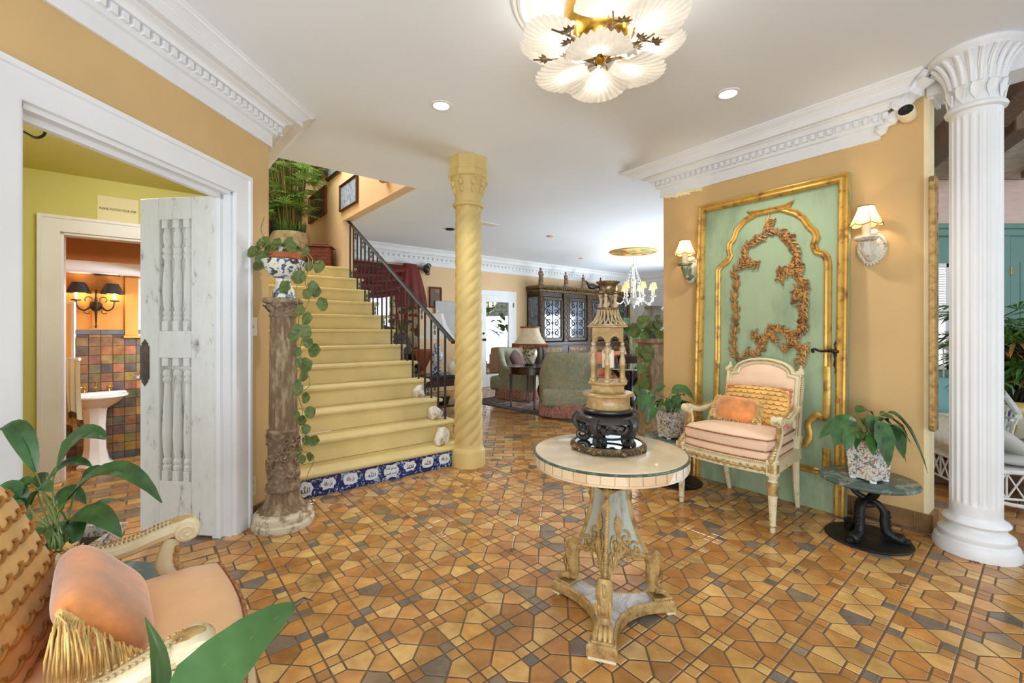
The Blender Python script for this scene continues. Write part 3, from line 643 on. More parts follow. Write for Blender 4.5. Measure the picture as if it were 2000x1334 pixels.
# cushions
M['ruche'] = plain('ruched_gold_silk', (.87, .68, .36), .45, var=.12, sc=8, bump=.1, bsc=60, sheen=.3)
M['foldshade'] = plain('ruched_fold_shade', (.66, .45, .18), .5, var=.15, sc=20)  # stitched fold edges, darkened with the shade of the folds
M['velvet'] = plain('apricot_velvet', (.80, .50, .24), .6, var=.22, sc=9, sheen=.8)
M['fringe'] = plain('gold_silk_fringe', (.85, .71, .42), .5, var=.15, sc=30, sheen=.3)
def fringe(mb, pts, out, drop, n, r=.0016, seed=3, wav=.3):
    q = random.Random(seed); P = [Vector(p) for p in pts]; L_ = len(P) - 1
    for i in range(n):
        f = i / n * L_; k = min(L_ - 1, int(f)); p = P[k] + (P[k + 1] - P[k]) * (f - k); o = out(f / L_) if callable(out) else Vector(out); l = drop * q.uniform(.75, 1.1)
        j = Vector((q.uniform(-1, 1), q.uniform(-1, 1), 0)) * l * wav * .4
        mb.tube([p, p + o * l * .5 + Vector((0, 0, -l * .12)), p + o * l * .8 + j * .6 + Vector((0, 0, -l * .5)), p + o * l * .85 + j + Vector((0, 0, -l))], [r, r, r, r * .6], 4)
def pillow_ruched(label, loc, rot, w, h, d):
    t = bpy.data.objects.new('ruched_cushion', None); COL.objects.link(t); t.location = loc; t.rotation_euler = rot; tag(t, label, 'cushion', 'cushions on the fauteuils')
    m = MB(); m.cushion((0, 0, 0), (w, h, d), .5, 24); b = m.obj('cover', M['ruche'], t, 80)
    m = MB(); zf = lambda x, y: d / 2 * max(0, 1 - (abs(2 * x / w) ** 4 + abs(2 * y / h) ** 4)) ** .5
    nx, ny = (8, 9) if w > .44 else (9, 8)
    for j in range(ny + 1):                                       # smocking: overlapping scallop folds, their shade put into a browner colour
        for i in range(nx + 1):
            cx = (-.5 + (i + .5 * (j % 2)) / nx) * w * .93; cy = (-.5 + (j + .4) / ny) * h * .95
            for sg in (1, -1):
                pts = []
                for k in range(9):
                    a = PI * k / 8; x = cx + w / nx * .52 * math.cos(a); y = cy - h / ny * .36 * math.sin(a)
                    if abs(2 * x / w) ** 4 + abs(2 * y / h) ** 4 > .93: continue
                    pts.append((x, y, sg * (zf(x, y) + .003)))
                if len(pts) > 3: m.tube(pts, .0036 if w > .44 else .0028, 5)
    m.obj('ruching', M['foldshade'], b)
    m = MB()
    for k, (a, b_) in enumerate((((-w / 2, h / 2), (w / 2, h / 2)), ((w / 2, h / 2), (w / 2, -h / 2)), ((-w / 2, h / 2), (-w / 2, -h / 2)))):
        n = 26; P = [Vector((a[0] + (b_[0] - a[0]) * i / n, a[1] + (b_[1] - a[1]) * i / n, .006 * math.sin(i * 2.4))) * .97 for i in range(n + 1)]; m.tube(P, [.011 + .004 * math.sin(i * 1.7) for i in range(n + 1)], 6)
    m.obj('frill', M['velvet'], b); return t
def pillow_velvet(label, loc, rot, w, h, d, fl_=.075, n=110, r=.0017):
    t = bpy.data.objects.new('velvet_cushion', None); COL.objects.link(t); t.location = loc; t.rotation_euler = rot; tag(t, label, 'cushion', 'cushions on the fauteuils')
    m = MB(); m.cushion((0, 0, 0), (w, h, d), .42, 24); b = m.obj('cover', M['velvet'], t, 80)
    R3 = t.rotation_euler.to_matrix().inverted(); dn_ = R3 @ Vector((0, 0, -1)); m = MB(); q = random.Random(5)
    for sx in (-1, 1):
        for i in range(n):
            y = (-.5 + i / n) * h * .98; p = Vector((sx * w * .485, y, q.uniform(-.006, .006))); l = fl_ * q.uniform(.8, 1.1); o = Vector((sx, q.uniform(-.25, .25), q.uniform(-.25, .35)))
            m.tube([p, p + o * l * .45 + dn_ * l * .1, p + o * l * .7 + dn_ * l * .5, p + o * l * .75 + dn_ * l], [r, r, r, r * .6], 4)
        m.tube([(sx * w * .48, (-.5 + i / 30) * h * .97, 0) for i in range(31)], [.006 + .0015 * (i % 2) for i in range(31)], 6)
    for i in range(int(n * .8)):
        x = (-.5 + i / (n * .8)) * w * .95; p = Vector((x, -h * .47, 0)); l = fl_ * .5; m.tube([p, p + Vector((q.uniform(-.2, .2), -.6, .3)) * l, p + Vector((q.uniform(-.2, .2), -1, .4)) * l], [r, r, r * .6], 4)
    m.obj('fringe', M['fringe'], b); return t
def chair_pt(ch, x, y, z): return ch.location + Matrix.Rotation(ch.rotation_euler.z, 3, 'Z') @ Vector((x, y, z))
p = chair_pt(chairR, .045, .10, .695); pillow_ruched('ruched gold silk cushion leaning on the back of the fauteuil by the green panel', p, (math.radians(66), 0, RZ + .06), .42, .27, .11)
p = chair_pt(chairR, -.035, -.01, .67); pillow_velvet('apricot velvet cushion with fringed ends on the fauteuil by the green panel', p, (math.radians(56), math.radians(4), RZ + .12), .26, .17, .10, .055, 60)
p = chair_pt(chairL, .02, .155, .735); pillow_ruched('large ruched gold silk cushion on the near left fauteuil', p, (math.radians(68), 0, RZ + PI - .1), .46, .40, .12)
p = chair_pt(chairL, .0, -.035, .655); pillow_velvet('rust apricot velvet cushion with long gold fringe on the near left fauteuil', p, (math.radians(50), math.radians(-3), RZ + PI + .1), .30, .20, .085, .09, 130, .0016)
# ================================================================ centre table
TCn = Vector((.4147, 1.897, 0))
M['topmarble'] = marble('cream_marble', (.91, .86, .76), (.83, .74, .60), 2.5, .12, .5, .12, (.93, .89, .81))
M['segmarble'] = patch('marble_edge_blocks', [(.86, .76, .62), (.90, .83, .72), (.82, .70, .56), (.91, .86, .78)], 9, .25, 'voro', .0)
M['greenstone'] = marble('green_marble_edge', (.20, .27, .23), (.42, .50, .45), 14, .2, .55, .03)
M['bluepaint'] = worn('pale_blue_paint', (.68, .70, .655), (.50, .46, .38), 12, .64, .55, 0, .1, (1, 1, .4), mid=(.74, .755, .71))
M['plinthmarble'] = marble('white_plinth_marble', (.86, .85, .84), (.66, .65, .65), 6, .25)
t = thing('pedestal_table', 'round marble-topped table on a gilt tripod pedestal with paw feet', 'table', TCn)
m = MB(); m.lathe([(0, .695), (.31, .695), (.3215, .696), (.3235, .699), (.321, .7025), (.314, .7035), (0, .7035)], 72); tp = m.obj('tabletop', M['greenstone'], t)
m = MB(); m.lathe([(0, .7025), (.3135, .7025), (.3135, .7055), (.308, .7075), (0, .7075)], 72); m.obj('marble_slab', M['topmarble'], tp)
m = MB(); n = 40
for k in range(n):
    a0, a1 = 2 * PI * k / n + .006, 2 * PI * (k + 1) / n - .006; m.lathe([(.28, .660), (.318, .660), (.321, .663), (.321, .695), (.28, .695)], 3, a0=a0, a1=a1)
m.lathe([(0, .652), (.317, .652), (.317, .694), (0, .694)], 72); m.obj('edge_band', M['segmarble'], tp)
m = MB(); m.lathe([(.075, .56), (.06, .572), (.05, .58), (.07, .592), (.066, .602), (.036, .612), (.028, .63), (.03, .642), (.05, .652)], 32); m.obj('neck', M['bronze'], t)
FA = [math.radians(a) for a in (-108, 12, 132)]
def Rc(z):
    T = [(.20, .205), (.23, .185), (.26, .165), (.33, .13), (.42, .102), (.50, .088), (.57, .086)]
    for (a, p), (b, q) in zip(T, T[1:]):
        if z <= b: f = (z - a) / (b - a); return p + (q - p) * f
    return T[-1][1]
def fpt(k, u, z, o=0.0):
    """a point on face k (u -1..1 between its corners), pushed out by o"""
    A, B = FA[k], FA[k] + 2 * PI / 3; r = Rc(z); p0 = Vector((math.cos(A), math.sin(A), 0)) * r; p1 = Vector((math.cos(B), math.sin(B), 0)) * r; f = (u + 1) / 2
    mid = (A + B) / 2; nm = Vector((math.cos(mid), math.sin(mid), 0)); return p0 * (1 - f) + p1 * f - nm * (r * .16 * (1 - u * u)) + nm * o + Vector((0, 0, z))
m = MB()
for k in range(3):
    m.surf(lambda u, v: fpt(k, 2 * u - 1, (.225 + .055 * (1 - abs(2 * u - 1) ** 1.5)) * (1 - v) + .57 * v), 14, 16)
m.add([fpt(k, u, .57) for k in range(3) for u in (-1, -.5, 0, .5)], [list(range(12))]); bd = m.obj('pedestal', M['bluepaint'], t)
m = MB()
for k in range(3):
    E = [fpt(k, -1, .21 + .35 * i / 16) for i in range(17)]; dr = Vector((math.cos(FA[k]), math.sin(FA[k]), 0)); m.tube(E, .009, 6); beads(m, [e + dr * .007 for e in E], .0065, .0135)
    m.tube([fpt(k, -1 + 2 * i / 12, .555, .006) for i in range(13)], .011, 6); beads(m, [fpt(k, -1 + 2 * i / 12, .535, .003) for i in range(13)], .004, .009)
    c = dr * .10 + Vector((0, 0, .55)); sd = Vector((-dr.y, dr.x, 0))
    m.tube([c + sd * 0 + dr * ((.004 + .014 * q / 16) * math.cos(q * .6)) + Vector((0, 0, (.004 + .014 * q / 16) * math.sin(q * .6))) for q in range(17)], .010, 6)
    m.leaf([c + Vector((0, 0, -.02)), c - dr * .006 + Vector((0, 0, -.05)), c - dr * .01 + Vector((0, 0, -.085))], .045, up=dr)
    m.tube([fpt(k, u, .232 + .055 * (1 - abs(u) ** 1.5), .004) for u in [-1 + 2 * i / 16 for i in range(17)]], .008, 6)
m.obj('gilt_beading', M['gold2'], bd)
m = MB()
for k in range(3):
    g = lambda u, z: fpt(k, u, z, .006)
    for q in range(7):                                          # palmette
        a = (q - 3) * .28; b0 = (0, .35); pts = [g(math.sin(a) * .30 * f * (1 + .2 * f), .35 + .085 * f * math.cos(a * .9) + .018 * (1 if q == 3 else 0) * f) for f in (0, .35, .7, 1)]; m.tube(pts, [.004, .007, .006, .002], 6)
    for s_ in (-1, 1):
        for (cu, cz, R0, w, dr_) in ((.36, .335, .028, 2.2, 1), (.62, .285, .026, 2.2, -1), (.2, .285, .02, 2.0, 1)):
            pts = [g(s_ * (cu + (.006 + R0 * f) / Rc(cz) * 1.15 * math.cos(dr_ * f * w * PI + 1)), cz + (.004 + R0 * f) * math.sin(dr_ * f * w * PI + 1)) for f in [i / 16 for i in range(17)]]; m.tube(pts, [.0065 - .002 * i / 16 for i in range(17)], 6)
        m.tube([g(s_ * u, z) for u, z in ((.05, .36), (.12, .32), (.3, .29), (.5, .25), (.72, .245), (.88, .235))], [.004, .007, .007, .008, .007, .005], 6)
        for u, z, du, dz in ((.5, .31, .12, .03), (.75, .25, .05, .035), (.3, .27, -.06, -.025), (.15, .30, .1, -.02), (.82, .24, -.1, .03)):
            m.tube([g(s_ * u, z), g(s_ * (u + du * .6), z + dz * .8), g(s_ * (u + du), z + dz)], [.007, .006, .002], 6)
    m.tube([g(0, .27), g(0, .31), g(0, .36)], [.004, .010, .006], 6); m.ell(g(0, .335), (.012, .012, .014), 8, 6)
m.obj('carved_scrolls', M['gold2'], bd)
pl_ = []
for k in range(3):                                              # concave three-cornered plinth
    A = FA[k]; d = Vector((math.cos(A), math.sin(A), 0)); s_ = Vector((-d.y, d.x, 0)); B = A + PI / 3 * 1; md = Vector((math.cos(A + PI / 3), math.sin(A + PI / 3), 0)) * .085
    q0, q1 = d * .275 - s_ * .05, d * .275 + s_ * .05; A2 = FA[(k + 1) % 3]; d2 = Vector((math.cos(A2), math.sin(A2), 0)); s2 = Vector((-d2.y, d2.x, 0)); e = d2 * .275 - s2 * .05
    pl_ += [q0, q1] + [q1 * (1 - f) ** 2 + (md * 2 - (q1 + e) / 2) * 2 * f * (1 - f) + e * f * f for f in [i / 12 for i in range(1, 12)]]
m = MB(); m.prism([(p.x * .985, p.y * .985) for p in pl_], .01, .056); pb = m.obj('plinth', M['plinthmarble'], t)
m = MB(); m.sweep([Vector((p.x, p.y, 0)) for p in pl_], [(-.006, .012), (-.006, .05), (.002, .057), (.005, .05), (.005, .012)], (0, 0, 1), closed=True)
beads(m, [Vector((p.x * .965, p.y * .965, .057)) for p in pl_ + pl_[:1]], .0042, .0095); m.obj('plinth_gilding', M['gold2'], pb)
for k in range(3):
    A = FA[k]; d = Vector((math.cos(A), math.sin(A), 0)); s_ = Vector((-d.y, d.x, 0)); zz = Vector((0, 0, 1)); m = MB()
    m.tube([d * .185 + zz * .255, d * .198 + zz * .225, d * .205 + zz * .19, d * .20 + zz * .155, d * .195 + zz * .12, d * .205 + zz * .095], [.026, .034, .032, .03, .025, .027], 10)
    m.tube([d * .20 + s_ * ((.004 + .02 * q / 18) * math.cos(q * .55) * .4) + d * (.018 + (.004 + .02 * q / 18) * math.cos(q * .55)) + zz * (.225 + (.004 + .02 * q / 18) * math.sin(q * .55)) for q in range(19)], .009, 6)
    for q in range(5): m.leaf([d * .22 + s_ * (.012 * (q - 2)) + zz * .20, d * .232 + s_ * (.014 * (q - 2)) + zz * .17, d * .226 + s_ * (.013 * (q - 2)) + zz * .13], .018, up=d)
    for q in range(4):                                          # lion paw
        o = s_ * (.017 * (q - 1.5)); m.tube([d * .205 + o * .7 + zz * .095, d * .232 + o + zz * .092, d * .252 + o * 1.1 + zz * .078, d * .262 + o * 1.12 + zz * .064], [.014, .0125, .0115, .007], 8)
    m.box(d * .232 + zz * .062, (.085, .082, .012), .003, rz=A); m.obj('leg', M['gold2'], t)
for k in range(3):
    A = FA[k]; d = Vector((math.cos(A), math.sin(A), 0)); m = MB(); m.box(d * .262 + Vector((0, 0, .006)), (.04, .105, .012), .002, rz=A); m.obj('foot_block', M['cream'], t)
# ================================================================ what stands on it
TZ = .7075; LC = Vector((.416, 1.93, TZ))
t = thing('mirror_plateau', 'round mirrored plateau with a footed bronze rim on the marble table', 'tray', LC)
m = MB(); m.lathe([(0, .022), (.146, .022), (.146, .026), (0, .026)], 64); m.obj('mirror', M['mirror'], t)
M['antbronze'] = worn('antique_bronze', (.42, .34, .24), (.70, .60, .46), 30, .62, .4, .7, .3, mid=(.28, .22, .15))
m = MB(); m.lathe([(.144, .008), (.158, .01), (.16, .016), (.154, .022), (.15, .03), (.143, .03), (.143, .022)], 96, fn=lambda a, r, z: r + .0022 * math.sin(a * 48) * (r > .15)); m.lathe([(0, .006), (.14, .006), (.143, .022), (0, .022)], 48)
for k in range(96): a = k * PI / 48; m.ell((.157 * math.cos(a), .157 * math.sin(a), .011 + .006 * (k % 2)), .0055, 6, 4)
m.obj('rim', M['antbronze'], t)
for k in range(8):
    a = 2 * PI * k / 8 + .2; d = Vector((math.cos(a), math.sin(a), 0)); m = MB(); m.tube([d * .15 + Vector((0, 0, .014)), d * .16 + Vector((0, 0, .008)), d * .164 + Vector((0, 0, .0045))], [.012, .011, .0045], 8); m.ell(d * .153 + Vector((0, 0, .014)), (.014, .014, .012), 8, 6); m.obj('foot', M['antbronze'], t)
SZ = TZ + .026
M['ebony'] = plain('ebonised_wood', (.17, .155, .15), .35, .0, .2, 12, .05, 40)
t = thing('display_stand', 'black carved wooden stand with scrolled legs under the onyx lantern', 'stand', (LC.x, LC.y, SZ))
m = MB(); m.lathe([(0, .128), (.09, .128), (.108, .134), (.113, .140), (.113, .146), (.108, .150), (.104, .146), (0, .146)], 48); m.obj('top_ring', M['ebony'], t)
m = MB(); m.lathe([(.104, .128), (.122, .121), (.133, .109), (.136, .098), (.131, .097), (.128, .106), (.118, .115), (.1, .122)], 48)
for k in range(5):                                               # pierced fretwork between the shoulders
    a0 = 2 * PI * (k + .5) / 5 + .31
    for s_ in (-1, 1):
        pts = [Vector((math.cos(a0 + s_ * q) * r, math.sin(a0 + s_ * q) * r, z)) for q, r, z in ((.42, .132, .084), (.36, .128, .066), (.24, .124, .06), (.14, .122, .068), (.12, .123, .08), (.2, .126, .082))]; m.tube(smooth_path(pts, 3), .0065, 6)
m.obj('shoulder', M['ebony'], t)
for k in range(5):
    a = 2 * PI * k / 5 + .31; d = Vector((math.cos(a), math.sin(a), 0)); zz = Vector((0, 0, 1)); m = MB()
    P = smooth_path([d * .125 + zz * .115, d * .142 + zz * .092, d * .128 + zz * .062, d * .092 + zz * .04, d * .088 + zz * .018, d * .105 + zz * .0095, d * .126 + zz * .016, d * .13 + zz * .032, d * .12 + zz * .036], 4)
    m.tube(P, [max(.006, .019 - .011 * i / (len(P) - 1)) for i in range(len(P))], 8); m.obj('leg', M['ebony'], t)
m = MB(); m.tube(arc((0, 0, .055), .086, 0, 360, 40)[:-1], .005, 6, closed=True); m.tube(arc((0, 0, .03), .088, 0, 360, 40)[:-1], .005, 6, closed=True); m.obj('stretcher', M['ebony'], t)
OZ = SZ + .146
M['onyx'] = marble('honey_onyx', (.80, .70, .50), (.56, .42, .22), 9, .28, .5, .12, (.72, .60, .40))
M['onyx2'] = marble('pale_onyx', (.84, .78, .66), (.62, .50, .34), 12, .35, .5, .1, (.76, .66, .50))
t = thing('onyx_lantern', 'carved onyx pavilion lantern with figure columns on a drum', 'lantern', (LC.x, LC.y, OZ), .26); t.scale = (1, 1, .85)
m = MB(); m.lathe([(0, 0), (.094, 0), (.096, .008), (.092, .014), (.092, .055), (.094, .062), (.108, .068), (.109, .078), (.104, .082), (0, .082)], 48); m.obj('drum', M['onyx'], t)
def hexl(mb, pr, c=(0, 0, 0)): mb.lathe(pr, 6, c)
m = MB(); hexl(m, [(0, .082), (.082, .082), (.084, .088), (.078, .092), (.078, .118), (.086, .124), (.092, .128), (.092, .136), (.086, .14), (0, .14)]); m.obj('hexagon_base', M['onyx'], t, 25)
for k in range(6):
    a = k * PI / 3; d = Vector((math.cos(a), math.sin(a), 0)); c = d * .070; z0 = .14; m = MB()
    m.lathe([(.016, 0), (.016, .012), (.011, .018), (.0105, .075), (.013, .08), (.012, .085)], 12, (c.x, c.y, z0)); m.obj('pillar', M['onyx'], t)
    m = MB(); m.lathe([(.011, .085), (.0125, .10), (.009, .118), (.0075, .128), (.0105, .145), (.0125, .158), (.010, .170), (.004, .176)], 12, (c.x, c.y, z0)); m.ell((c.x, c.y, z0 + .186), (.0085, .0085, .011), 8, 6)
    for s_ in (-1, 1):
        p = Vector((-d.y, d.x, 0)) * s_; m.tube([c + p * .011 + Vector((0, 0, z0 + .166)), c + p * .014 + d * .004 + Vector((0, 0, z0 + .148)), c + p * .006 + d * .012 + Vector((0, 0, z0 + .14))], .0036, 5)
    m.obj('figure', M['onyx2'], t)
m = MB(); zt = .335
for k in range(6):                                               # arcade of six round arches under the frieze
    a0, a1 = k * PI / 3, (k + 1) * PI / 3; p0, p1 = Vector((math.cos(a0), math.sin(a0), 0)) * .074, Vector((math.cos(a1), math.sin(a1), 0)) * .074; n = 14; vs = []
    for i in range(n + 1):
        f = i / n; p = p0 * (1 - f) + p1 * f; q = (f - .5) / .36; zb = zt + (.0 if abs(q) >= 1 else .03 * (1 - q * q) ** .5)
        vs += [p + Vector((0, 0, zb)), p + Vector((0, 0, zt + .075)), p * .86 + Vector((0, 0, zb)), p * .86 + Vector((0, 0, zt + .075))]
    m.add(vs, [f_ for i in range(n) for f_ in ([4 * i, 4 * i + 4, 4 * i + 5, 4 * i + 1], [4 * i + 2, 4 * i + 3, 4 * i + 7, 4 * i + 6], [4 * i, 4 * i + 2, 4 * i + 6, 4 * i + 4])])
m.obj('frieze', M['onyx'], t, 25)
m = MB(); hexl(m, [(0, .408), (.074, .408), (.096, .412), (.098, .418), (.085, .423), (0, .423)]); m.obj('eave', M['onyx2'], t, 25)
m = MB(); za, zb_ = .423, .50
for k in range(20):                                              # pierced, flaring roof of leaning ribs
    a = 2 * PI * k / 20
    for s_ in (-1, 1):
        P = [Vector((math.cos(a + s_ * .30 * f) * r, math.sin(a + s_ * .16 * f) * r, z)) for f, r, z in ((0, .08, za), (.35, .06, za + .02), (.7, .046, za + .048), (1, .04, zb_))]; m.tube(P, .0032, 4)
m.lathe([(.082, za), (.082, za + .004), (.07, za + .004)], 48); m.obj('roof', M['onyx2'], t)
m = MB(); m.lathe([(0, .498), (.04, .498), (.046, .503), (.046, .507), (.03, .51), (0, .51)], 24)
m.obj('cornice', M['antbronze'], t)
for k in range(4):
    a = PI / 4 + k * PI / 2; d = Vector((math.cos(a), math.sin(a), 0)); c = d * .031; m = MB()
    m.lathe([(.011, .51), (.012, .522), (.007, .534), (.006, .54), (.009, .552), (.01, .558), (.004, .566)], 10, (c.x, c.y, 0)); m.ell((c.x, c.y, .573), (.0075, .0075, .009), 8, 6); m.tube([c + Vector((0, 0, .556)), c * 1.3 + Vector((0, 0, .57)), c * 1.05 + Vector((0, 0, .582))], .0035, 5); m.obj('cherub', M['onyx2'], t)
m = MB(); m.lathe([(0, .578), (.038, .578), (.042, .583), (.036, .59), (.032, .605), (.036, .622), (.05, .636), (.052, .642), (.046, .644), (.03, .62), (0, .61)], 24, fn=lambda a, r, z: r + .003 * math.sin(a * 12) * (z > .59)); m.obj('crown_bowl', M['antbronze'], t)
m = MB(); m.lathe([(.012, .51), (.014, .53), (.012, .55), (.006, .556), (0, .558)], 14); m.obj('bell', M['antbronze'], t)
t = thing('pillar_candle', 'ivory pillar candle on a small stem inside the onyx lantern', 'candle', (LC.x, LC.y, OZ + .1195)); t.scale = (1, 1, .85)
m = MB(); m.lathe([(0, .0), (.02, .0), (.02, .004), (.008, .012), (.008, .05), (.026, .06), (.026, .066), (0, .066)], 20); m.obj('candle_holder', M['brass'], t)
m = MB(); m.lathe([(0, .066), (.0255, .066), (.0258, .07), (.0258, .15), (.024, .154), (.018, .151), (0, .148)], 28); cd = m.obj('wax', M['candle'], t)
m = MB(); m.tube([(0, 0, .148), (.001, 0, .158)], .0012, 5); m.obj('wick', M['black'], cd)
# ================================================================ dolphin side tables
M['verde'] = marble('verde_marble', (.30, .37, .34), (.60, .66, .62), 7, .25, .58, .04, (.24, .31, .29))
def side_table(label, loc, rz):
    t = thing('side_table', label, 'table', loc, rz, 'low round tables on dolphin pedestals')
    m = MB(); m.lathe([(0, .33), (.222, .33), (.234, .336), (.238, .345), (.234, .354), (.226, .358), (0, .358)], 56); m.obj('tabletop', M['verde'], t)
    m = MB(); m.lathe([(0, 0), (.206, 0), (.208, .005), (.202, .010), (.06, .016), (0, .016)], 56); m.obj('base', M['black'], t)
    m = MB(); m.lathe([(.03, .19), (.045, .2), (.045, .215), (.03, .225)], 20); m.obj('collar', M['black'], t); m = MB(); m.lathe([(0, .31), (.07, .312), (.07, .33), (0, .33)], 20); m.obj('top_block', M['black'], t)
    for k in range(3):
        a = 2 * PI * k / 3; d = Vector((math.cos(a), math.sin(a), 0)); s_ = Vector((-d.y, d.x, 0)); zz = Vector((0, 0, 1)); m = MB()
        P = smooth_path([d * .165 + zz * .028, d * .13 + zz * .036, d * .088 + zz * .055, d * .076 + zz * .11, d * .074 + zz * .17, d * .045 + zz * .212, d * -.01 + zz * .232, d * -.06 + zz * .265, d * -.095 + zz * .318], 5); n = len(P)
        R_ = [.02, .026, .032, .031, .030, .028, .026, .025, .0245, .024, .024, .0235, .023, .0225, .022]; R_ += [.022 - .010 * i / (n - 16) for i in range(n - 15)]
        m.tube(P, [r * (1 + .04 * (i % 2)) for i, r in enumerate(R_[:n])], 12)
        m.tube([d * .17 + zz * .024, d * .192 + zz * .03], [.016, .012], 8); m.tube([d * .165 + zz * .018, d * .186 + zz * .0165], [.013, .008], 8)
        for q in (-1, 1):
            m.ell(d * .14 + s_ * (.022 * q) + zz * .05, (.008, .008, .008), 8, 6); m.leaf([d * .10 + s_ * (.026 * q) + zz * .05, d * .085 + s_ * (.05 * q) + zz * .035, d * .06 + s_ * (.075 * q) + zz * .024], .04, up=zz)
            m.leaf([d * -.09 + zz * .31, d * -.12 + s_ * (.035 * q) + zz * .322, d * -.13 + s_ * (.06 * q) + zz * .326], .035, up=zz)
        for i in range(8): p = P[6 + i * 2]; m.ell(p + d * .021, (.006, .012, .012), 6, 4)
        m.obj('dolphin', M['black'], t)
    return t
stR = side_table('low green marble table on black dolphins beside the white fluted column', (2.075, 2.6, 0), 3.6)
stB = side_table('low green marble table between the centre table and the green panel fauteuil', (1.306, 3.574, 0), .7)
stL = side_table('low green marble table in front of the left doorway', (-1.41, 1.43, 0), .2)
# ================================================================ potted peace lilies
M['famille'] = patch('floral_porcelain', [(.84, .83, .79), (.87, .86, .83), (.82, .82, .80), (.86, .84, .81), (.66, .36, .32), (.85, .83, .79), (.86, .84, .81), (.78, .58, .48), (.87, .85, .82), (.34, .40, .54), (.86, .84, .81), (.84, .83, .8), (.50, .57, .45), (.84, .82, .78)], 36, .2, 'voro', 3.0)
def planter(t, w0, w1, h, sides=4, rot=PI / 4, mat='famille'):
    m = MB(); q = 1 / math.cos(PI / sides); m.lathe([(0, .012), (w0 * q, .012), (w0 * 1.02 * q, .03), (w1 * .92 * q, h * .85), (w1 * q, h * .97), (w1 * q, h), (w1 * .88 * q, h), (w1 * .8 * q, h * .82), (0, h * .82)], sides, a0=rot, a1=rot + 2 * PI); b = m.obj('planter', M[mat], t, 30)
    for k in range(sides):
        a = rot + 2 * PI * k / sides; m = MB(); m.box((math.cos(a) * w0 * q * .8, math.sin(a) * w0 * q * .8, .0065), (.03, .03, .013), .003, rz=a); m.obj('foot', M['white_glaze'], t)
    m = MB(); m.lathe([(0, h * .825), (w1 * .79 * q, h * .825), (w1 * .6 * q, h * .87), (0, h * .89)], sides, a0=rot, a1=rot + 2 * PI); m.obj('soil', M['soil'], t)
def lilyleaf(mb, ms, root, b, tip, peak, w, up=(0, 0, 1), fold=.22):
    b, tip, root = Vector(b), Vector(tip), Vector(root); c = b * .5 + tip * .5 + Vector(peak); P = [b * (1 - f) ** 2 + (c * 2 - (b + tip) / 2) * 2 * f * (1 - f) + tip * f * f for f in [i / 9 for i in range(10)]]
    mb.leaf(P, w, up=up, fold=fold, nv=7, shape=lambda t: math.sin(PI * min(1, (t * .97 + .015)) ** .8) ** .85)
    mb.tube([p + Vector((0, 0, -.001)) for p in P[:8]], [.0022 - .0002 * i for i in range(8)], 4)
    ms.tube(bez(root, root + Vector((0, 0, (b - root).length * .5)), b - (P[1] - P[0]) * 2.2, b, 8), [.0036 - .0002 * i for i in range(9)], 6)
def lily(label, loc, w0, w1, h, specs, sides=4, rot=PI / 4, seed=1, extra=5, sc=1.0, name='potted_peace_lily'):
    t = thing(name, label, 'plant', loc, 0, 'peace lilies in porcelain planters'); planter(t, w0, w1, h, sides, rot); L0 = Vector(loc); mb, ms = MB(), MB(); q = random.Random(seed)
    for (bx, by, tx, ty, dYb, dYt, w, pk) in specs:
        b = at(bx, by, L0.y + dYb) - L0; tp_ = at(tx, ty, L0.y + dYt) - L0; root = Vector((q.uniform(-.3, .3) * w1, q.uniform(-.3, .3) * w1, h * .86))
        lilyleaf(mb, ms, root, b, tp_, Vector((0, 0, pk)), w * 1.15, up=(q.uniform(-.2, .2), -.45, 1))
    for k in range(extra):
        a = q.uniform(0, 2 * PI); d = Vector((math.cos(a), math.sin(a), 0)); l = q.uniform(.05, .10) * sc; z = h + q.uniform(.03, .09) * sc
        lilyleaf(mb, ms, d * .02 + Vector((0, 0, h * .86)), d * l + Vector((0, 0, z)), d * (l + q.uniform(.08, .13) * sc) + Vector((0, 0, z - q.uniform(-.02, .09) * sc)), Vector((0, 0, .03)), q.uniform(.045, .06) * sc)
    mb.obj('foliage', M['leaf'], t, 60); ms.obj('stems', M['stem'], t); return t
lily('peace lily in a floral square planter on the table beside the fluted column', (2.05, 2.56, .358), .066, .084, .235,
     [(1662, 812, 1630, 872, -.05, -.08, .10, .02), (1668, 826, 1600, 856, .0, .02, .075, .03), (1712, 822, 1735, 912, -.12, -.16, .125, .03), (1690, 815, 1712, 858, -.06, -.1, .07, .03), (1720, 812, 1772, 852, .05, .1, .085, .035), (1735, 806, 1812, 925, .0, .0, .07, .085),
      (1742, 830, 1765, 895, -.05, -.06, .085, .02), (1695, 848, 1706, 890, -.13, -.15, .06, .01), (1660, 845, 1652, 882, -.11, -.13, .05, .01), (1672, 806, 1706, 812, .06, .12, .06, .03), (1728, 818, 1770, 905, .08, .1, .07, .04)], 4, PI / 4 + .35, 2, 9)
lily('peace lily in a floral square planter on the table behind the marble-topped table', (1.262, 3.55, .358), .066, .086, .215,
     [(1312, 768, 1356, 782, -.05, -.1, .12, .05), (1270, 764, 1253, 806, -.05, -.1, .12, .03), (1278, 790, 1264, 826, -.12, -.14, .085, .02), (1300, 782, 1310, 806, -.1, -.12, .07, .02), (1318, 772, 1322, 800, -.09, -.12, .07, .02), (1262, 775, 1240, 792, .06, .1, .075, .03), (1285, 765, 1300, 757, .05, .05, .06, .03), (1330, 790, 1340, 796, .0, .02, .05, .03)], 4, PI / 4 + .3, 5, 10)
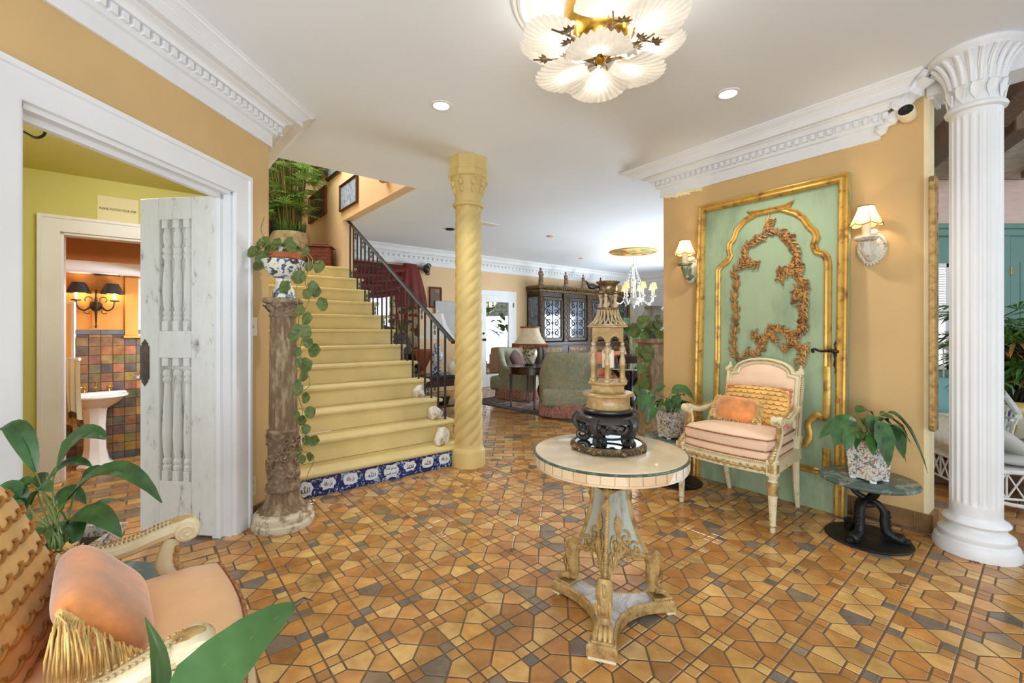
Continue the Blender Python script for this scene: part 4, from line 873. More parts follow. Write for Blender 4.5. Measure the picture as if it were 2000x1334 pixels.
lily('large peace lily in a floral planter on the table in front of the left doorway', (-1.43, 1.42, .358), .085, .115, .19,
     [(112, 914, 206, 858, .0, .06, .105, .055), (70, 922, -4, 846, .0, .02, .055, .075), (88, 946, 180, 912, .0, .03, .045, .04), (132, 976, 316, 982, -.02, -.03, .06, .10), (132, 1018, 238, 1050, -.06, -.10, .062, .045), (92, 1030, 62, 1090, -.12, -.16, .095, .012), (60, 945, 30, 990, -.03, -.05, .05, .03),
      (160, 934, 212, 926, .06, .1, .04, .02), (48, 1002, -5, 958, -.05, -.08, .05, .04), (40, 1008, -14, 1012, -.08, -.1, .05, .03), (75, 960, 95, 930, .02, .04, .06, .02), (100, 990, 168, 985, .04, .06, .05, .045), (60, 985, 100, 960, -.06, -.08, .05, .03), (118, 1000, 142, 962, -.02, .0, .04, .02)], 4, PI / 4 + .2, 9, 3, 1.1)
# the plant at the camera's left: one broad blade reaches into view
t = thing('potted_aspidistra', 'broad green blade of a potted plant rising in front of the near left fauteuil', 'plant', (-.44, .30, 0), 0)
m = MB(); m.lathe([(0, 0), (.11, 0), (.115, .01), (.15, .24), (.158, .25), (.155, .262), (.14, .262), (.135, .22), (0, .22)], 40); m.obj('planter', M['famille'], t); m = MB(); m.lathe([(0, .222), (.134, .222), (.1, .24), (0, .245)], 30); m.obj('soil', M['soil'], t)
L0 = Vector((-.44, .30, 0)); mb, ms = MB(), MB()
B_, T_ = at(330, 1420, .50) - L0, at(580, 1178, .66) - L0
P = [B_ * (1 - f) + T_ * f + Vector((0, 0, .015 * math.sin(PI * f))) for f in [i / 14 for i in range(15)]]
mb.leaf(P, .092, up=(.25, -1, .75), fold=.18, nv=9, shape=lambda t: max(0, 1 - t) ** .62 * min(1, .2 + t * 4))
ms.tube(bez((.02, .0, .23), (.02, .02, .45), B_ - (T_ - B_) * .5, B_, 10), .005, 6); ms.tube([p + Vector((0, .002, -.003)) for p in P[:-1]], .003, 5)
b2, t2 = at(300, 1400, .52) - L0, at(283, 1205, .62) - L0; mb.leaf([b2 * (1 - f) + t2 * f + Vector((.012 * math.sin(PI * f), 0, 0)) for f in [i / 8 for i in range(9)]], .03, up=(1, -.4, .3), fold=.3); ms.tube(bez((0, .02, .23), (0, .03, .45), b2 - (t2 - b2) * .3, b2, 8), .004, 6)
for a in (2.4, 3.6, 4.6, 5.4): d = Vector((math.cos(a), math.sin(a), 0)); lilyleaf(mb, ms, d * .02 + Vector((0, 0, .23)), d * .06 + Vector((0, 0, .42)), d * .2 + Vector((0, 0, .62)), Vector((0, 0, .03)), .09)
fo_ = mb.obj('foliage', M['bladeleaf'], t, 60); ms.obj('stems', M['stem'], t)
m = MB(); m.tube([T_ - (T_ - B_) * .02, T_ + Vector((.010, 0, .006)), T_ + Vector((.022, .002, .002))], [.004, .003, .0008], 5); m.obj('withered_tip', M['bronze'], fo_)
# ================================================================ shell chandelier on the foyer ceiling
CC = Vector((.405, 2.04, 0))
M['shell'] = sheer('frosted_shell_glass', 'F0EDE6', .42, .3, .03, 30, .10, 'FFF4E0')
M['bulb'] = emit('lit_bulb', 'FFF3DC', 9)
t = thing('ceiling_medallion', 'round white ringed ceiling rose above the shell chandelier', 'ceiling rose', (CC.x, CC.y, H - .03))
m = MB(); m.lathe([(0, .03), (.41, .03), (.41, .022), (.40, .016), (.385, .018), (.38, .01), (.368, .006), (.36, .01), (.352, .02), (.25, .02), (.24, .012), (.22, .006), (0, .004)], 72); m.obj('rose', M['trim'], t)
t = thing('shell_chandelier', 'brass ceiling chandelier of frosted scallop-shell shades and bronze leaves', 'chandelier', (CC.x, CC.y, 2.44))
M['polbrass'] = plain('polished_brass', (.80, .64, .28), .2, .95, .08, 6)
m = MB(); m.lathe([(.16, .277), (.165, .25), (.17, .20), (.155, .13), (.12, .08), (.07, .05), (.04, .04), (.02, .02), (.024, .01), (.014, -.005), (0, -.012)], 40); m.obj('body', M['polbrass'], t)
def shell(mb, hinge, out, up, Ls, W=1.15, bulge=.05):
    out, up = Vector(out).normalized(), Vector(up).normalized(); sd = out.cross(up).normalized(); up = sd.cross(out); hg = Vector(hinge)
    def fn(u, v):
        a = (u - .5) * 2 * 1.25; vv = .08 + .92 * v; R_ = Ls * vv * (.62 + .38 * math.cos(a * .9)); rib = .0035 * math.sin(u * 2 * PI * 15) * v
        e = .006 * math.sin(u * 2 * PI * 15) * (v > .97)
        return hg + out * ((R_ + e) * math.cos(a)) + sd * (R_ * math.sin(a) * W) - up * (bulge * math.sin(PI * min(1, v * .62)) * (1 - .35 * (a / 1.25) ** 2) - rib)
    mb.surf(fn, 60, 10)
bulbs = []
for az, r0, z0, el, Ls in [(-104, .05, .0, .06, .235), (14, .06, .01, .10, .25), (84, .05, .01, .04, .25), (152, .06, .01, .08, .25), (203, .15, .06, .30, .22), (-92, .16, .09, .30, .24), (-46, .16, .07, .32, .25), (0, .16, .08, .30, .22), (50, .16, .09, .3, .22), (112, .16, .09, .3, .22), (160, .16, .1, .4, .22)]:
    if 1:
        a = math.radians(az); d = Vector((math.cos(a), math.sin(a), 0)); o = d * math.cos(el) + Vector((0, 0, math.sin(el))); u = -d * math.sin(el) + Vector((0, 0, math.cos(el)))
        m = MB(); shell(m, d * r0 + Vector((0, 0, z0)), o, u, Ls, .82, .055); m.obj('shell_shade', M['shell'], t, 70)
        bp_ = d * r0 + Vector((0, 0, z0)) + o * (Ls * .42) + u * .022; bulbs.append(bp_); m = MB(); m.ell(bp_, (.016, .016, .016), 12, 8); m.tube([d * (r0 * .9) + Vector((0, 0, z0 + .02)), bp_], .006, 6); m.obj('bulb', M['bulb'], t)
q = random.Random(4)
for k in range(7):                                                # bronze sprays between the shells
    a = 2 * PI * k / 7 + .2; d = Vector((math.cos(a), math.sin(a), 0)); s_ = Vector((-d.y, d.x, 0)); m = MB(); b0 = d * .03 + Vector((0, 0, .01)); e = d * q.uniform(.24, .32) + Vector((0, 0, q.uniform(.02, .07)))
    P = smooth_path([b0, d * .1 + Vector((0, 0, .035)), d * .18 + s_ * .02 + Vector((0, 0, .03)), e], 4); m.tube(P, [.009 - .0055 * i / (len(P) - 1) for i in range(len(P))], 6)
    for i, f in ((5, 1), (7, -1), (9, 1)):
        c = P[i] + s_ * (.03 * f) + d * .03 - Vector((0, 0, .008)); m.tube([P[i], c], .003, 5)
        for w_ in range(5): b = (w_ - 2) * .6; m.leaf([c, c + (d * math.cos(b) + s_ * math.sin(b)) * .022 - Vector((0, 0, .004)), c + (d * math.cos(b) + s_ * math.sin(b)) * .042], .022, up=(0, 0, 1))
    m.obj('leaf_spray', M['antbronze'], t)
CHB = [Vector((CC.x, CC.y, 2.44)) + b for b in bulbs]
# ================================================================ recessed lights, vents, sensors in the ceiling
M['downlight'] = emit('downlight_lens', 'FFFFFF', 9)
DL = []
def downlight(px, py, label, r=.055):
    p = onz(px, py, H); t = thing('recessed_light', label, 'ceiling light', (p.x, p.y, H - .006), 0, 'recessed ceiling lights'); m = MB(); m.lathe([(r, .009), (r * 1.35, .009), (r * 1.35, .002), (r * 1.25, 0), (r, 0), (r * .94, .003)], 32, cap=False); m.obj('trim_ring', M['trim'], t)
    m = MB(); m.lathe([(0, .0035), (r * .95, .0035)], 32, cap=False); m.obj('lens', M['downlight'], t); DL.append(p)
downlight(862, 206, 'lit recessed ceiling light nearer the twisted column')
downlight(1422, 183, 'lit recessed ceiling light nearer the right wall')
p = onz(950, 437, H); t = thing('ceiling_vent', 'white slotted ceiling vent right of the twisted column', 'vent', (p.x, p.y, H - .008), math.atan2(RU.y, RU.x)); m = MB(); m.bx((-.18, -.08, 0), (.18, .08, .008), .002); f_ = m.obj('frame', M['trim'], t)
m = MB(); [m.bx((-.15, -.055 + .022 * k, -.003), (.15, -.045 + .022 * k, .001)) for k in range(6)]; m.obj('louvre', M['plate'], f_)
for px, py, lb in ((1136, 504, 'small round ceiling fitting above the dark cabinet'), (1075, 461, 'small round ceiling fitting midway to the cabinet')):
    p = onz(px, py, H); m = MB(); m.lathe([(0, 0), (.05, 0), (.062, .006), (.065, .016), (0, .016)], 24, (p.x, p.y, H - .016)); tag(m.obj('ceiling_fitting', M['plate'], loc=(p.x, p.y, H - .016)), lb, 'ceiling fitting', 'small ceiling fittings')
p = onz(879, 447, H); m = MB(); m.lathe([(0, 0), (.05, 0), (.07, .01), (.07, .02), (0, .02)], 24, (p.x, p.y, H - .02)); tag(m.obj('ceiling_fitting', M['black'], loc=(p.x, p.y, H - .02)), 'small black round ceiling fitting left of the twisted column', 'ceiling fitting', 'small ceiling fittings')
# ================================================================ wall sconces
M['shade'] = sheer('pleated_cream_silk', 'F3D9A0', .55, .7, .08, 60, .55, 'FFC978', (1, 1, .05), .2)
M['shadetrim'] = plain('brown_shade_braid', (.42, .30, .15), .7)
M['plaster'] = worn('chalky_carved_plaster', (.86, .84, .79), (.70, .66, .58), 18, .6, .8, 0, .3)
M['verdigris'] = worn('green_carved_plaster', (.45, .52, .40), (.80, .77, .66), 12, .52, .8, 0, .3)
SCN = []
def sconce(label, px, py, mt, s=1.0):
    p = onplane(px, py, rw(0, .0), RN); t = thing('wall_sconce', label, 'wall lamp', p, RZ, 'pair of carved sconces'); t.scale = (s,) * 3; zz = Vector((0, 0, 1))
    m = MB(); m.T = Matrix.Rotation(PI / 2, 4, 'X'); m.lathe([(0, 0), (.078, 0), (.08, .012), (.072, .02), (.06, .014), (.05, .02), (.04, .026), (0, .03)], 36, sy=1.25); 
    for k in range(28): a = 2 * PI * k / 28; m.ell((.068 * math.cos(a), .085 * math.sin(a), .017), .0065, 6, 4)
    m.T = Matrix(); 
    for k in range(7): a = (k - 3) * .42; m.tube([(0, -.02, -.07), (math.sin(a) * .035, -.03, -.07 - math.cos(a) * .028), (math.sin(a) * .045, -.022, -.07 - math.cos(a) * .045)], [.012, .011, .005], 6); m.tube([(0, -.018, .085), (math.sin(a) * .03, -.022, .085 + math.cos(a) * .02), (math.sin(a) * .04, -.016, .085 + math.cos(a) * .036)], [.009, .009, .004], 6)
    m.obj('backplate', M['plaster'], t)
    m = MB(); m.tube(smooth_path([(0, -.02, -.065), (0, -.06, -.06), (0, -.1, -.02), (0, -.112, .03)], 4), [.03 - .0006 * i for i in range(13)], 10)
    for k in range(5): a = (k - 2) * .5; m.tube([(0, -.06, -.055), (math.sin(a) * .04, -.075 - .02 * math.cos(a), -.01), (math.sin(a) * .05, -.10, .025)], [.012, .013, .007], 6)
    m.lathe([(0, .03), (.05, .032), (.062, .042), (.064, .05), (.058, .056), (0, .056)], 28, (0, -.115, 0)); m.obj('bracket', M[mt], t)
    m = MB(); m.lathe([(0, .056), (.024, .056), (.024, .15), (.018, .153), (0, .153)], 20, (0, -.115, 0)); m.obj('candle_sleeve', M['candle'], t)
    m = MB(); m.ell((0, -.115, .178), (.013, .013, .022), 12, 8); m.obj('bulb', M['bulb'], t)
    n = 6; sc = lambda a, r, z: r * (1 - .10 * abs(math.sin(a * n / 2)) ** 2 * 0 + .0) * (1 + .035 * math.cos(a * n))
    m = MB(); Z = [(.085, .135), (.074, .155), (.058, .19), (.047, .22), (.041, .245)]
    vs = []; N_ = 72
    for j, (r, z) in enumerate(Z):
        for i in range(N_): a = 2 * PI * i / N_; f = abs(math.sin(a * n / 2)); vs.append((r * (.93 + .07 * f) * math.cos(a), -.115 + r * (.93 + .07 * f) * math.sin(a), z - (.014 * f if j == 0 else 0)))
    m.add(vs, [[j * N_ + i, j * N_ + (i + 1) % N_, (j + 1) * N_ + (i + 1) % N_, (j + 1) * N_ + i] for j in range(4) for i in range(N_)]); sh = m.obj('shade', M['shade'], t, 60)
    m = MB(); m.tube([vs[i] for i in range(N_)], .0026, 5, closed=True); m.tube([vs[4 * N_ + i] for i in range(N_)], .003, 5, closed=True)
    for k in range(n): m.tube([vs[j * N_ + k * N_ // n] for j in range(5)], .0017, 5)
    m.obj('braid', M['shadetrim'], sh); SCN.append(t.matrix_basis @ Vector((0, -.115, .178)))
sconce('green and cream carved sconce with a lit shade left of the green panel', 1352, 528, 'verdigris', 1.0)
sconce('white carved sconce with a lit shade right of the green panel', 1703, 484, 'plaster', 1.02)
# security camera at the crown's cut end
p = onplane(1776, 228, rw(0), RN); t = thing('security_camera', 'small white security camera with a black face near the cut crown moulding', 'camera', p, RZ)
m = MB(); m.T = Matrix.Translation((0, -.045, 0)) @ Matrix.Rotation(math.radians(68), 4, 'X'); m.lathe([(0, -.04), (.03, -.038), (.040, -.025), (.043, 0), (.043, .04), (.040, .044), (0, .044)], 32); h_ = m.obj('housing', plain('camera_shell', (.90, .85, .74), .4), t)
X = m.T.copy(); m = MB(); m.T = X; m.lathe([(0, .043), (.037, .043), (.037, .0455), (0, .0465)], 32); fc_ = m.obj('face', M['black'], h_); m = MB(); m.T = X; m.lathe([(0, .046), (.010, .046), (.012, .048), (.007, .049), (0, .048)], 20, (0, .008, 0)); m.obj('lens', M['ebony'], fc_)
m = MB(); m.lathe([(0, -.02), (.02, -.02), (.02, .02), (0, .02)], 16) if 0 else m.tube([(0, 0, .0), (0, -.02, .0)], .018, 12); m.obj('mount', M['plate'], t)
# ================================================================ staircase
RI, S0, TR = .174, 3.395, .264
def sN(n): return S0 + TR * (n - 1)
t = thing('staircase', 'yellow painted flight of stairs with blue calligraphy tiles on its bottom riser', 'stairs', us(1.4, S0), math.atan2(RU.y, RU.x))
# local x along the risers (u - 1.4), local y up the flight (s - S0)
ul, ur = .645 - 1.4, 2.29 - 1.4
TX = [plain('stair_scuff', (.82, .72, .45), .6)]
for n in range(1, 13):
    y = TR * (n - 1) + .025; z = RI * n
    m = MB(); m.bx((ul, y, 0 if n == 1 else z - RI * 1.0), (ur, y + TR + .02, z - .035)); m.obj('riser', M['stair'], t)
    m = MB(); m.bx((ul, y + .002, z - .05), (ur + .012, y + .02, z - .034)); m.box(((ul + ur) / 2 + .02, y + (TR + .03) / 2 - .026, z - .018), (ur - ul + .04, TR + .03 + (0 if n < 12 else .0), .036), .015, seg=3); m.obj('tread', M['stair'], t, 50)
m = MB(); m.bx((ul, 12 * TR - .2, 12 * RI - .2), (2.13 - 1.4, 9.2 - S0, 12 * RI - .001)); m.obj('landing', M['stair'], t)
m = MB(); m.add([(ur - .02, .06, 0), (ur - .02, 12 * TR, 0), (ur - .02, 12 * TR, 12 * RI - .2), (ur - .02, .06, RI - .05)], [[0, 1, 2, 3]]); m.obj('stringer', M['stair'], t)
# calligraphy tiles on the bottom riser: white cartouche on cobalt, black brush lettering
M['cobalt'] = patch('cobalt_arabesque', [(.10, .14, .38), (.13, .18, .46), (.62, .68, .80), (.09, .13, .36), (.12, .17, .44), (.45, .62, .72), (.10, .15, .40)], 30, .22, 'voro', 2.2)
M['tilewhite'] = plain('tile_white', (.88, .90, .93), .22, var=.02)
M['tileink'] = plain('tile_ink', (.06, .07, .12), .3, var=.1)
try: AF = bpy.data.fonts.load(bpy.utils.system_resource('DATAFILES', path='fonts') + '/NotoSansArabic-VariableFont_wdth,wght.woff2')
except Exception: AF = None
def glyphs(body, h, name, mat, par, M4, w=None):
    cu = bpy.data.curves.new(name, 'FONT'); cu.body = body; cu.size = 1; cu.align_x = 'CENTER'; cu.align_y = 'CENTER'; cu.extrude = .004
    if AF and any(ord(c) > 1000 for c in body): cu.font = AF
    o = bpy.data.objects.new(name, cu); COL.objects.link(o); dg = bpy.context.evaluated_depsgraph_get(); dg.update(); me = bpy.data.meshes.new_from_object(o.evaluated_get(dg)); bpy.data.objects.remove(o); bpy.data.curves.remove(cu)
    if not me.vertices: return None
    xs = [v.co.x for v in me.vertices]; ys = [v.co.y for v in me.vertices]; cx, cy = (max(xs) + min(xs)) / 2, (max(ys) + min(ys)) / 2; k = h / max(1e-6, (max(ys) - min(ys)))
    if w: k2 = w / max(1e-6, max(xs) - min(xs))
    else: k2 = k
    for v in me.vertices: v.co = M4 @ Vector(((v.co.x - cx) * k2, (v.co.y - cy) * k, v.co.z * .3))
    me.materials.append(mat); o = bpy.data.objects.new(name, me); COL.objects.link(o); o.parent = par; return o
# presentation forms, written in visual order: the name of God with its epithets; the fifth tile carries the opening formula
AL = 'ﷲ'; JJ = '\uFEEA\uFEDF\uFEFC\uFE9F \uFEDE\uFE9F'; MH = '\uFEAA\uFEE4\uFEA4\uFEE3'; BI = ('\uFEEA\uFEE0\uFEDF\uFE8D \uFEE2\uFEB4\uFE91', '\uFEE2\uFEF4\uFEA3\uFEAE\uFEDF\uFE8D \uFEE6\uFEE4\uFEA3\uFEAE\uFEDF\uFE8D')
TLW = 1.32 / 8; x0 = .80 - 1.4
def cart(k, sx, sz, n=64):
    out = []
    for i in range(n):
        a = 2 * PI * i / n
        if k == 0: r = 1 + .05 * math.cos(8 * a); c, s_ = math.cos(a), math.sin(a)
        elif k == 1: r = 1 + .09 * abs(math.cos(4 * a)); c, s_ = (math.copysign(abs(math.cos(a)) ** .55, math.cos(a)), math.copysign(abs(math.sin(a)) ** .55, math.sin(a)))
        else: r = 1 + .11 * math.cos(6 * a); c, s_ = (math.copysign(abs(math.cos(a)) ** .7, math.cos(a)), math.copysign(abs(math.sin(a)) ** .7, math.sin(a)))
        out.append((sx * r * c, sz * r * s_))
    return out
for k in range(9):
    xa = x0 + (TLW) * (k - 1) ; xc = xa + TLW / 2
    if k == 0 and xa < ul: xa = ul + .002; xc = xa + .07
    m = MB(); m.box((xa + TLW / 2, .0205, .067), (TLW - .003, .009, .134), .002); tl = m.obj('calligraphy_tile', M['cobalt'], t)
    q = 2 if k == 5 else (k % 3); sx, sz = (.058, .054) if k in (5, 1) else (.05, .040)
    P = cart({5: 2}.get(k, (1, 0, 2, 1)[k % 4]), sx, sz); c = Vector((xa + TLW / 2, .0155, .07 if k in (1, 5) else .078)); n = len(P)
    m = MB(); m.add([c + Vector((x, -.001, z)) for x, z in P] + [c + Vector((x, .003, z)) for x, z in P] + [c + Vector((0, -.001, 0))], [[i, (i + 1) % n, 2 * n] for i in range(n)] + [[i, (i + 1) % n, n + (i + 1) % n, n + i] for i in range(n)]); m.obj('cartouche', M['tilewhite'], tl)
    R4 = Matrix.Translation(c + Vector((0, -.0018, 0))) @ Matrix.Rotation(PI / 2, 4, 'X')
    if k == 5:
        for i, bdy in enumerate(BI): glyphs(bdy, .026, 'lettering', M['tileink'], tl, Matrix.Translation((0, 0, .020 - .040 * i)) @ R4, .088)
    else: glyphs((AL, AL, JJ, JJ, AL, '', MH, AL, JJ)[k], sz * 1.05, 'lettering', M['tileink'], tl, R4, sx * 1.25)
    m = MB(); r_ = random.Random(k)
    for i in range(10):                                           # white tendrils in the corners
        a = r_.uniform(0, 2 * PI); e = Vector((math.copysign(r_.uniform(.045, .068), math.cos(a)), 0, math.copysign(r_.uniform(.045, .058), math.sin(a)))); z_ = c.z - .067
        pts = [Vector((xa + TLW / 2, .0158, .067)) + e + Vector((.010 * math.cos(b) * b * .3, 0, .010 * math.sin(b) * b * .3)) for b in [j * .5 for j in range(7)]]
        pts = [p for p in pts if abs(p.x - xa - TLW / 2) < TLW * .48 and .005 < p.z < .13]
        if len(pts) > 2: m.tube(pts, .0018, 4)
    if m.v: m.obj('tendril', M['tilewhite'], tl)
# ================================================================ quartz lumps on the steps
M['quartz'] = worn('white_quartz', (.88, .86, .83), (.62, .50, .40), 14, .60, .7, 0, .5, mid=(.94, .93, .92))
def rock(label, px, py, n, s, seed):
    q = random.Random(seed); p = onz(px, py, RI * n); r = bmesh.new(); bmesh.ops.create_icosphere(r, subdivisions=3, radius=1.0)
    dirs = [(Vector((q.uniform(-1, 1), q.uniform(-1, 1), q.uniform(-.6, 1))).normalized(), q.uniform(.55, .85)) for _ in range(16)]
    for v in r.verts:
        for d, h in dirs:
            e = v.co.dot(d) - h
            if e > 0: v.co -= d * e * .92
        v.co += Vector((q.uniform(-1, 1), q.uniform(-1, 1), q.uniform(-1, 1))) * .02
        v.co = Vector((v.co.x * s[0], v.co.y * s[1], max(-.62, v.co.z) * s[2]))
    zmin = min(v.co.z for v in r.verts)
    for v in r.verts: v.co.z -= zmin
    m = MB(); m.T = Matrix.Translation(p + Vector((0, 0, .0005))) @ Matrix.Rotation(q.uniform(0, 6), 4, 'Z'); m.bm(r); tag(m.obj('quartz_rock', M['quartz'], ang=25, loc=p), label, 'rock', 'quartz lumps on the stairs')
rock('white quartz lump on the bottom step beside the twisted column', 862, 868, 1, (.098, .08, .115), 11)
rock('white quartz lump on the second step from the floor', 850, 818, 2, (.092, .08, .095), 12)
rock('smallest white quartz lump, on the third step from the floor', 818, 775, 3, (.09, .07, .08), 13)
# ================================================================ wrought-iron railing
t = thing('stair_railing', 'dark wrought-iron stair railing with small scroll ornaments between its bars', 'railing', us(2.09, S0 + TR))
def rl(s): return (s - (S0 + .29)) * .605 + 1.15
def Lc(p): return p - us(2.09, S0 + TR)
def uu(s): return 2.245 - .012 * (s - 3.7)
m = MB(); P = [us(uu(s), s, rl(s)) for s in [S0 + .20 + i * (2.80 / 12) for i in range(13)]] + [us(uu(6.42), 6.46, rl(6.40) - .01), us(uu(6.42), 6.5, rl(6.40) - .05)]
m.tube([Lc(p) for p in P], .019, 6, flat=1.4); m.obj('handrail', M['iron'], t, 30)
def orn(mb, c, s_=1.0):
    zz = Vector((0, 0, 1)); mb.tube([c - zz * .05 * s_, c + zz * .055 * s_], [.004, .0025], 5)
    for q in (-1, 1):
        for f, o in ((1, .01), (-1, -.012)): mb.tube([c + zz * o * s_ + BS * (q * (.003 + .016 * math.sin(k * .55))) * s_ + zz * (f * .02 * (1 - math.cos(k * .55)) * .8) * s_ for k in range(7)], .0035, 5)
bars = []
for n in range(2, 12):
    for f in (.085, .215):
        s = sN(n) + f; u = uu(s); bars.append((s, u, RI * n))
        m = MB(); a, b = us(u, s, RI * n - .001), us(u, s, rl(s)); c = Lc((a + b) / 2); m.box(c, (.017, .017, (b - a).z), .002, rz=math.atan2(RU.y, RU.x)); m.obj('baluster', M['iron'], t)
for i, ((s0, u0, z0), (s1, u1, z1)) in enumerate(zip(bars, bars[1:])):
    s, u = (s0 + s1) / 2, (u0 + u1) / 2; m = MB(); same = z0 == z1
    hs = [z0 + .06] if same else []
    hs += [rl(s) - .09] if i % 2 else []
    hs += [z0 + .30] if (i // 2) % 2 == 0 and not same else []
    for h_ in hs: orn(m, Lc(us(u, s, h_)), 1.0)
    if m.v: m.obj('scroll_ornament', M['iron'], t)
# ================================================================ landing: big pot of palms, carved box, pictures, dark hanging
LZ = 12 * RI
p = us(1.60, 6.92, LZ); t = thing('potted_bamboo_palm', 'tall bamboo palm in a grey stone pot at the head of the stairs', 'plant', p)
M['stonepot'] = plain('mossy_stone_pot', (.60, .55, .42), .9, var=.2, sc=14, bump=.5, bsc=40)
m = MB(); m.lathe([(.17, 0), (.25, .06), (.29, .2), (.285, .34), (.25, .46), (.235, .49), (.225, .50), (.21, .49), (.2, .44), (0, .44)], 40); m.obj('pot', M['stonepot'], t); m = MB(); m.lathe([(0, .43), (.21, .43), (.205, .47), (.1, .5), (0, .51)], 24); m.obj('soil', M['soil'], t)
q = random.Random(21); ms, mb, mm = MB(), MB(), MB()
def fan(mb, c, d, n, l, w, spread=2.2, droop=.35, q=q):
    d = d.normalized(); sd = d.cross(Vector((0, 0, 1))); sd = sd.normalized() if sd.length > .01 else Vector((1, 0, 0)); up = sd.cross(d)
    for k in range(n):
        a = (k / (n - 1) - .5) * spread; e = d * math.cos(a) + sd * math.sin(a); L_ = l * (1 - .25 * abs(a) / spread * 2) * q.uniform(.85, 1.1)
        mb.leaf([c, c + e * L_ * .5 + Vector((0, 0, .02 * L_)), c + e * L_ * .85 - Vector((0, 0, droop * L_ * .3)), c + e * L_ - Vector((0, 0, droop * L_ * .6))], w, up=up, fold=.3, nv=3)
for k in range(32):
    a = q.uniform(0, 2 * PI); r = q.uniform(.02, .17); b = Vector((r * math.cos(a), r * math.sin(a), .47)); tp_ = b * 2.1 + Vector((q.uniform(-.12, .12), q.uniform(-.12, .12), q.uniform(.5, 1.55))); P = bez(b, b + Vector((0, 0, .3)), tp_ - Vector((0, 0, .3)), tp_, 8); ms.tube(P, [.011 - .0007 * i for i in range(9)], 6)
    for i in (2, 3, 5, 6, 8):
        a2 = q.uniform(0, 2 * PI); d = Vector((math.cos(a2), math.sin(a2), q.uniform(-.1, .7))); c = P[i] + d * q.uniform(.05, .15); ms.tube([P[i], c], .0025, 4); fan(mb, c, d, 10, q.uniform(.2, .34), .024)
for k in range(260):
    a = q.uniform(0, 2 * PI); r = q.uniform(0, .21); b = Vector((r * math.cos(a), r * math.sin(a), .48)); e = b * 1.25 + Vector((q.uniform(-.05, .05), q.uniform(-.05, .05), q.uniform(.02, .08))); mm.leaf([b, (b + e) / 2 + Vector((0, 0, .02)), e], .02, nv=3)
ms.obj('canes', plain('cane_stem', (.42, .40, .22), .6, var=.2), t); mb.obj('foliage', M['leaf3'], t, 60); mm.obj('moss', M['leaf2'], t, 60)
M['redwood'] = wood('red_carved_wood', (.36, .15, .10), (.50, .24, .16), 9, .5, (2, 2, 2))
p = us(1.93, 6.62, LZ); t = thing('carved_chest', 'small carved red wooden chest at the head of the stairs', 'box', p, math.atan2(RU.y, RU.x) - .5)
m = MB(); m.box((0, 0, .15), (.30, .24, .27), .01); m.prism([(-.16, -.13), (.16, -.13), (.16, .13), (-.16, .13)], 0, .03); bx_ = m.obj('body', M['redwood'], t); m = MB(); m.box((0, 0, .295), (.34, .28, .02), .006); m.box((0, 0, .325), (.2, .16, .04), .01); m.obj('lid', M['redwood'], t)
m, m2 = MB(), MB()
for i in range(5):
    for j in range(4): m.box((-.11 + .055 * i, -.122, .07 + .05 * j), (.04, .006, .035), .002); i < 4 and m2.box((-.152, -.09 + .06 * i, .07 + .05 * j), (.006, .04, .035), .002)
m.obj('front_carving', M['redwood'], bx_); m2.obj('side_carving', M['redwood'], bx_)
M['frame_dark'] = wood('dark_picture_frame', (.22, .13, .09), (.36, .22, .14), 10, .4, (2, 2, 2))
def framed(name, label, cat, P, fw, matf, matp, nrm, d=.03, group=None, matg=None):
    """P: four corners going round; a bevelled frame and the picture behind it"""
    c = sum(P, Vector()) / 4; t = thing(name, label, cat, c, 0, group); Q = [p - c for p in P]; m = MB(); m.sweep(Q, [(0, 0), (0, d * .7), (fw * .3, d), (fw * .8, d * .6), (fw, d * .35), (fw, 0)], nrm, closed=True); m.obj('frame', matf, t)
    m = MB(); m.add([p * .96 + Vector(nrm) * (d * .3) for p in Q], [[0, 1, 2, 3]]); m.obj('picture', matp, t); return t
US_ = Vector(us(2.145, 5)); nS = -RU
def sp(px, py, o=.004): return onplane(px, py, US_ + nS * o, nS)
def quad(l, r, t0, b0): # vertical picture on the stair wall from its left/right pixel and one side's top and bottom
    A, B = sp(l, 640), sp(r, 640); z0, z1 = sp(r, b0).z, sp(r, t0).z; return [Vector((A.x, A.y, z0)), Vector((A.x, A.y, z1)), Vector((B.x, B.y, z1)), Vector((B.x, B.y, z0))][::-1]
M['paint_blue'] = patch('blue_grey_painting', [(.60, .66, .76), (.68, .73, .82), (.56, .62, .72), (.74, .78, .85)], 6, .2, 'noise', 1.5)
M['paint_dark'] = patch('dark_painting', [(.20, .17, .11), (.28, .24, .14), (.34, .29, .17), (.17, .14, .09)], 7, .35, 'noise', 1.5)
framed('framed_picture', 'pale blue-grey picture in a dark carved frame on the stairwell wall', 'picture', quad(666, 700, 339, 395), .035, M['frame_dark'], M['paint_blue'], nS, .035, 'pictures up the stairwell wall')
framed('framed_picture', 'dark oil painting in a brown frame behind the bamboo palm', 'picture', quad(606, 639, 361, 417), .045, M['redwood'], M['paint_dark'], nS, .04, 'pictures up the stairwell wall')
framed('framed_picture', 'glazed print in a stepped black frame high on the stairwell wall, cut by the ceiling', 'picture', quad(641, 667, 300, 334), .05, M['frame_dark'], M['paint_blue'], nS, .05, 'pictures up the stairwell wall')
framed('framed_picture', 'brown-framed picture high behind the palm tops, cut by the ceiling', 'picture', quad(612, 636, 290, 342), .04, M['redwood'], M['paint_dark'], nS, .04, 'pictures up the stairwell wall')
M['hanging'] = plain('dark_hanging_cloth', (.20, .17, .14), .9, var=.3, sc=4)
t = thing('curtain', 'dark brown curtain hanging behind the bamboo palm at the head of the stairs', 'curtain', us(1.2, 8.6, LZ)); m = MB(); wd = RU * .9
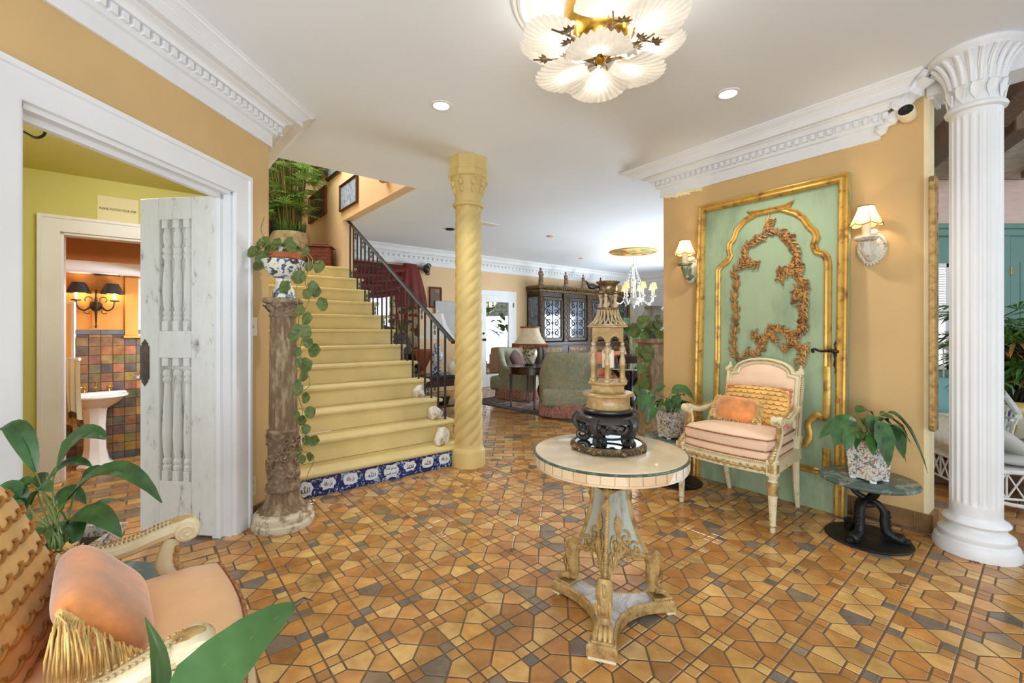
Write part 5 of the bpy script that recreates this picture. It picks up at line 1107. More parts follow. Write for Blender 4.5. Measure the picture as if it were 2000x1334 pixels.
m.surf(lambda u, v: RU * (u * 1.5 - .75) + BS * (.05 * math.sin(u * 46) + .02 * math.sin(u * 91)) + Vector((0, 0, .02 + 2.5 * v)), 120, 6); m.obj('drapery', M['hanging'], t, 60)
m = MB(); m.tube([RU * -.85 + Vector((0, 0, 2.54)), RU * .85 + Vector((0, 0, 2.54))], .02, 10); m.obj('rod', M['iron'], t)
p = sp(748, 352, .05); t = thing('gilt_wall_ornament', 'small gilt bracket high on the stairwell wall', 'ornament', p); m = MB(); m.ell((0, 0, 0), (.05, .05, .03), 10, 6); m.tube([(-.06, .02, .02), (0, 0, .04), (.06, -.02, .02)], .012, 6); m.obj('bracket', M['gold2'], t)
# ================================================================ carved wooden pedestal with the blue bowl and trailing pothos
PC = Vector((-1.437, 2.80, 0))
M['carved'] = worn('weathered_carved_wood', (.50, .42, .33), (.66, .58, .47), 26, .60, .8, 0, .4, mid=(.40, .31, .23))
M['carved2'] = worn('weathered_wood_flutes', (.50, .41, .31), (.68, .60, .49), 22, .60, .8, 0, .4, (1, 1, .3), mid=(.40, .30, .22))
M['chip'] = worn('chipped_white_base', (.56, .47, .37), (.84, .79, .69), 15, .5, .8, 0, .3, mid=(.46, .34, .25))
t = thing('carved_pedestal', 'tall weathered carved wooden column pedestal beside the left wall', 'pedestal', PC)
m = MB(); m.lathe([(0, 0), (.178, 0), (.182, .012), (.18, .035), (.168, .045), (.172, .06), (.168, .078), (.152, .088), (.15, .098), (0, .1)], 48); m.obj('base', M['chip'], t)
fn_ = lambda n, d: (lambda a, r, z: r * (1 - d * (.5 + .5 * math.cos(a * n)) ** 2))
m = MB(); m.lathe([(.148, .098), (.128, .115), (.108, .145), (.096, .185), (.092, .215)], 96, fn=fn_(16, .10)); m.obj('flared_foot', M['carved2'], t, 60)
m = MB(); m.lathe([(.09, .212), (.1, .218), (.103, .23), (.097, .24), (.1, .252), (.094, .262), (.088, .268), (.088, .575), (.093, .58), (.092, .594), (.084, .60)], 40)
q = random.Random(8)
for k in range(46):                                               # carved scrolls and leaves round the drum
    a = q.uniform(0, 2 * PI); z = q.uniform(.29, .56); ph = q.uniform(0, 6); w_ = q.choice((-1, 1)); R0 = q.uniform(.02, .034)
    P = [Vector((math.cos(a + rr * math.cos(w_ * b + ph) / .09) * .091, math.sin(a + rr * math.cos(w_ * b + ph) / .09) * .091, z + rr * math.sin(w_ * b + ph))) for b, rr in [(j * .55, R0 * (1 - j / 13)) for j in range(11)]]; m.tube(P, [.010 - .0005 * j for j in range(11)], 6)
m.obj('carved_drum', M['carved'], t, 50)
m = MB(); m.lathe([(.083, .60), (.079, 1.0), (.074, 1.29), (.073, 1.30)], 112, fn=lambda a, r, z: r * (1 - .075 * (.5 + .5 * math.cos(a * 14)) ** 2)); m.obj('fluted_shaft', M['carved2'], t, 60)
m = MB(); m.lathe([(.075, 1.295), (.082, 1.302), (.08, 1.315), (.076, 1.32), (.08, 1.345), (.095, 1.375), (.10, 1.38)], 40)
for k in range(10):
    a = 2 * PI * k / 10; d = Vector((math.cos(a), math.sin(a), 0)); m.leaf([d * .076 + Vector((0, 0, 1.315)), d * .09 + Vector((0, 0, 1.35)), d * .112 + Vector((0, 0, 1.372)), d * .118 + Vector((0, 0, 1.36))], .06, up=d)
m.box((0, 0, 1.393), (.205, .205, .026), .008, rz=.3); m.box((0, 0, 1.407), (.185, .185, .012), .004, rz=.3); m.obj('capital', M['carved'], t)
BZ = 1.413
M['delft'] = patch('blue_white_faience', [(.86, .86, .80), (.90, .89, .84), (.32, .38, .52), (.88, .87, .82), (.52, .58, .66), (.90, .89, .84), (.28, .26, .30), (.86, .86, .8)], 24, .3, 'voro', 2.0)
t = thing('faience_bowl', 'blue and white footed faience bowl on top of the carved pedestal', 'bowl', (PC.x, PC.y, BZ)); m = MB(); m.lathe([(.066, 0), (.07, .008), (.062, .05), (.046, .085), (.042, .1), (.045, .105)], 6, a0=.3, a1=.3 + 2 * PI); m.obj('foot', M['delft'], t)
m = MB(); m.lathe([(.044, .102), (.046, .12), (.08, .145), (.112, .19), (.122, .225), (.126, .235), (.121, .238), (.108, .2), (.07, .155), (0, .145)], 40); m.obj('bowl', M['delft'], t)
t = thing('trailing_pothos', 'trailing pothos in a terracotta pot inside the faience bowl', 'plant', (PC.x, PC.y, BZ + .146))
m = MB(); m.lathe([(0, 0), (.068, 0), (.082, .10), (.092, .102), (.094, .135), (.084, .135), (.08, .115), (0, .115)], 32); m.obj('pot', M['terracotta'], t); m = MB(); m.lathe([(0, .115), (.08, .115), (.05, .128), (0, .13)], 24); m.obj('soil', M['soil'], t)
M['pothos'] = patch('pothos_leaf', [(.27, .32, .13), (.32, .38, .15), (.38, .44, .18), (.29, .35, .14), (.46, .50, .24)], 9, .55, 'noise', 1.0)
LP = Vector((PC.x, PC.y, BZ + .146)); mb, ms = MB(), MB(); q = random.Random(31); HS = lambda t: (min(1, t * 6 + .25)) * (1 - t) ** .55 * (1.05 + .3 * math.sin(t * 3))
A = lambda x, y: (470 + x / 3.334, 280 + y / 3.334); B_ = lambda x, y: (470 + x / 3.1755, 640 + y / 3.1755)
up_ = [A(*p) for p in ((445, 800), (425, 700), (510, 800), (380, 870), (435, 980), (470, 930), (490, 965), (530, 1045), (430, 1140), (385, 1085), (415, 1225), (370, 1210), (440, 1300), (345, 1255), (330, 670))]
dn_ = [B_(*p) for p in ((400, 20), (415, 90), (455, 140), (350, 150), (402, 230), (390, 300), (360, 215), (402, 435), (430, 525), (352, 380), (378, 575), (405, 630), (350, 350), (408, 700), (455, 700), (345, 540), (360, 765), (380, 815), (428, 800))]
lf = [A(*p) for p in ((100, 700), (130, 645), (75, 705), (125, 785), (190, 690), (230, 650), (140, 740), (285, 935), (305, 640), (160, 640))]
def hleaf(px, py, Y, l, dr, w=.85):
    c = at(px, py, Y) - LP; d = Vector((dr[0], q.uniform(-.35, .1), dr[1])).normalized(); nn = Vector((q.uniform(-.5, .5), -1, q.uniform(.0, .6)))
    mb.leaf([c - d * l * .5, c - d * l * .2 - nn * .004, c + d * l * .15 - nn * .008, c + d * l * .42 - nn * .004, c + d * l * .55], l * w, up=nn, fold=.12, nv=5, shape=HS); return c - d * l * .5
prev = {}
strands = [[A(330, 700), A(400, 700), A(450, 790), A(420, 900), A(450, 1000), A(400, 1140), A(430, 1230), B_(385, 60), B_(360, 180), B_(385, 260), B_(355, 400), B_(385, 520), B_(360, 620), B_(400, 690), B_(365, 760)], [A(330, 700), A(390, 830), A(360, 960), A(380, 1100), A(370, 1220), B_(345, 100), B_(430, 330), B_(390, 390)], [B_(365, 760), B_(455, 800), B_(420, 900), B_(400, 950), B_(340, 965)], [A(300, 700), A(200, 640), A(130, 700), A(90, 690)], [A(150, 680), A(140, 590), A(155, 480)], [A(340, 720), A(390, 690), A(470, 760), A(430, 850)]]
for s_ in strands: P = [at(x, y, 2.66 + .05 * math.sin(i * 1.7)) - LP for i, (x, y) in enumerate(s_)]; P[0] = Vector((.02, -.02, .12)) if s_[0][1] < 520 else P[0]; ms.tube(smooth_path(P, 4), .0022, 5)
for i, (x, y) in enumerate(up_ + dn_): hleaf(x, y, 2.64 + .06 * math.sin(i * 2.3), q.uniform(.06, .09) if i < len(up_) + 11 else q.uniform(.045, .07), (q.uniform(-.5, .5), -1))
for i, (x, y) in enumerate(lf): hleaf(x, y, 2.72, q.uniform(.07, .10), (-.5 if i % 2 else -.9, -.7))
for k in range(14): a = q.uniform(0, 2 * PI); hl = Vector((math.cos(a) * .08, math.sin(a) * .08, .17)); d = Vector((math.cos(a), math.sin(a), -.2)); mb.leaf([hl - d * .03, hl + Vector((0, 0, .012)), hl + d * .05], .07, nv=5, fold=.15, shape=HS); ms.tube([Vector((0, 0, .12)), hl - d * .03], .002, 4)
mb.obj('foliage', M['pothos'], t, 60); ms.obj('vines', plain('pothos_stem', (.50, .46, .26), .6), t)
m = MB(); m.T = Matrix.Translation((.0, -.06, .115)) @ Matrix.Rotation(.25, 4, 'Y') @ Matrix.Rotation(-.2, 4, 'X'); m.box((0, 0, .045), (.022, .0025, .1), .001); tag(m.obj('plant_label', M['white_glaze'], t))
# ================================================================ the far room
zz = Vector((0, 0, 1))
nB = -BS                                              # the back wall faces down the house
PB0 = us(5, SB)
def bw(px, py, o=0.0): return onplane(px, py, PB0 + nB * o, nB)
RZH = math.atan2(RU.y, RU.x)
# glazed garden door
A0, A1 = bw(940, 700), bw(1007, 700); uA, uB = A0.dot(RU), A1.dot(RU)
uL, uR_ = uB - .98, uB - .11; dz = bw(974, 578).z
m = MB(); slab(m, us(2.3, SB), us(uL, SB), BS, .15, 0, H); slab(m, us(uR_, SB), us(10.9, SB), BS, .15, 0, H); slab(m, us(uL, SB), us(uR_, SB), BS, .15, dz, H)
st('wall_back', m, M['wall2'])
m = MB(); slab(m, us(uL - .11, SB), us(uL, SB), nB, .03, 0, dz + .11); slab(m, us(uR_, SB), us(uR_ + .11, SB), nB, .03, 0, dz + .11); slab(m, us(uL - .11, SB), us(uR_ + .11, SB), nB, .035, dz, dz + .11); st('trim_8', m, M['trim'])
t = thing('garden_door', 'white glazed garden door in the far wall, shrubs outside', 'door', us(uL, SB - .01), RZH); t['kind'] = 'structure'; t.name = 'door_1'
wd = uR_ - uL
m = MB()
for a, b in (((0, -.04, 0), (.13, -.005, dz)), ((wd - .13, -.04, 0), (wd, -.005, dz)), ((.13, -.04, 0), (wd - .13, -.005, .26)), ((.13, -.04, dz - .14), (wd - .13, -.005, dz))): m.bx(a, b, .004)
m.obj('frame', M['trim'], t)

m = MB(); m.bx((.13, -.026, .26), (wd - .13, -.02, dz - .14)); M['pane'] = NT('door_pane').m; pt = M['pane'].node_tree; tb = pt.nodes.new('ShaderNodeBsdfTransparent'); mx = pt.nodes.new('ShaderNodeMixShader'); mx.inputs[0].default_value = .9; gb = pt.nodes.new('ShaderNodeBsdfGlossy'); gb.inputs['Roughness'].default_value = .02
pt.links.new(gb.outputs[0], mx.inputs[1]); pt.links.new(tb.outputs[0], mx.inputs[2]); pt.links.new(mx.outputs[0], pt.nodes['Material Output'].inputs[0]); m.obj('pane', M['pane'], t)
m = MB(); m.tube([(.06, -.05, 1.0), (.06, -.09, 1.0)], .012, 8); m.ell((.06, -.1, 1.0), .028, 12, 8); m.box((.06, -.044, 1.0), (.05, .006, .05), .01); m.obj('knob', M['bronze'], t)
m = MB(); m.ell((.06, -.052, 1.13), (.024, .014, .024), 12, 8); m.obj('deadbolt', M['bronze'], t)
for h_ in (.3, 1.75):
    m = MB(); m.box((wd + .005, -.045, h_), (.02, .02, .1), .003); m.obj('hinge', M['bronze'], t)
# what the door looks out on
M['outwall'] = plain('pink_garden_wall', (.86, .70, .58), .9, var=.05); M['hedge'] = sheer('sunlit_shrub_leaf', '6F9A4A', .35, .5, .35, 5)
m = MB(); slab(m, us(uL - 2.5, SB + 2.6), us(uR_ + 4, SB + 2.6), BS, .15, -.1, 2.5); tag(m.obj('garden_wall', M['outwall']), kind='structure')
m = MB(); slab(m, us(uL - 2.5, SB + .16), us(uR_ + 4, SB + .16), BS, 3.0, -.2, -.02); tag(m.obj('garden_path', M['skirt']), kind='structure')
q = random.Random(5)
def shrub(label, c, r, h, n, mat, z0=0.0):
    t = thing('garden_shrub', label, 'shrub', c, 0, 'shrubs outside the garden door'); m = MB()
    for k in range(n):
        d = Vector((q.gauss(0, 1), q.gauss(0, 1), q.gauss(0, 1))).normalized() * q.uniform(.5, 1) ** .5; p = Vector((d.x * r, d.y * r, z0 + (h - z0) / 2 + d.z * (h - z0) / 2)); e = Vector((q.uniform(-1, 1), q.uniform(-1, 1), q.uniform(-.6, .6))).normalized() * .07; m.leaf([p, p + e, p + e * 2 - Vector((0, 0, .02))], .075, nv=3, up=(q.uniform(-1, 1), q.uniform(-1, 1), 1))
    m.obj('foliage', mat, t, 60); m = MB(); m.tube([(0, 0, -.02), (.02, 0, h * .5)], [.03, .015], 6)
    for k in range(5): a = k * 1.25; m.tube([(.01, 0, h * .3), (math.cos(a) * r * .5, math.sin(a) * r * .5, h * .7)], [.012, .005], 5)
    m.obj('stem', M['bronze'], t)
g0 = us(uR_ - .35, SB + 1.5, -.02)
shrub('tall leafy shrub seen through the upper pane of the garden door', us(uR_ + 1.0, SB + 1.75, -.02), .60, 2.8, 2200, M['hedge'], 1.0)
shrub('small shrub low beside the garden wall outside the glazed door', us(uR_ + 1.35, SB + 1.5, -.02), .3, .75, 350, M['hedge'], .1)
shrub('climbing shrub at the left edge of the glazed door pane', us(uR_ + .55, SB + 2.1, -.02), .32, 2.2, 1100, M['hedge'], .2)
# great dark display cabinet
M['cabwood'] = wood('dark_carved_oak', (.15, .11, .08), (.27, .20, .14), 9, .4, (2, 2, 5)); M['cabgilt'] = worn('dull_gilt_carving', (.46, .36, .20), (.22, .16, .10), 22, .52, .4, .4, .3)
M['cabside'] = patch('blue_grey_side_panel', [(.40, .45, .52), (.46, .51, .57), (.36, .41, .48), (.50, .55, .60)], 3, .3, 'noise', .6)
cu0, cs1 = 6.74, SB - .01; CD, CWd, CH = .42, 3.3, 2.2
t = thing('display_cabinet', 'huge dark carved display cabinet with lattice glass doors against the far wall', 'cabinet', us(cu0, cs1), RZH)
m = MB(); m.bx((0, -CD, .0), (CWd, 0, .12), .01); m.bx((0, -CD, .85), (CWd, 0, .93), .01); m.bx((.0, -CD + .02, .93), (.04, 0, 2.0)); m.bx((CWd - .04, -CD + .02, .93), (CWd, 0, 2.0)); m.bx((0, -.03, .12), (CWd, 0, 2.0)); m.bx((0, -CD + .02, 1.96), (CWd, 0, 2.06)); m.bx((0, -CD, .12), (CWd, -.02, .85)); m.obj('body', M['cabwood'], t)
m = MB(); m.bx((-.006, -CD + .06, 1.0), (.0, -.05, 1.94), .002); m.obj('side_panel', M['cabside'], t)
m = MB(); m.bx((-.05, -CD - .05, 2.12), (CWd + .05, 0, 2.2), .02); m.bx((-.03, -CD - .03, 2.05), (CWd + .03, 0, 2.12), .015)
for k in range(54): m.box((-.0 + .062 * k + .03, -CD - .055, 2.145), (.03, .03, .035), .004)
m.obj('cornice', M['cabgilt'], t)
nb = 4; bay = CWd / nb
M['cabglass'] = plain('cabinet_glass_reflection', (.52, .55, .60), .08, .85, .2, 5)
for k in range(nb + 1):                                          # pilasters with interlaced carving
    x = bay * k; w_ = .15; xa = max(0, x - w_ / 2); xb = min(CWd, x + w_ / 2); m = MB(); m.bx((xa, -CD - .02, .93), (xb, -CD + .02, 2.05), .006); pi_ = m.obj('pilaster', M['cabwood'], t); m = MB()
    for s_ in (-1, 1): m.tube([((xa + xb) / 2 + s_ * (xb - xa) * .3 * math.sin(z * 24), -CD - .022, z) for z in [.96 + i * .02 for i in range(53)]], .008, 5)
    m.tube([(xa + .012, -CD - .022, .95), (xa + .012, -CD - .022, 2.02)], .006, 5); m.tube([(xb - .012, -CD - .022, .95), (xb - .012, -CD - .022, 2.02)], .006, 5); m.obj('carving', M['cabgilt'], pi_)
for k in range(nb):
    x0_, x1_ = bay * k + .09, bay * (k + 1) - .09; m = MB(); xm = (x0_ + x1_) / 2
    for a, b in (((x0_, -CD, .95), (x0_ + .06, -CD + .03, 1.95)), ((x1_ - .06, -CD, .95), (x1_, -CD + .03, 1.95)), ((x0_, -CD, .95), (x1_, -CD + .03, 1.03)), ((x0_, -CD, 1.87), (x1_, -CD + .03, 1.95))): m.bx(a, b, .006)
    d_ = m.obj('door', M['cabwood'], t); m = MB(); m.bx((x0_ + .06, -CD + .012, 1.03), (x1_ - .06, -CD + .018, 1.87)); m.obj('glass', M['cabglass'], d_)
    m = MB(); w2 = (x1_ - x0_ - .12) / 2
    for zc in (1.14, 1.36, 1.58, 1.78):
        for s_ in (-1, 1):
            m.tube([(xm + s_ * (w2 * .5 + (.016 + .065 * j / 14) * math.cos(j * .62)) * .95, -CD + .004, zc + (.016 + .075 * j / 14) * math.sin(j * .62)) for j in range(15)], .008, 5); m.tube([(xm + s_ * w2 * .9, -CD + .004, zc - .11), (xm + s_ * w2 * .3, -CD + .004, zc), (xm + s_ * w2 * .9, -CD + .004, zc + .11)], .006, 5)
        m.ell((xm, -CD + .002, zc), (.028, .01, .04), 8, 6)
    m.tube([(xm, -CD + .004, 1.03), (xm, -CD + .004, 1.87)], .006, 5); m.obj('lattice', M['cabwood'], d_)
    m = MB(); m.tube([(x0_ + .05, -CD - .006, 1.02), (x0_ + .05, -CD - .006, 1.88), (x1_ - .05, -CD - .006, 1.88), (x1_ - .05, -CD - .006, 1.02), (x0_ + .05, -CD - .006, 1.02)], .008, 5); m.obj('moulding', M['cabgilt'], d_)
    m = MB(); m.bx((x0_, -CD - .012, .66), (x1_, -CD + .01, .83), .008); dr = m.obj('drawer', M['cabwood'], t); m = MB(); m.box((xm, -CD - .014, .745), (x1_ - x0_ - .1, .006, .09), .003); m.obj('carving', M['cabgilt'], dr)
    m = MB(); m.bx((x0_, -CD - .012, .15), (x1_, -CD + .01, .62), .008); m.bx((x0_ + .08, -CD - .022, .22), (x1_ - .08, -CD, .55), .012); m.obj('cupboard_door', M['cabwood'], t)
# carved figures along its top
M['figwood'] = worn('bleached_carved_figure', (.56, .47, .38), (.36, .27, .20), 18, .56, .7, 0, .3)
def statuette(label, px, y0, hgt, mat, seed):
    p = onplane(px, y0, us(cu0, cs1 - CD + .08), nB); p.z = 2.2; t = thing('carved_statuette', label, 'statue', p, RZH + seed * .4, 'figures along the cabinet top'); s = hgt / .36; m = MB()
    m.lathe([(0, 0), (.055, 0), (.058, .02), (.045, .03), (.05, .045), (0, .05)], 8); m.obj('base', mat, t)
    m = MB(); m.lathe([(.038, .045), (.042, .08), (.036, .14), (.034, .19), (.042, .235), (.046, .262), (.032, .285), (.014, .298), (.016, .31), (.024, .325), (.022, .348), (.010, .36), (0, .362)], 14, fn=lambda a, r, z: r * (1 + .10 * math.sin(a * 5 + z * 20) * (z < .2)) * (1 + .15 * math.cos(a * 2)))
    for sx in (-1, 1): m.tube([(sx * .045, 0, .265), (sx * .058, -.012, .215), (sx * .03, -.045, .205 + .02 * sx)], [.015, .013, .010], 6)
    for k in range(4): m.tube([(-.03 + .02 * k, -.035, .22 - .01 * k), (-.02 + .016 * k, -.043, .13), (-.02 + .018 * k, -.04, .06)], .005, 4)
    m.obj('figure', mat, t, 60); t.scale = (s * 1.05, s * 1.05, s); return t
statuette('leftmost pale carved figure on top of the dark cabinet', 1056, 556, .40, M['figwood'], 0)
statuette('second pale carved figure from the left on top of the dark cabinet', 1105, 561, .37, M['figwood'], 1)
statuette('third pale carved figure from the left on top of the dark cabinet', 1139, 563, .36, M['figwood'], 2)
statuette('dark carved figure furthest right on top of the dark cabinet', 1173, 566, .33, M['cabwood'], 3)
p = onplane(1157, 560, us(cu0, cs1 - CD + .12), nB); p.z = 2.2; t = thing('carved_rooster', 'dark carved bird lying along the cabinet top between two figures', 'statue', p, RZH); m = MB(); m.ell((0, 0, .09), (.16, .07, .08), 12, 8); m.tube([(-.12, 0, .1), (-.19, 0, .17), (-.22, 0, .19)], [.04, .028, .02], 8); m.ell((-.235, 0, .2), (.035, .025, .028), 8, 6)
for k in range(5): m.tube([(.12, 0, .1), (.2, .02 * (k - 2), .12 - .01 * k), (.28, .04 * (k - 2), .06)], [.03, .02, .005], 5)
m.obj('body', M['ebony'], t); m = MB(); m.tube([(0, -.03, .04), (0, -.03, 0)], .01, 5); m.tube([(.0, .03, .04), (0, .03, 0)], .01, 5); m.obj('leg', M['ebony'], t)
# crystal chandelier under a painted rose
cc = onz(1237, 491, H); t = thing('painted_ceiling_rose', 'green and gold painted ceiling rose above the far chandelier', 'ceiling rose', (cc.x, cc.y, H - .05))
M['rose_paint'] = patch('painted_rose_ornament', [(.50, .55, .34), (.70, .58, .26), (.58, .28, .22), (.42, .50, .40), (.76, .64, .30)], 11, .5, 'voro', 2)
m = MB(); m.lathe([(.40, .03), (.425, .02), (.45, .03), (.455, .05), (.38, .05)], 48); m.obj('gilt_rim', M['gold'], t); m = MB(); m.lathe([(0, 0), (.1, .002), (.2, .012), (.3, .004), (.41, .03), (.41, .05), (0, .05)], 48, fn=lambda a, r, z: r + .008 * math.sin(a * 16)); m.obj('ornament', M['rose_paint'], t)
M['crystal'] = plain('silvered_crystal', (.86, .88, .88), .12, .55, .15, 30); M['verdmetal'] = plain('painted_green_metal', (.56, .62, .50), .5, .2, .2, 14)
zc = 1.62; t = thing('crystal_chandelier', 'glass chandelier with small shaded candles hanging in the far room', 'chandelier', (cc.x, cc.y, zc))
m = MB(); m.tube([(0, 0, H - .05 - zc), (0, 0, .86)], .006, 6); 
for k in range(7): m.tube(arc((0, 0, .84 + .035 * k), .018, 0, 360, 8, 'xz' if k % 2 else 'yz'), .004, 4)
m.obj('chain', M['crystal'], t)
m = MB(); m.lathe([(0, .0), (.02, .01), (.03, .03), (.02, .05), (.06, .07), (.15, .12), (.2, .18), (.205, .2), (.18, .2), (.03, .14), (.02, .3), (.03, .36), (.022, .42), (.05, .5), (.06, .55), (.03, .6), (.02, .66), (.012, .78), (.06, .80), (.07, .815), (.02, .84), (0, .86)], 24, fn=lambda a, r, z: r * (1 + .04 * math.sin(a * 12))); m.obj('stem_bowl', M['crystal'], t)
m = MB()
for k in range(6):
    a = 2 * PI * k / 6; d = Vector((math.cos(a), math.sin(a), 0)); m.tube([d * .19 + zz * .2, d * .14 + zz * .55, d * .05 + zz * .8], .006, 5)
    for f in [i / 10 for i in range(11)]: m.ell(d * (.19 - .14 * f) + zz * (.2 + .6 * f), .012, 6, 4)
m.obj('bead_chain', M['crystal'], t)
for k in range(8):
    a = 2 * PI * k / 8 + .2; d = Vector((math.cos(a), math.sin(a), 0)); m = MB(); P = smooth_path([d * .18 + zz * .18, d * .28 + zz * .1, d * .37 + zz * .13, d * .40 + zz * .23], 4); m.tube(P, .010, 6); m.lathe([(0, 0), (.03, .0), (.042, .015), (.042, .022), (.012, .03), (.012, .04)], 14, tuple(d * .40 + zz * .22)); m.ell(d * .33 + zz * .08, (.012, .012, .02), 6, 5); ar = m.obj('arm', M['crystal'], t)
    m = MB(); m.lathe([(.012, 0), (.012, .12), (0, .12)], 10, tuple(d * .40 + zz * .26)); m.obj('candle_sleeve', M['candle'], ar); m = MB(); m.lathe([(.062, .06), (.056, .075), (.036, .17)], 18, tuple(d * .40 + zz * .32), cap=False); m.lathe([(.064, .056), (.064, .075), (.058, .075)], 18, tuple(d * .40 + zz * .32), fn=lambda a, r, z: r + .003 * math.sin(a * 9), cap=False); m.obj('shade', M['shade'], ar)
CHD = Vector((cc.x, cc.y, zc + .42))
# rug
M['rug'] = patch('persian_rug_pile', [(.52, .46, .44), (.64, .57, .50), (.40, .36, .38), (.58, .50, .44), (.70, .63, .55), (.50, .36, .32)], 7, .95, 'voro', 2.5); M['rugedge'] = plain('rug_border', (.33, .33, .36), .95, var=.2, sc=14)
ra, rb = onz(948, 790), onz(1150, 832); rd = (rb - ra).normalized(); rn_ = Vector((-rd.y, rd.x, 0)); r0 = ra - rd * .5; t = thing('persian_rug', 'faded patterned rug with a dark border under the floral armchairs', 'rug', r0, math.atan2(rd.y, rd.x))
m = MB(); m.bx((0.0, 0, 0.0005), (4.6, 3.2, .010), .003); e = m.obj('border', M['rugedge'], t); m = MB(); m.bx((.16, .16, .006), (4.44, 3.04, .0125), .002); m.obj('field', M['rug'], t)
# floral tub armchairs with bullion fringe
M['floral'] = patch('floral_chintz', [(.60, .62, .51), (.56, .59, .49), (.63, .64, .54), (.52, .57, .50), (.61, .62, .52), (.66, .60, .48), (.58, .61, .51), (.54, .58, .48), (.64, .55, .46)], 22, .85, 'voro', 3.0); M['fringepink'] = plain('dusty_pink_bullion', (.66, .48, .42), .8, var=.2, sc=30)
def tub(label, loc, rz, w=.78, d=.80):
    """front is local -y"""
    t = thing('floral_armchair', label, 'armchair', loc, rz, 'floral tub armchairs'); m = MB(); hw = w / 2
    m.box((0, -.02, .27), (w - .04, d - .06, .24), .05, seg=3); m.obj('seat_base', M['floral'], t); m = MB(); m.cushion((0, -.08, .44), (w - .24, d - .2, .15), .4, 14); m.obj('seat_cushion', M['floral'], t)
    def bk(u, v):                                                 # a curved back wrapping into low arms
        a = PI * (u * 1.24 - .12); s_ = math.sin(max(0, min(PI, a))); top = .54 + .33 * min(1, max(0, s_) * 1.5) ** .9; x, y = hw * math.cos(a), (d / 2) * (.30 + .70 * s_) - .1
        if a < 0: x, y = hw, -.07 + a * 1.1
        if a > PI: x, y = -hw, -.07 - (a - PI) * 1.1
        cx = (x * .80, y * .80 - .02); o = [(x * .98, y * .98, .16), (x, y, .3), (x * 1.03, y * 1.03 + .0, .4 + (top - .4) * .5), (x * 1.04, y * 1.05 + .02, top - .05), (x * .99, y * 1.0 + .01, top + .005), (x * .90, y * .9 - .0, top), (cx[0] * 1.02, cx[1], top - .08), (cx[0], cx[1] - .01, .42), (cx[0], cx[1] - .01, .3)]
        f = v * 8; k = min(7, int(f)); p, q_ = Vector(o[k]), Vector(o[k + 1]); return p + (q_ - p) * (f - k)
    m = MB(); m.surf(bk, 44, 16)
    for sx in (-1, 1): m.box((sx * (hw * .9), -.43 + .1, .36), (hw * .2, .16, .36), .06, seg=3)
    m.obj('back', M['floral'], t, 60)
    m = MB(); q = random.Random(2); O = [(hw * math.cos(a), (d / 2) * math.sin(a) - .06) for a in [2 * PI * i / 150 for i in range(150)]]; O = [(max(-hw, min(hw, x * 1.12)) * .99, max(-d / 2 - .02, min(d / 2, y * 1.1)) * .98) for x, y in O]
    for x, y in O: j = q.uniform(.98, 1.05); m.tube([(x, y, .175), (x * 1.01, y * 1.01, .1), (x * j, y * j, .006)], [.011, .012, .009], 5)
    m.tube([(x, y, .175) for x, y in O], .010, 5, closed=True); m.obj('fringe', M['fringepink'], t)
    return t
f1 = tub('floral fringed armchair by the garden door, burgundy cushion in it', at(1012, 786, 7.75) * 0 + Vector((.12, 7.95, 0.0125)), math.radians(62), .86, .84)
f2 = tub('floral fringed armchair seen from its back beside the onyx lantern', Vector((.80, 6.35, .0125)), math.radians(178), .80, .82); f2.scale = (1, 1, 1.02)
M['burg'] = plain('burgundy_velvet', (.32, .13, .15), .8, var=.15, sheen=.5)
m = MB(); m.cushion((0, 0, 0), (.36, .36, .12), .5, 12, M=Matrix.Rotation(1.1, 4, 'X') @ Matrix.Rotation(.5, 4, 'Z')); o = m.obj('burgundy_cushion', M['burg'], ang=80); o.location = Vector((.12, 7.95, 0)) + Vector((-.02, .03, .66)); o.rotation_euler = (0, 0, 1.0); tag(o, 'burgundy cushion in the floral armchair by the garden door', 'cushion')
# round side table with the fringed lamp
M['mahog'] = wood('dark_mahogany', (.16, .08, .05), (.28, .15, .09), 10, .3, (2, 2, 5), coat=.3)
tc = onz(1037, 803); TLx = Vector((tc.x + .02, tc.y + .36, .0125)); t = thing('lamp_table', 'round dark mahogany side table with slender legs, a fringed lamp on it', 'table', TLx)
m = MB(); m.lathe([(0, .615), (.35, .615), (.37, .622), (.37, .632), (.35, .64), (0, .64)], 40); m.obj('tabletop', M['mahog'], t); m = MB(); m.lathe([(.33, .52), (.345, .52), (.345, .615), (.33, .615)], 40); m.obj('apron', M['mahog'], t)
for k in range(4): a = -PI / 2 + .1 + k * PI / 2; m = MB(); m.lathe([(.012, 0), (.016, .01), (.012, .03), (.024, .48), (.03, .52), (.03, .6)], 10, (math.cos(a) * .32, math.sin(a) * .32, 0)); m.obj('leg', M['mahog'], t)
M['imari'] = patch('multicolour_vase_glaze', [(.84, .82, .72), (.80, .78, .68), (.56, .38, .28), (.84, .81, .72), (.46, .52, .40), (.82, .80, .70), (.40, .40, .46)], 22, .2, 'voro', 2); M['silkshade'] = sheer('ivory_pleated_silk', 'EBDFC3', .4, .8, .06, 30, .12, 'F4E4C0', (1, 1, .05), .3); M['shadefr'] = plain('rust_shade_fringe', (.55, .33, .20), .8, var=.2, sc=40)
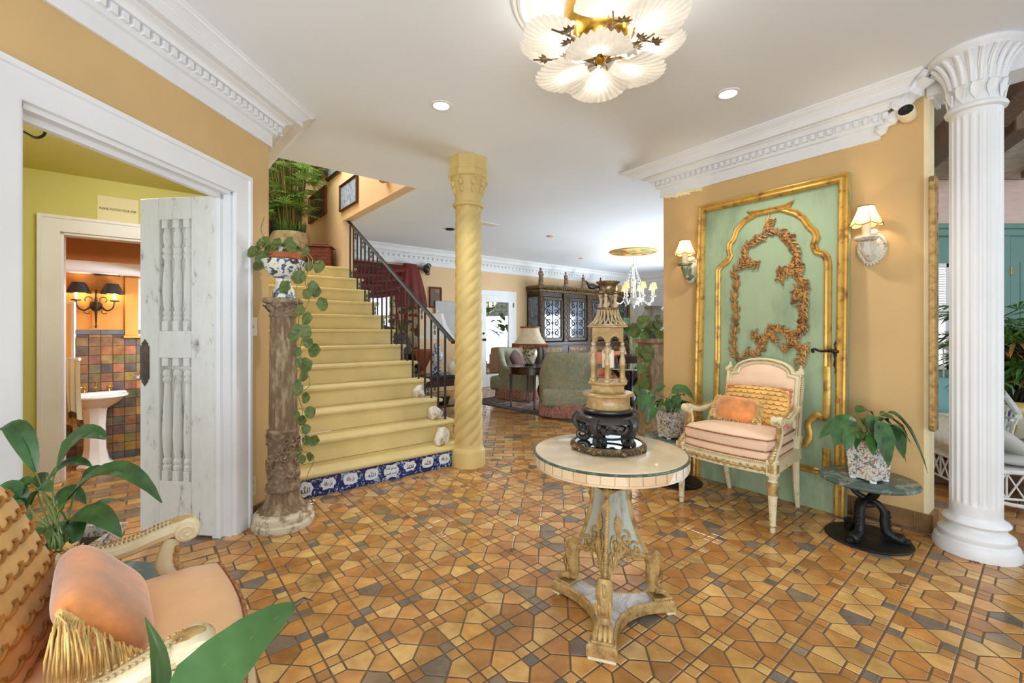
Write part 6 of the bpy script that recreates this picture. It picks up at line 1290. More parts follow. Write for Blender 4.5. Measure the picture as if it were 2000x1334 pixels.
lp = Vector((TLx.x - .02, TLx.y, TLx.z + .64)); t = thing('fringed_table_lamp', 'porcelain lamp with a wide ivory shade and rust fringe on the mahogany table', 'lamp', lp); m = MB(); m.lathe([(0, 0), (.085, 0), (.09, .02), (.07, .03), (0, .03)], 24); m.obj('base', M['ebony'], t); m = MB(); m.lathe([(.055, .03), (.075, .06), (.112, .15), (.118, .21), (.10, .26), (.06, .285), (.05, .30), (.056, .31), (0, .31)], 32); m.obj('vase', M['imari'], t); m = MB(); m.tube([(0, 0, .31), (0, 0, .62)], .008, 6); m.obj('stem', M['brass'], t)
n8 = lambda a, r, z: r * (1 + .03 * math.cos(a * 6)); m = MB(); m.lathe([(.27, .33), (.235, .36), (.17, .46), (.145, .55), (.142, .60)], 72, fn=n8, cap=False); sh = m.obj('shade', M['silkshade'], t, 60); m = MB(); q = random.Random(3)
for i in range(130): a = 2 * PI * i / 130; r = .271 * (1 + .03 * math.cos(a * 6)); m.tube([(r * math.cos(a), r * math.sin(a), .335), (r * 1.01 * math.cos(a), r * 1.01 * math.sin(a), .335 - q.uniform(.045, .06))], .005, 4)
m.lathe([(.144, .585), (.15, .59), (.15, .61), (.142, .61)], 48, fn=n8); m.lathe([(.271, .325), (.276, .335), (.271, .345)], 72, fn=n8); m.obj('fringe', M['shadefr'], sh)
# odds and ends of furniture glimpsed between them
t = thing('upholstered_stool', 'small dark wooden stool with a pale seat between the floral armchairs', 'stool', Vector((.60, 6.95, .0125))); m = MB(); m.cushion((0, 0, .38), (.34, .34, .10), .4, 12); m.obj('seat', M['silkshade'], t); m = MB(); m.box((0, 0, .33), (.34, .34, .06), .01); m.obj('rail', M['mahog'], t)
for sx in (-1, 1):
    for sy in (-1, 1): m = MB(); m.tube(smooth_path([(sx * .15, sy * .15, .33), (sx * .18, sy * .18, .22), (sx * .14, sy * .14, .08), (sx * .165, sy * .165, .008)], 4), [.022 - .0011 * i for i in range(13)], 8); m.obj('leg', M['mahog'], t)
t = thing('black_side_chair', 'black curved-back wooden chair behind the floral armchair', 'chair', Vector((.55, 8.9, .0)), 2.6); m = MB(); m.box((0, 0, .45), (.44, .42, .05), .015); m.obj('seat', M['burg'], t); m = MB(); m.tube(smooth_path([(-.2, .2, .45), (-.22, .25, .75), (-.19, .29, .98), (-.1, .3, 1.0), (0, .3, .97), (.1, .3, 1.0), (.19, .29, .98), (.22, .25, .75), (.2, .2, .45)], 4), .018, 8); m.tube([(0, .22, .47), (.03, .25, .7), (0, .29, .97)], .02, 6, flat=2); m.obj('backrest', M['ebony'], t)
for sx in (-1, 1):
    for sy in (-1, 1): m = MB(); m.tube([(sx * .18, sy * .18, .45), (sx * .19, sy * .19, .2), (sx * .2, sy * .2 + .01, .001)], [.02, .017, .014], 8); m.obj('leg', M['ebony'], t)
t = thing('glass_coffee_table', 'glass-topped table on a carved dark base behind the onyx lantern', 'table', Vector((1.62, 6.1, 0.0)), .3); m = MB(); m.lathe([(0, .70), (.52, .70), (.525, .706), (.52, .714), (0, .714)], 48); m.obj('tabletop', M['verdglass'] if 'verdglass' in M else M['mirror'], t); m = MB(); m.lathe([(0, 0), (.3, 0), (.31, .03), (.2, .06), (.08, .1), (.07, .25)], 24); m.obj('base', M['black'], t)
for k in range(3): a = 2 * PI * k / 3; d = Vector((math.cos(a), math.sin(a), 0)); m = MB(); m.tube(smooth_path([d * .05 + zz * .12, d * .14 + zz * .28, d * .05 + zz * .45, d * .2 + zz * .6, d * .3 + zz * .695], 4), [.05, .05, .05, .048, .046, .044, .042, .04, .04, .038, .036, .034, .032, .03, .026, .022, .018], 8); m.obj('dolphin', M['black'], t)
M['rust'] = plain('rust_upholstery', (.62, .32, .20), .85, var=.1)
t = thing('rust_sofa', 'low rust-coloured sofa in front of the dark cabinet', 'sofa', us(7.55, 6.35), RZH + PI); m = MB(); m.box((0, 0, .25), (1.3, .7, .32), .05, seg=3); m.obj('seat', M['rust'], t); m = MB(); m.box((0, .32, .5), (1.3, .16, .5), .06, seg=3); m.obj('backrest', M['rust'], t)
for sx in (-1, 1):
    m = MB(); m.box((sx * .66, 0, .35), (.14, .7, .5), .05, seg=3); m.obj('arm', M['rust'], t)
    for sy in (-1, 1): m = MB(); m.tube([(sx * .55, sy * .28, .1), (sx * .55, sy * .28, .0)], .025, 8); m.obj('leg', M['mahog'], t)
# big leafy plant and the urn stand at the end of the right wall
M['darkpot'] = plain('dark_glazed_pot', (.20, .15, .14), .3, var=.2)
pp = Vector((2.55, 9.3, 0)); t = thing('potted_rubber_plant', 'big broad-leaved plant in a dark pot at the far right of the dining room', 'plant', pp); m = MB(); m.lathe([(0, .1), (.2, .1), (.3, .3), (.34, .62), (.36, .66), (.34, .68), (.31, .64), (0, .6)], 32); m.obj('pot', M['darkpot'], t); m = MB(); m.lathe([(0, .61), (.315, .61), (.2, .64), (0, .65)], 24); m.obj('soil', M['soil'], t); m = MB(); m.lathe([(0, 0), (.24, 0), (.22, .05), (.2, .1), (0, .1)], 20); m.obj('stand', M['ebony'], t)
q = random.Random(12); mb, ms = MB(), MB()
for k in range(26):
    a = q.uniform(0, 2 * PI); d = Vector((math.cos(a), math.sin(a), 0)); l = q.uniform(.1, .35); z = q.uniform(.95, 1.5); lilyleaf(mb, ms, d * .05 + zz * .63, d * l + zz * z, d * (l + q.uniform(.3, .5)) + zz * (z + q.uniform(-.15, .3)), zz * .07, q.uniform(.16, .24))
mb.obj('foliage', M['leaf'], t, 60); ms.obj('stems', M['stem'], t)
up = Vector((1.50, 4.72, 0)); t = thing('urn_pedestal', 'tall pale stone pedestal behind the end of the right wall', 'pedestal', up, .4); M['palestone'] = marble('pale_pedestal_stone', (.74, .66, .54), (.50, .40, .30), 5, .5, .5, .08); m = MB(); m.box((0, 0, .05), (.34, .34, .10), .01); m.box((0, 0, .60), (.24, .24, 1.0), .008); m.box((0, 0, 1.10), (.32, .32, .05), .01); m.obj('shaft', M['palestone'], t)
M['silver'] = plain('tarnished_silver', (.58, .57, .55), .55, .5, .25, 14, .2, 40)
t = thing('silver_urn', 'tarnished silver urn with a trailing plant at the end of the right wall', 'plant', (up.x, up.y, 1.125)); m = MB(); m.lathe([(0, 0), (.08, 0), (.085, .015), (.04, .04), (.05, .06), (.11, .12), (.13, .2), (.11, .27), (.085, .3), (.10, .33), (.11, .335), (.09, .33), (0, .28)], 32, fn=lambda a, r, z: r * (1 + .03 * math.sin(a * 10) * (.08 < z < .28))); m.obj('urn', M['silver'], t)
L0 = Vector((up.x, up.y, 1.125)); mb, ms = MB(), MB(); q = random.Random(17)
for (x, y, l) in [(1278, 640, .14), (1262, 655, .16), (1285, 632, .12), (1266, 690, .16), (1250, 688, .13), (1276, 702, .14), (1288, 690, .12), (1252, 718, .13), (1283, 720, .13), (1268, 732, .12), (1282, 740, .12), (1259, 748, .13), (1246, 760, .12), (1274, 758, .12), (1290, 655, .12), (1240, 645, .15), (1256, 628, .16), (1270, 775, .12), (1250, 782, .11), (1286, 622, .1), (1262, 708, .1)]:
    c = at(x, y, up.y - .12 + q.uniform(-.05, .05)) - L0; d = Vector((q.uniform(-.7, .5), q.uniform(-.3, .1), -1 if y > 660 else q.uniform(-.6, .6))).normalized(); nn = Vector((q.uniform(-.4, .4), -1, q.uniform(0, .6))); mb.leaf([c - d * l * .5, c - d * l * .2, c + d * l * .15, c + d * l * .42, c + d * l * .55], l * .8, up=nn, fold=.12, nv=5, shape=HS)
for s_ in ([(1280, 630), (1265, 680), (1252, 720), (1246, 760), (1250, 790)], [(1284, 630), (1280, 690), (1284, 740), (1272, 780), (1262, 830)], [(1282, 625), (1256, 628), (1238, 648)], [(1282, 625), (1270, 605), (1255, 590)]): ms.tube(smooth_path([Vector((0, 0, .32))] + [at(x, y, up.y - .1) - L0 for x, y in s_], 4), .003, 5)
mb.obj('foliage', M['pothos'], t, 60); ms.obj('vines', M['stem'], t)
# along the back wall behind the stairs: window swag, icon, lamp and console
M['redsilk'] = plain('crimson_silk', (.40, .065, .025), .6, var=.2, sc=4); M['chintz2'] = patch('floral_curtain', [(.78, .70, .56), (.72, .63, .48), (.50, .44, .26), (.80, .72, .58), (.58, .20, .14), (.76, .68, .54), (.34, .30, .20)], 10, .9, 'voro', 2)
pr = bw(828, 525, .08); pl0 = bw(684, 500, .08); zr = pr.z
t = thing('window_swag', 'crimson silk swag draped over a dark rod behind the stair railing', 'curtain', us(pl0.dot(RU), SB - .09, 0), RZH); wl = pr.dot(RU) - pl0.dot(RU)
m = MB(); m.tube([(-.5, 0, zr), (wl, 0, zr)], .022, 8); m.obj('rod', M['ebony'], t); m = MB(); m.ell((wl + .05, 0, zr), (.07, .07, .09), 12, 8); m.tube(arc((wl + .09, 0, zr + .05), .05, 0, 300, 12, 'xz'), .014, 6); m.tube(arc((wl + .07, 0, zr - .07), .04, 60, 360, 12, 'xz'), .012, 6); m.obj('finial', M['ebony'], t)
m = MB(); m.surf(lambda u, v: Vector((wl * (.86 * u) - .45 * (1 - u), -.04 - .03 * math.sin(v * 22 + u * 5), zr + .02 - v * (.40 + .22 * math.sin(PI * (u * 1.0))) + .02 * math.sin(v * 22)))  , 40, 24); sw = m.obj('swag', M['redsilk'], t, 60)
m = MB(); m.surf(lambda u, v: Vector((wl - .30 + (.13 + .22 * v ** .8 - .05 * v ** 4) * math.cos(2 * PI * u) + .04 * v, -.02 + (.06 + .05 * v) * math.sin(2 * PI * u) + .018 * math.sin(u * 2 * PI * 9) * v, zr + .06 - .80 * v)), 72, 14, cu=True); m.obj('jabot', M['redsilk'], t, 60)
cx_ = bw(798, 650, .06).dot(RU); t = thing('floral_curtain', 'floral curtain panel hanging below the crimson swag', 'curtain', us(cx_ - .1, SB - .07, 0), RZH); m = MB(); m.surf(lambda u, v: Vector((-.28 + .56 * u, .03 * math.sin(u * 30), .02 + (zr - .1) * v)), 60, 4); m.obj('drapery', M['chintz2'], t, 60)
wa, wb_ = bw(690, 560).dot(RU) - .3, bw(790, 560).dot(RU) - .1
t = thing('window_1', None, None, us(wa, SB - .005), RZH); t['kind'] = 'structure'; ww = wb_ - wa; m = MB()
for a, b in (((0, -.03, .8), (.07, .0, zr)), ((ww - .07, -.03, .8), (ww, 0, zr)), ((0, -.03, .8), (ww, 0, .88)), ((0, -.03, zr - .08), (ww, 0, zr)), ((ww / 2 - .03, -.03, .8), (ww / 2 + .03, 0, zr))): m.bx(a, b, .004)
m.obj('frame', M['trim'], t); M['dayglass'] = emit('bright_window_pane', 'EAF2FF', 1.1); m = MB(); m.bx((.07, -.012, .88), (ww - .07, -.006, zr - .08)); m.obj('pane', M['dayglass'], t)
ic = [bw(*p, .01) for p in ((838, 560), (838, 601), (862, 599), (862, 560))]; ic = [Vector((a.x, a.y, z)) for a, z in zip(ic, (ic[0].z, ic[1].z, ic[1].z, ic[0].z))]
M['icon'] = patch('dim_gilded_icon', [(.30, .20, .12), (.44, .30, .16), (.22, .26, .28), (.38, .24, .14), (.52, .38, .20)], 9, .4, 'voro', 1.5)
framed('icon_painting', 'small dark gilded panel painting on the wall left of the twisted column', 'picture', ic, .035, M['redwood'], M['icon'], nB, .03)
M['greypanel'] = plain('grey_wall_panel', (.70, .70, .69), .6); gp = bw(866, 650, .01); m = MB(); slab(m, us(gp.dot(RU) - .20, SB - .02), us(gp.dot(RU) + .25, SB - .02), nB, .03, gp.z - .05, gp.z + .62); tag(m.obj('wall_screen', M['greypanel']), 'plain grey panel on the wall behind the white lamp', 'panel')
co_ = us(5.62, 6.55) * 0 + at(862, 735, 6.4); co_.z = 0; t = thing('console_table', 'dark console table behind the foot of the stair railing', 'table', co_, RZH); m = MB(); m.box((0, 0, .56), (.9, .45, .04), .006); m.obj('tabletop', M['ebony'], t); m = MB(); m.box((0, 0, .48), (.8, .38, .12), .006); m.obj('apron', M['mahog'], t); m = MB(); m.box((0, 0, .14), (.8, .38, .03), .005); m.obj('shelf', M['mahog'], t)
for sx in (-1, 1):
    for sy in (-1, 1): m = MB(); m.lathe([(.02, 0), (.03, .03), (.022, .2), (.03, .3), (.022, .42), (.03, .54)], 10, (sx * .38, sy * .18, 0)); m.obj('leg', M['ebony'], t)
M['bluewhite'] = patch('blue_white_porcelain', [(.80, .83, .90), (.84, .87, .92), (.22, .30, .60), (.82, .85, .91), (.30, .40, .68), (.84, .87, .92)], 22, .15, 'voro', 2.5); M['whiteshade'] = sheer('white_lamp_shade', 'E9EBEC', .35, .8, .02, 30, .12, 'F4F4F0')
l_ = Vector((co_.x - .06, co_.y - .02, .58)); t = thing('blue_white_lamp', 'tall blue and white porcelain lamp with a white bell shade behind the railing', 'lamp', l_); t.scale = (.86, .86, .77); m = MB(); m.box((0, 0, .04), (.15, .15, .08), .006); m.obj('base', M['bluewhite'], t); m = MB(); m.lathe([(.05, .08), (.06, .1), (.055, .14), (.085, .24), (.105, .33), (.10, .38), (.055, .43), (.05, .5), (.055, .54), (.04, .57), (0, .58)], 28); m.obj('vase', M['bluewhite'], t); m = MB(); m.tube([(0, 0, .58), (0, 0, 1.15)], .008, 6); m.ell((0, 0, 1.17), (.025, .025, .03), 10, 8); m.obj('stem', M['white_glaze'], t)
m = MB(); m.lathe([(.31, .66), (.25, .74), (.16, .92), (.12, 1.06), (.11, 1.12)], 6, cap=False, a0=.3, a1=.3 + 2 * PI); m.obj('shade', M['whiteshade'], t, 25)
def trinket(name, label, cat, off, pr, mat, z=.58, seg=16): p = Vector((co_.x + off[0], co_.y + off[1], z)); m = MB(); m.lathe(pr, seg, tuple(p)); tag(m.obj(name, mat, loc=p), label, cat); return p
trinket('ginger_jar', 'white and gold lidded jar on the console beside the blue lamp', 'jar', (.20, -.10), [(0, 0), (.06, 0), (.09, .06), (.095, .12), (.07, .17), (.03, .2), (.05, .22), (.02, .25), (0, .26)], M['white_glaze'])
trinket('red_fan_screen', 'rust red fan-shaped ornament on the console', 'ornament', (-.26, -.02), [(0, 0), (.05, 0), (.03, .05), (.10, .2), (.13, .34), (.12, .35), (.02, .1)], M['rust'])
trinket('figurine', 'small gilt and pink figurine on the console', 'figurine', (.28, .04), [(0, 0), (.04, 0), (.03, .05), (.045, .12), (.03, .2), (.04, .26), (.02, .3), (.03, .34), (0, .38)], M['gold2'])
p = trinket('basket', 'dark basket of pink flowers on the console shelf', 'basket', (0, 0), [(0, 0), (.10, 0), (.13, .1), (.12, .11), (0, .1)], M['mahog'], .156)
# tall dark furniture glimpsed through the bars
bk = at(760, 640, 7.0); bk.z = 0; t = thing('carved_settle', 'tall dark carved settle standing behind the middle of the railing', 'settle', us(bk.dot(RU), 6.9), RZH); m = MB(); m.box((0, 0, .45), (1.2, .5, .1), .01); m.T = Matrix.Translation((0, .25, 0)) @ Matrix.Rotation(PI / 2, 4, 'X'); m.prism([(-.6, .05), (.6, .05), (.6, 1.05), (.5, 1.12), (.36, 1.14), (.24, 1.25), (.1, 1.3), (0, 1.36), (-.1, 1.3), (-.24, 1.25), (-.36, 1.14), (-.5, 1.12), (-.6, 1.05)], 0, .06); m.T = Matrix(); [m.box((-.42 + .21 * k, .185, .8), (.15, .02, .5), .012) for k in range(5)]; m.obj('body', M['mahog'], t); m = MB(); m.box((0, -.0, .55), (1.0, .4, .12), .04, seg=3); m.obj('cushion', M['rust'], t)
for sx in (-1, 1): m = MB(); m.box((sx * .57, 0, .4), (.07, .5, .8), .015); m.obj('side', M['mahog'], t)
vz = Vector(us(bk.dot(RU) - .5, 6.5)); t = thing('floor_vase', 'tall grey-brown floor vase behind the upper part of the railing', 'vase', vz); m = MB(); m.lathe([(0, 0), (.16, 0), (.2, .3), (.24, .7), (.2, 1.1), (.1, 1.35), (.09, 1.5), (.13, 1.6), (.1, 1.6), (0, 1.4)], 24); m.obj('body', plain('brown_grey_vase', (.42, .36, .32), .4, var=.25), t)
# ================================================================ the left doorway: double spindle doors, hall and bathroom beyond
M['chalk'] = worn('chippy_white_paint', (.86, .86, .84), (.46, .43, .39), 22, .685, .6, 0, .12, (1, 1, .35), mid=(.90, .90, .885))
def spindle_door(label, hinge, dirv, knob, thick=.045, w=.50):
    """local x runs from the hinge to the free edge"""
    t = thing('spindle_door', label, 'door', hinge, math.atan2(dirv.y, dirv.x), 'double doors with turned spindles'); hh = 2.0; y0, y1 = -thick / 2, thick / 2; z0 = .012; m = MB()
    m.bx((0, y0, z0), (.155, y1, hh), .004); m.bx((w - .13, y0, z0), (w, y1, hh), .004); m.bx((.155, y0, z0), (w - .13, y1, .32), .002); m.bx((.155, y0, 1.05), (w - .13, y1, 1.21), .002); m.bx((.155, y0, 1.87), (w - .13, y1, hh), .002); m.obj('frame', M['chalk'], t)
    for za, zb in ((.32, 1.05), (1.21, 1.87)):
        m = MB(); m.bx((.155, -.0225, za), (w - .13, -.017, zb)); m.obj('back_board', M['chalk'], t)
        for k in range(3):
            x = .155 + (w - .285) * (k + .5) / 3; h_ = zb - za; m = MB(); r = .027; m.box((x, .004, za + .03), (.042, .034, .06), .003); m.box((x, .004, zb - .025), (.042, .034, .05), .003)
            pr = [(.016, .055), (.026, .065), (.028, .08), (.02, .09), (.027, .1), (.027, .112), (.018, .122), (.024, .15), (.03, .24), (.026, .32), (.018, .40), (.017, .42), (.027, .435), (.029, .45), (.02, .46), (.029, .475), (.027, .49), (.017, .5)] if h_ < .70 else [(.016, .055), (.026, .065), (.028, .085), (.02, .095), (.027, .108), (.027, .122), (.018, .135), (.026, .18), (.031, .27), (.028, .38), (.021, .5), (.018, .58), (.026, .59), (.029, .605), (.02, .615), (.027, .63), (.027, .645), (.018, .66)]
            if h_ < .70: pr = pr + [(.017, .505), (.024, .53), (.025, .57), (.018, .6), (.016, .61)]
            m.lathe([(r_ * .86, z_) for r_, z_ in pr], 20, (x, .0, za)); m.obj('spindle', M['chalk'], t)
    if knob:
        xk = w - .035; o = [(0, .14), (.010, .125), (.022, .115), (.018, .105), (.03, .098), (.03, -.098), (.018, -.105), (.022, -.115), (.010, -.125), (0, -.14)]; P = o + [(-x, z) for x, z in o[-2:0:-1]]; n = len(P); m = MB(); m.add([(xk + x, y1 + .004, 1.02 + z) for x, z in P] + [(xk + x, y1, 1.02 + z) for x, z in P], [list(range(n))] + [[i, (i + 1) % n, n + (i + 1) % n, n + i] for i in range(n)]); m.obj('push_plate', M['bronze'], t)
        m = MB(); m.tube([(w - .01, 0, .94), (w + .028, .0, .94)], .009, 8); m.ell((w + .036, 0, .94), (.022, .026, .026), 12, 8); m.obj('glass_knob', M['glass'], t)
    return t
hR = lw(J1 - .028, -.075); spindle_door('white chipped spindle door standing open at the right of the left doorway', hR, (Vector((-2.206, 2.673, 0)) - Vector((-1.71, 2.6, 0))), True)
hL = lw(J0 + .03, -.085); spindle_door('white chipped spindle door folded back at the left edge of the doorway', hL, Vector((-.56, -.10, 0)), False)
SG = 5.05
m = MB(); dL, dR, dH2 = -.523, .30, 2.0
slab(m, us(-1.5, SG), us(dL, SG), BS, .13, -.26, 2.6); slab(m, us(dR, SG), us(.52, SG), BS, .13, -.26, 2.6); slab(m, us(dL, SG), us(dR, SG), BS, .13, dH2, 2.6); slab(m, us(-.86, SG), us(-.86, 4.1), -RU, .1, 0, 2.6); st('wall_hall', m, M['green'])
gc = [lw(-1.6, -.13), lw(C0.y, -.13), us(.52, 3.5), us(.52, SG), us(-1.4, SG), us(-2.2, 2.2), Vector((-3.4, -1.2, 0))]; m = MB(); m.prism([(p.x, p.y) for p in gc], 2.47, 2.55); st('ceiling_hall', m, M['green'])
m = MB(); m.sweep([us(dL, SG, 0), us(dL, SG, dH2), us(dR, SG, dH2), us(dR, SG, 0)], [(a, b) for a, b in cas], -BS)
slab(m, us(dL, SG), us(dL + .02, SG), BS, .13, -.02, dH2); slab(m, us(dL, SG), us(dR, SG), BS, .13, dH2 - .02, dH2); slab(m, us(dR - .02, SG), us(dR, SG), BS, .13, -.02, dH2); st('trim_9', m, M['trim'])
sgp = US_ * 0 + us(0, SG - .003); A1_ = onplane(190, 380, sgp, -BS); B1_ = onplane(270, 440, sgp, -BS); t = thing('paper_sign', 'cream paper sign reading PLEASE WATCH YOUR STEP on the lime hall wall', 'sign', (A1_ + B1_) / 2, RZH); w_ = (B1_ - A1_).dot(RU); z_ = .21
m = MB(); m.bx((-w_ / 2, -.003, -z_ / 2), (w_ / 2, 0, z_ / 2)); m.obj('sheet', plain('cream_paper', (.90, .87, .70), .8, var=.01), t); glyphs('PLEASE WATCH YOUR STEP', .019, 'lettering', plain('sign_ink', (.28, .27, .22), .8), t, Matrix.Translation((0, -.0045, .0)) @ Matrix.Rotation(PI / 2, 4, 'X'), w_ * .90)
p = at(78, 250, 2.05); t = thing('hall_lantern', 'dark metal light bracket high at the left inside the doorway', 'wall lamp', p); m = MB(); m.box((.01, .0, .012), (.085, .07, .012), .004); m.tube(smooth_path([(.02, 0, .005), (.02, 0, -.03), (-.02, 0, -.045), (-.07, 0, -.02)], 4), .006, 6); m.tube([(-.07, 0, -.02), (-.3, .02, .05)], .006, 6); m.obj('bracket', M['bronze'], t)
hb = us(-.86, 4.6, .99); t = thing('hall_hook_rail', 'short brass rail on the lime wall at the left of the hall', 'rail', hb, RZH); m = MB(); m.tube([(0, -.12, 0), (.06, -.12, 0), (.06, .12, 0), (0, .12, 0)], .012, 8); m.obj('bar', M['brass'], t); m = MB(); m.box((.006, -.12, 0), (.012, .05, .05), .004); m.box((.006, .12, 0), (.012, .05, .05), .004); m.obj('bracket', M['brass'], t)
# bathroom, a step down
ZB, SW = -.25, 6.76; BL, BR = -.98, .54
lf = MB(); 
lf.mi = 1; lf.prism([us(-1.0, SG + .0), us(.6, SG), us(.6, SW + .1), us(-1.0, SW + .1)], ZB - .1, ZB - .002); lf.mi = 0
flo = lf
laid([Vector((p.x, p.y, 0)) for p in (us(-.99, SG), us(.6, SG), us(.6, SW), us(-.99, SW))], .2, .1, us(0, 5), RU, BS, ZB, .05, n=40)
st('floor_bath', lf, [M['tile'], M['grout']], 20)
BT = [(.56, .47, .38), (.50, .43, .37), (.47, .42, .39), (.70, .52, .33), (.64, .50, .35), (.45, .40, .37), (.58, .48, .37), (.74, .56, .36)]
m = MB(); zt_ = 1.16
for i in range(22):
    for j in range(14):
        u0, z0 = BL + .1 * i, ZB + .08 + .1 * j
        if u0 > BR - .05: continue
        m.col = lin(tuple(x * rnd.uniform(.88, 1.1) for x in rnd.choice(BT))); a, b = us(u0 + .003, SW), us(u0 + .097, SW); slab(m, a, b, -BS, .008, z0 + .003, min(zt_, z0 + .097))
for i in range(22):
    u0 = BL + .1 * i
    if u0 < BR - .05: m.col = lin((.40, .43, .45)); slab(m, us(u0 + .003, SW), us(u0 + .097, SW), -BS, .010, ZB, ZB + .077); 
for i in range(11):
    u0 = BL + .2 * i
    if u0 < BR - .1: m.col = lin((.46, .49, .51)); slab(m, us(u0 + .003, SW), us(u0 + .197, SW), -BS, .022, zt_ + .003, zt_ + .055)
m.mi = 1; m.col = None; slab(m, us(BL, SW), us(BR, SW), BS, .02, ZB, zt_ + .05); st('trim_10', m, [M['bathtile'], M['grout']], 20)
m = MB(); slab(m, us(BL - .1, SW + .002), us(BR + .1, SW + .002), BS, .12, ZB, 1.9); slab(m, us(BL, SG + .13), us(BL, SW), -RU, .08, ZB, 1.9); slab(m, us(BR, SG + .13), us(BR, SW), RU, .08, ZB, 2.0); st('wall_bath', m, M['orange'])
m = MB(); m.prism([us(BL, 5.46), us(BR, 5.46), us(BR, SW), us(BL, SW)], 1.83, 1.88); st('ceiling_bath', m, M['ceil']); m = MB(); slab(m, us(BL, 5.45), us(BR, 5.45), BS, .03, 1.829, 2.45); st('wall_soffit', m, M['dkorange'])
PW = us(0, SW - .01)
def wp(px, py, o=0.0): return onplane(px, py, PW - BS * o, -BS)
a, b = wp(277, 545), wp(277, 655); uw = a.dot(RU); t = thing('window_2', None, None, us(uw, SW - .004, b.z), RZH); t['kind'] = 'structure'; hw_ = a.z - b.z; m = MB(); m.bx((-.16, -.05, -.03), (.5, .0, .0), .004); m.bx((-.15, -.02, 0), (-.03, 0, hw_ + .05), .004); m.bx((-.15, -.02, hw_), (.5, 0, hw_ + .06), .004); m.obj('frame', M['orange'], t)
m = MB(); m.bx((-.03, -.012, 0), (0, 0, hw_)); m.bx((.45, -.012, 0), (.48, 0, hw_)); m.bx((0, -.012, hw_ / 2 - .015), (.46, 0, hw_ / 2 + .015)); m.obj('sash', M['trim'], t); m = MB(); m.bx((0, -.006, 0), (.46, -.002, hw_)); m.obj('pane', M['dayglass'], t)
p = wp(188, 598); t = thing('double_sconce', 'bronze wall sconce with two black shades in the bathroom', 'wall lamp', p, RZH); m = MB(); m.T = Matrix.Rotation(PI / 2, 4, 'X'); m.lathe([(0, 0), (.055, 0), (.05, .02), (0, .03)], 20); m.T = Matrix(); m.tube([(0, -.03, .18), (0, -.035, .05), (0, -.03, -.1), (0, -.03, -.22)], [.006, .016, .012, .004], 8); m.ell((0, -.03, -.225), (.012, .012, .018), 8, 6)
for sx in (-1, 1): m.tube(smooth_path([(sx * .04, -.03, .0), (sx * .09, -.06, -.05), (sx * .14, -.07, -.02), (sx * .155, -.075, .05)], 4), .008, 6); m.lathe([(.012, .05), (.04, .055), (.042, .065), (.012, .066)], 14, (sx * .155, -.075, 0)); m.tube(arc((sx * .06, -.035, .07), .03, -60, 220, 10, 'xz'), .006, 6); m.tube(arc((sx * .07, -.04, -.06), .025, 60, 330, 10, 'xz'), .005, 6)
m.obj('arms', M['bronze'], t); BSC = []
for sx in (-1, 1):
    m = MB(); m.lathe([(.012, .066), (.012, .14), (0, .14)], 12, (sx * .155, -.075, 0)); m.obj('candle_sleeve', M['candle'], t); m = MB(); m.lathe([(.105, .135), (.055, .25)], 24, (sx * .135, -.075, 0), cap=False); m.lathe([(.103, .136), (.054, .25)], 24, (sx * .135, -.075, 0), cap=False); m.obj('shade', M['ebony'], t); m = MB(); m.ell((sx * .155, -.075, .155), (.010, .010, .014), 10, 6); m.obj('bulb', M['bulb'], t); BSC.append(t.matrix_basis @ Vector((sx * .15, -.085, .12)))
sk = at(186, 770, 4.75); sk.z = ZB; t = thing('pedestal_sink', 'white pedestal sink against the tiled bathroom wall', 'sink', sk, RZH - .0); M['ceramic'] = plain('white_ceramic', (.90, .90, .90), .12, var=.01)
m = MB(); m.lathe([(.15, 0), (.155, .03), (.12, .07), (.095, .2), (.09, .45), (.10, .6), (.12, .66)], 8, a0=PI / 8, a1=2 * PI + PI / 8); m.obj('pedestal', M['ceramic'], t, 30); m = MB(); m.lathe([(.10, .62), (.14, .65), (.20, .69), (.245, .735), (.27, .75), (.272, .765), (.25, .77), (.235, .765), (.2, .72), (.1, .68), (0, .67)], 40, sx=1.0, sy=.85); m.box((0, .20, .755), (.5, .12, .05), .015); m.obj('basin', M['ceramic'], t)
m = MB(); m.tube(smooth_path([(0, .2, .78), (0, .2, .86), (0, .13, .885), (0, .08, .84)], 4), .011, 8)
for sx in (-1, 1): m.lathe([(.02, .78), (.012, .79), (.010, .82), (.022, .83), (.012, .845), (0, .845)], 12, (sx * .1, .2, 0)); m.tube([(sx * .1, .2, .83), (sx * .14, .18, .84)], .007, 6)
m.obj('faucet', M['brass'], t)
mr = at(128, 648, 4.35); t = thing('mirror_cabinet', 'white-framed mirror cabinet at the left of the bathroom', 'mirror', (mr.x, mr.y, mr.z), RZH - .35); m = MB(); hz2, ww2 = .29, .075; m.sweep([(-ww2, 0, -hz2), (-ww2, 0, hz2), (ww2, 0, hz2), (ww2, 0, -hz2)], [(-.0, 0), (0, .022), (-.022, .022), (-.022, 0)], (0, -1, 0), closed=True); m.bx((-.22, .0, -hz2), (-ww2 + .01, .1, hz2), .004); m.obj('frame', M['trim'], t); m = MB(); m.bx((-ww2, -.002, -hz2), (ww2, .012, hz2)); m.obj('glass', M['mirror'], t)
tw_ = at(140, 702, 4.15); t = thing('towel', 'two-tone tan towel with dark crochet edge on a white rail in the bathroom', 'towel', tw_, RZH - .6); M['towel'] = plain('tan_towel_cloth', (.74, .62, .40), .95, var=.1, sc=20, bump=.3, bsc=90); M['towel2'] = plain('white_towel_cloth', (.88, .86, .80), .95, var=.05); M['lace'] = plain('brown_crochet_edge', (.36, .26, .15), .95, var=.3, sc=40)
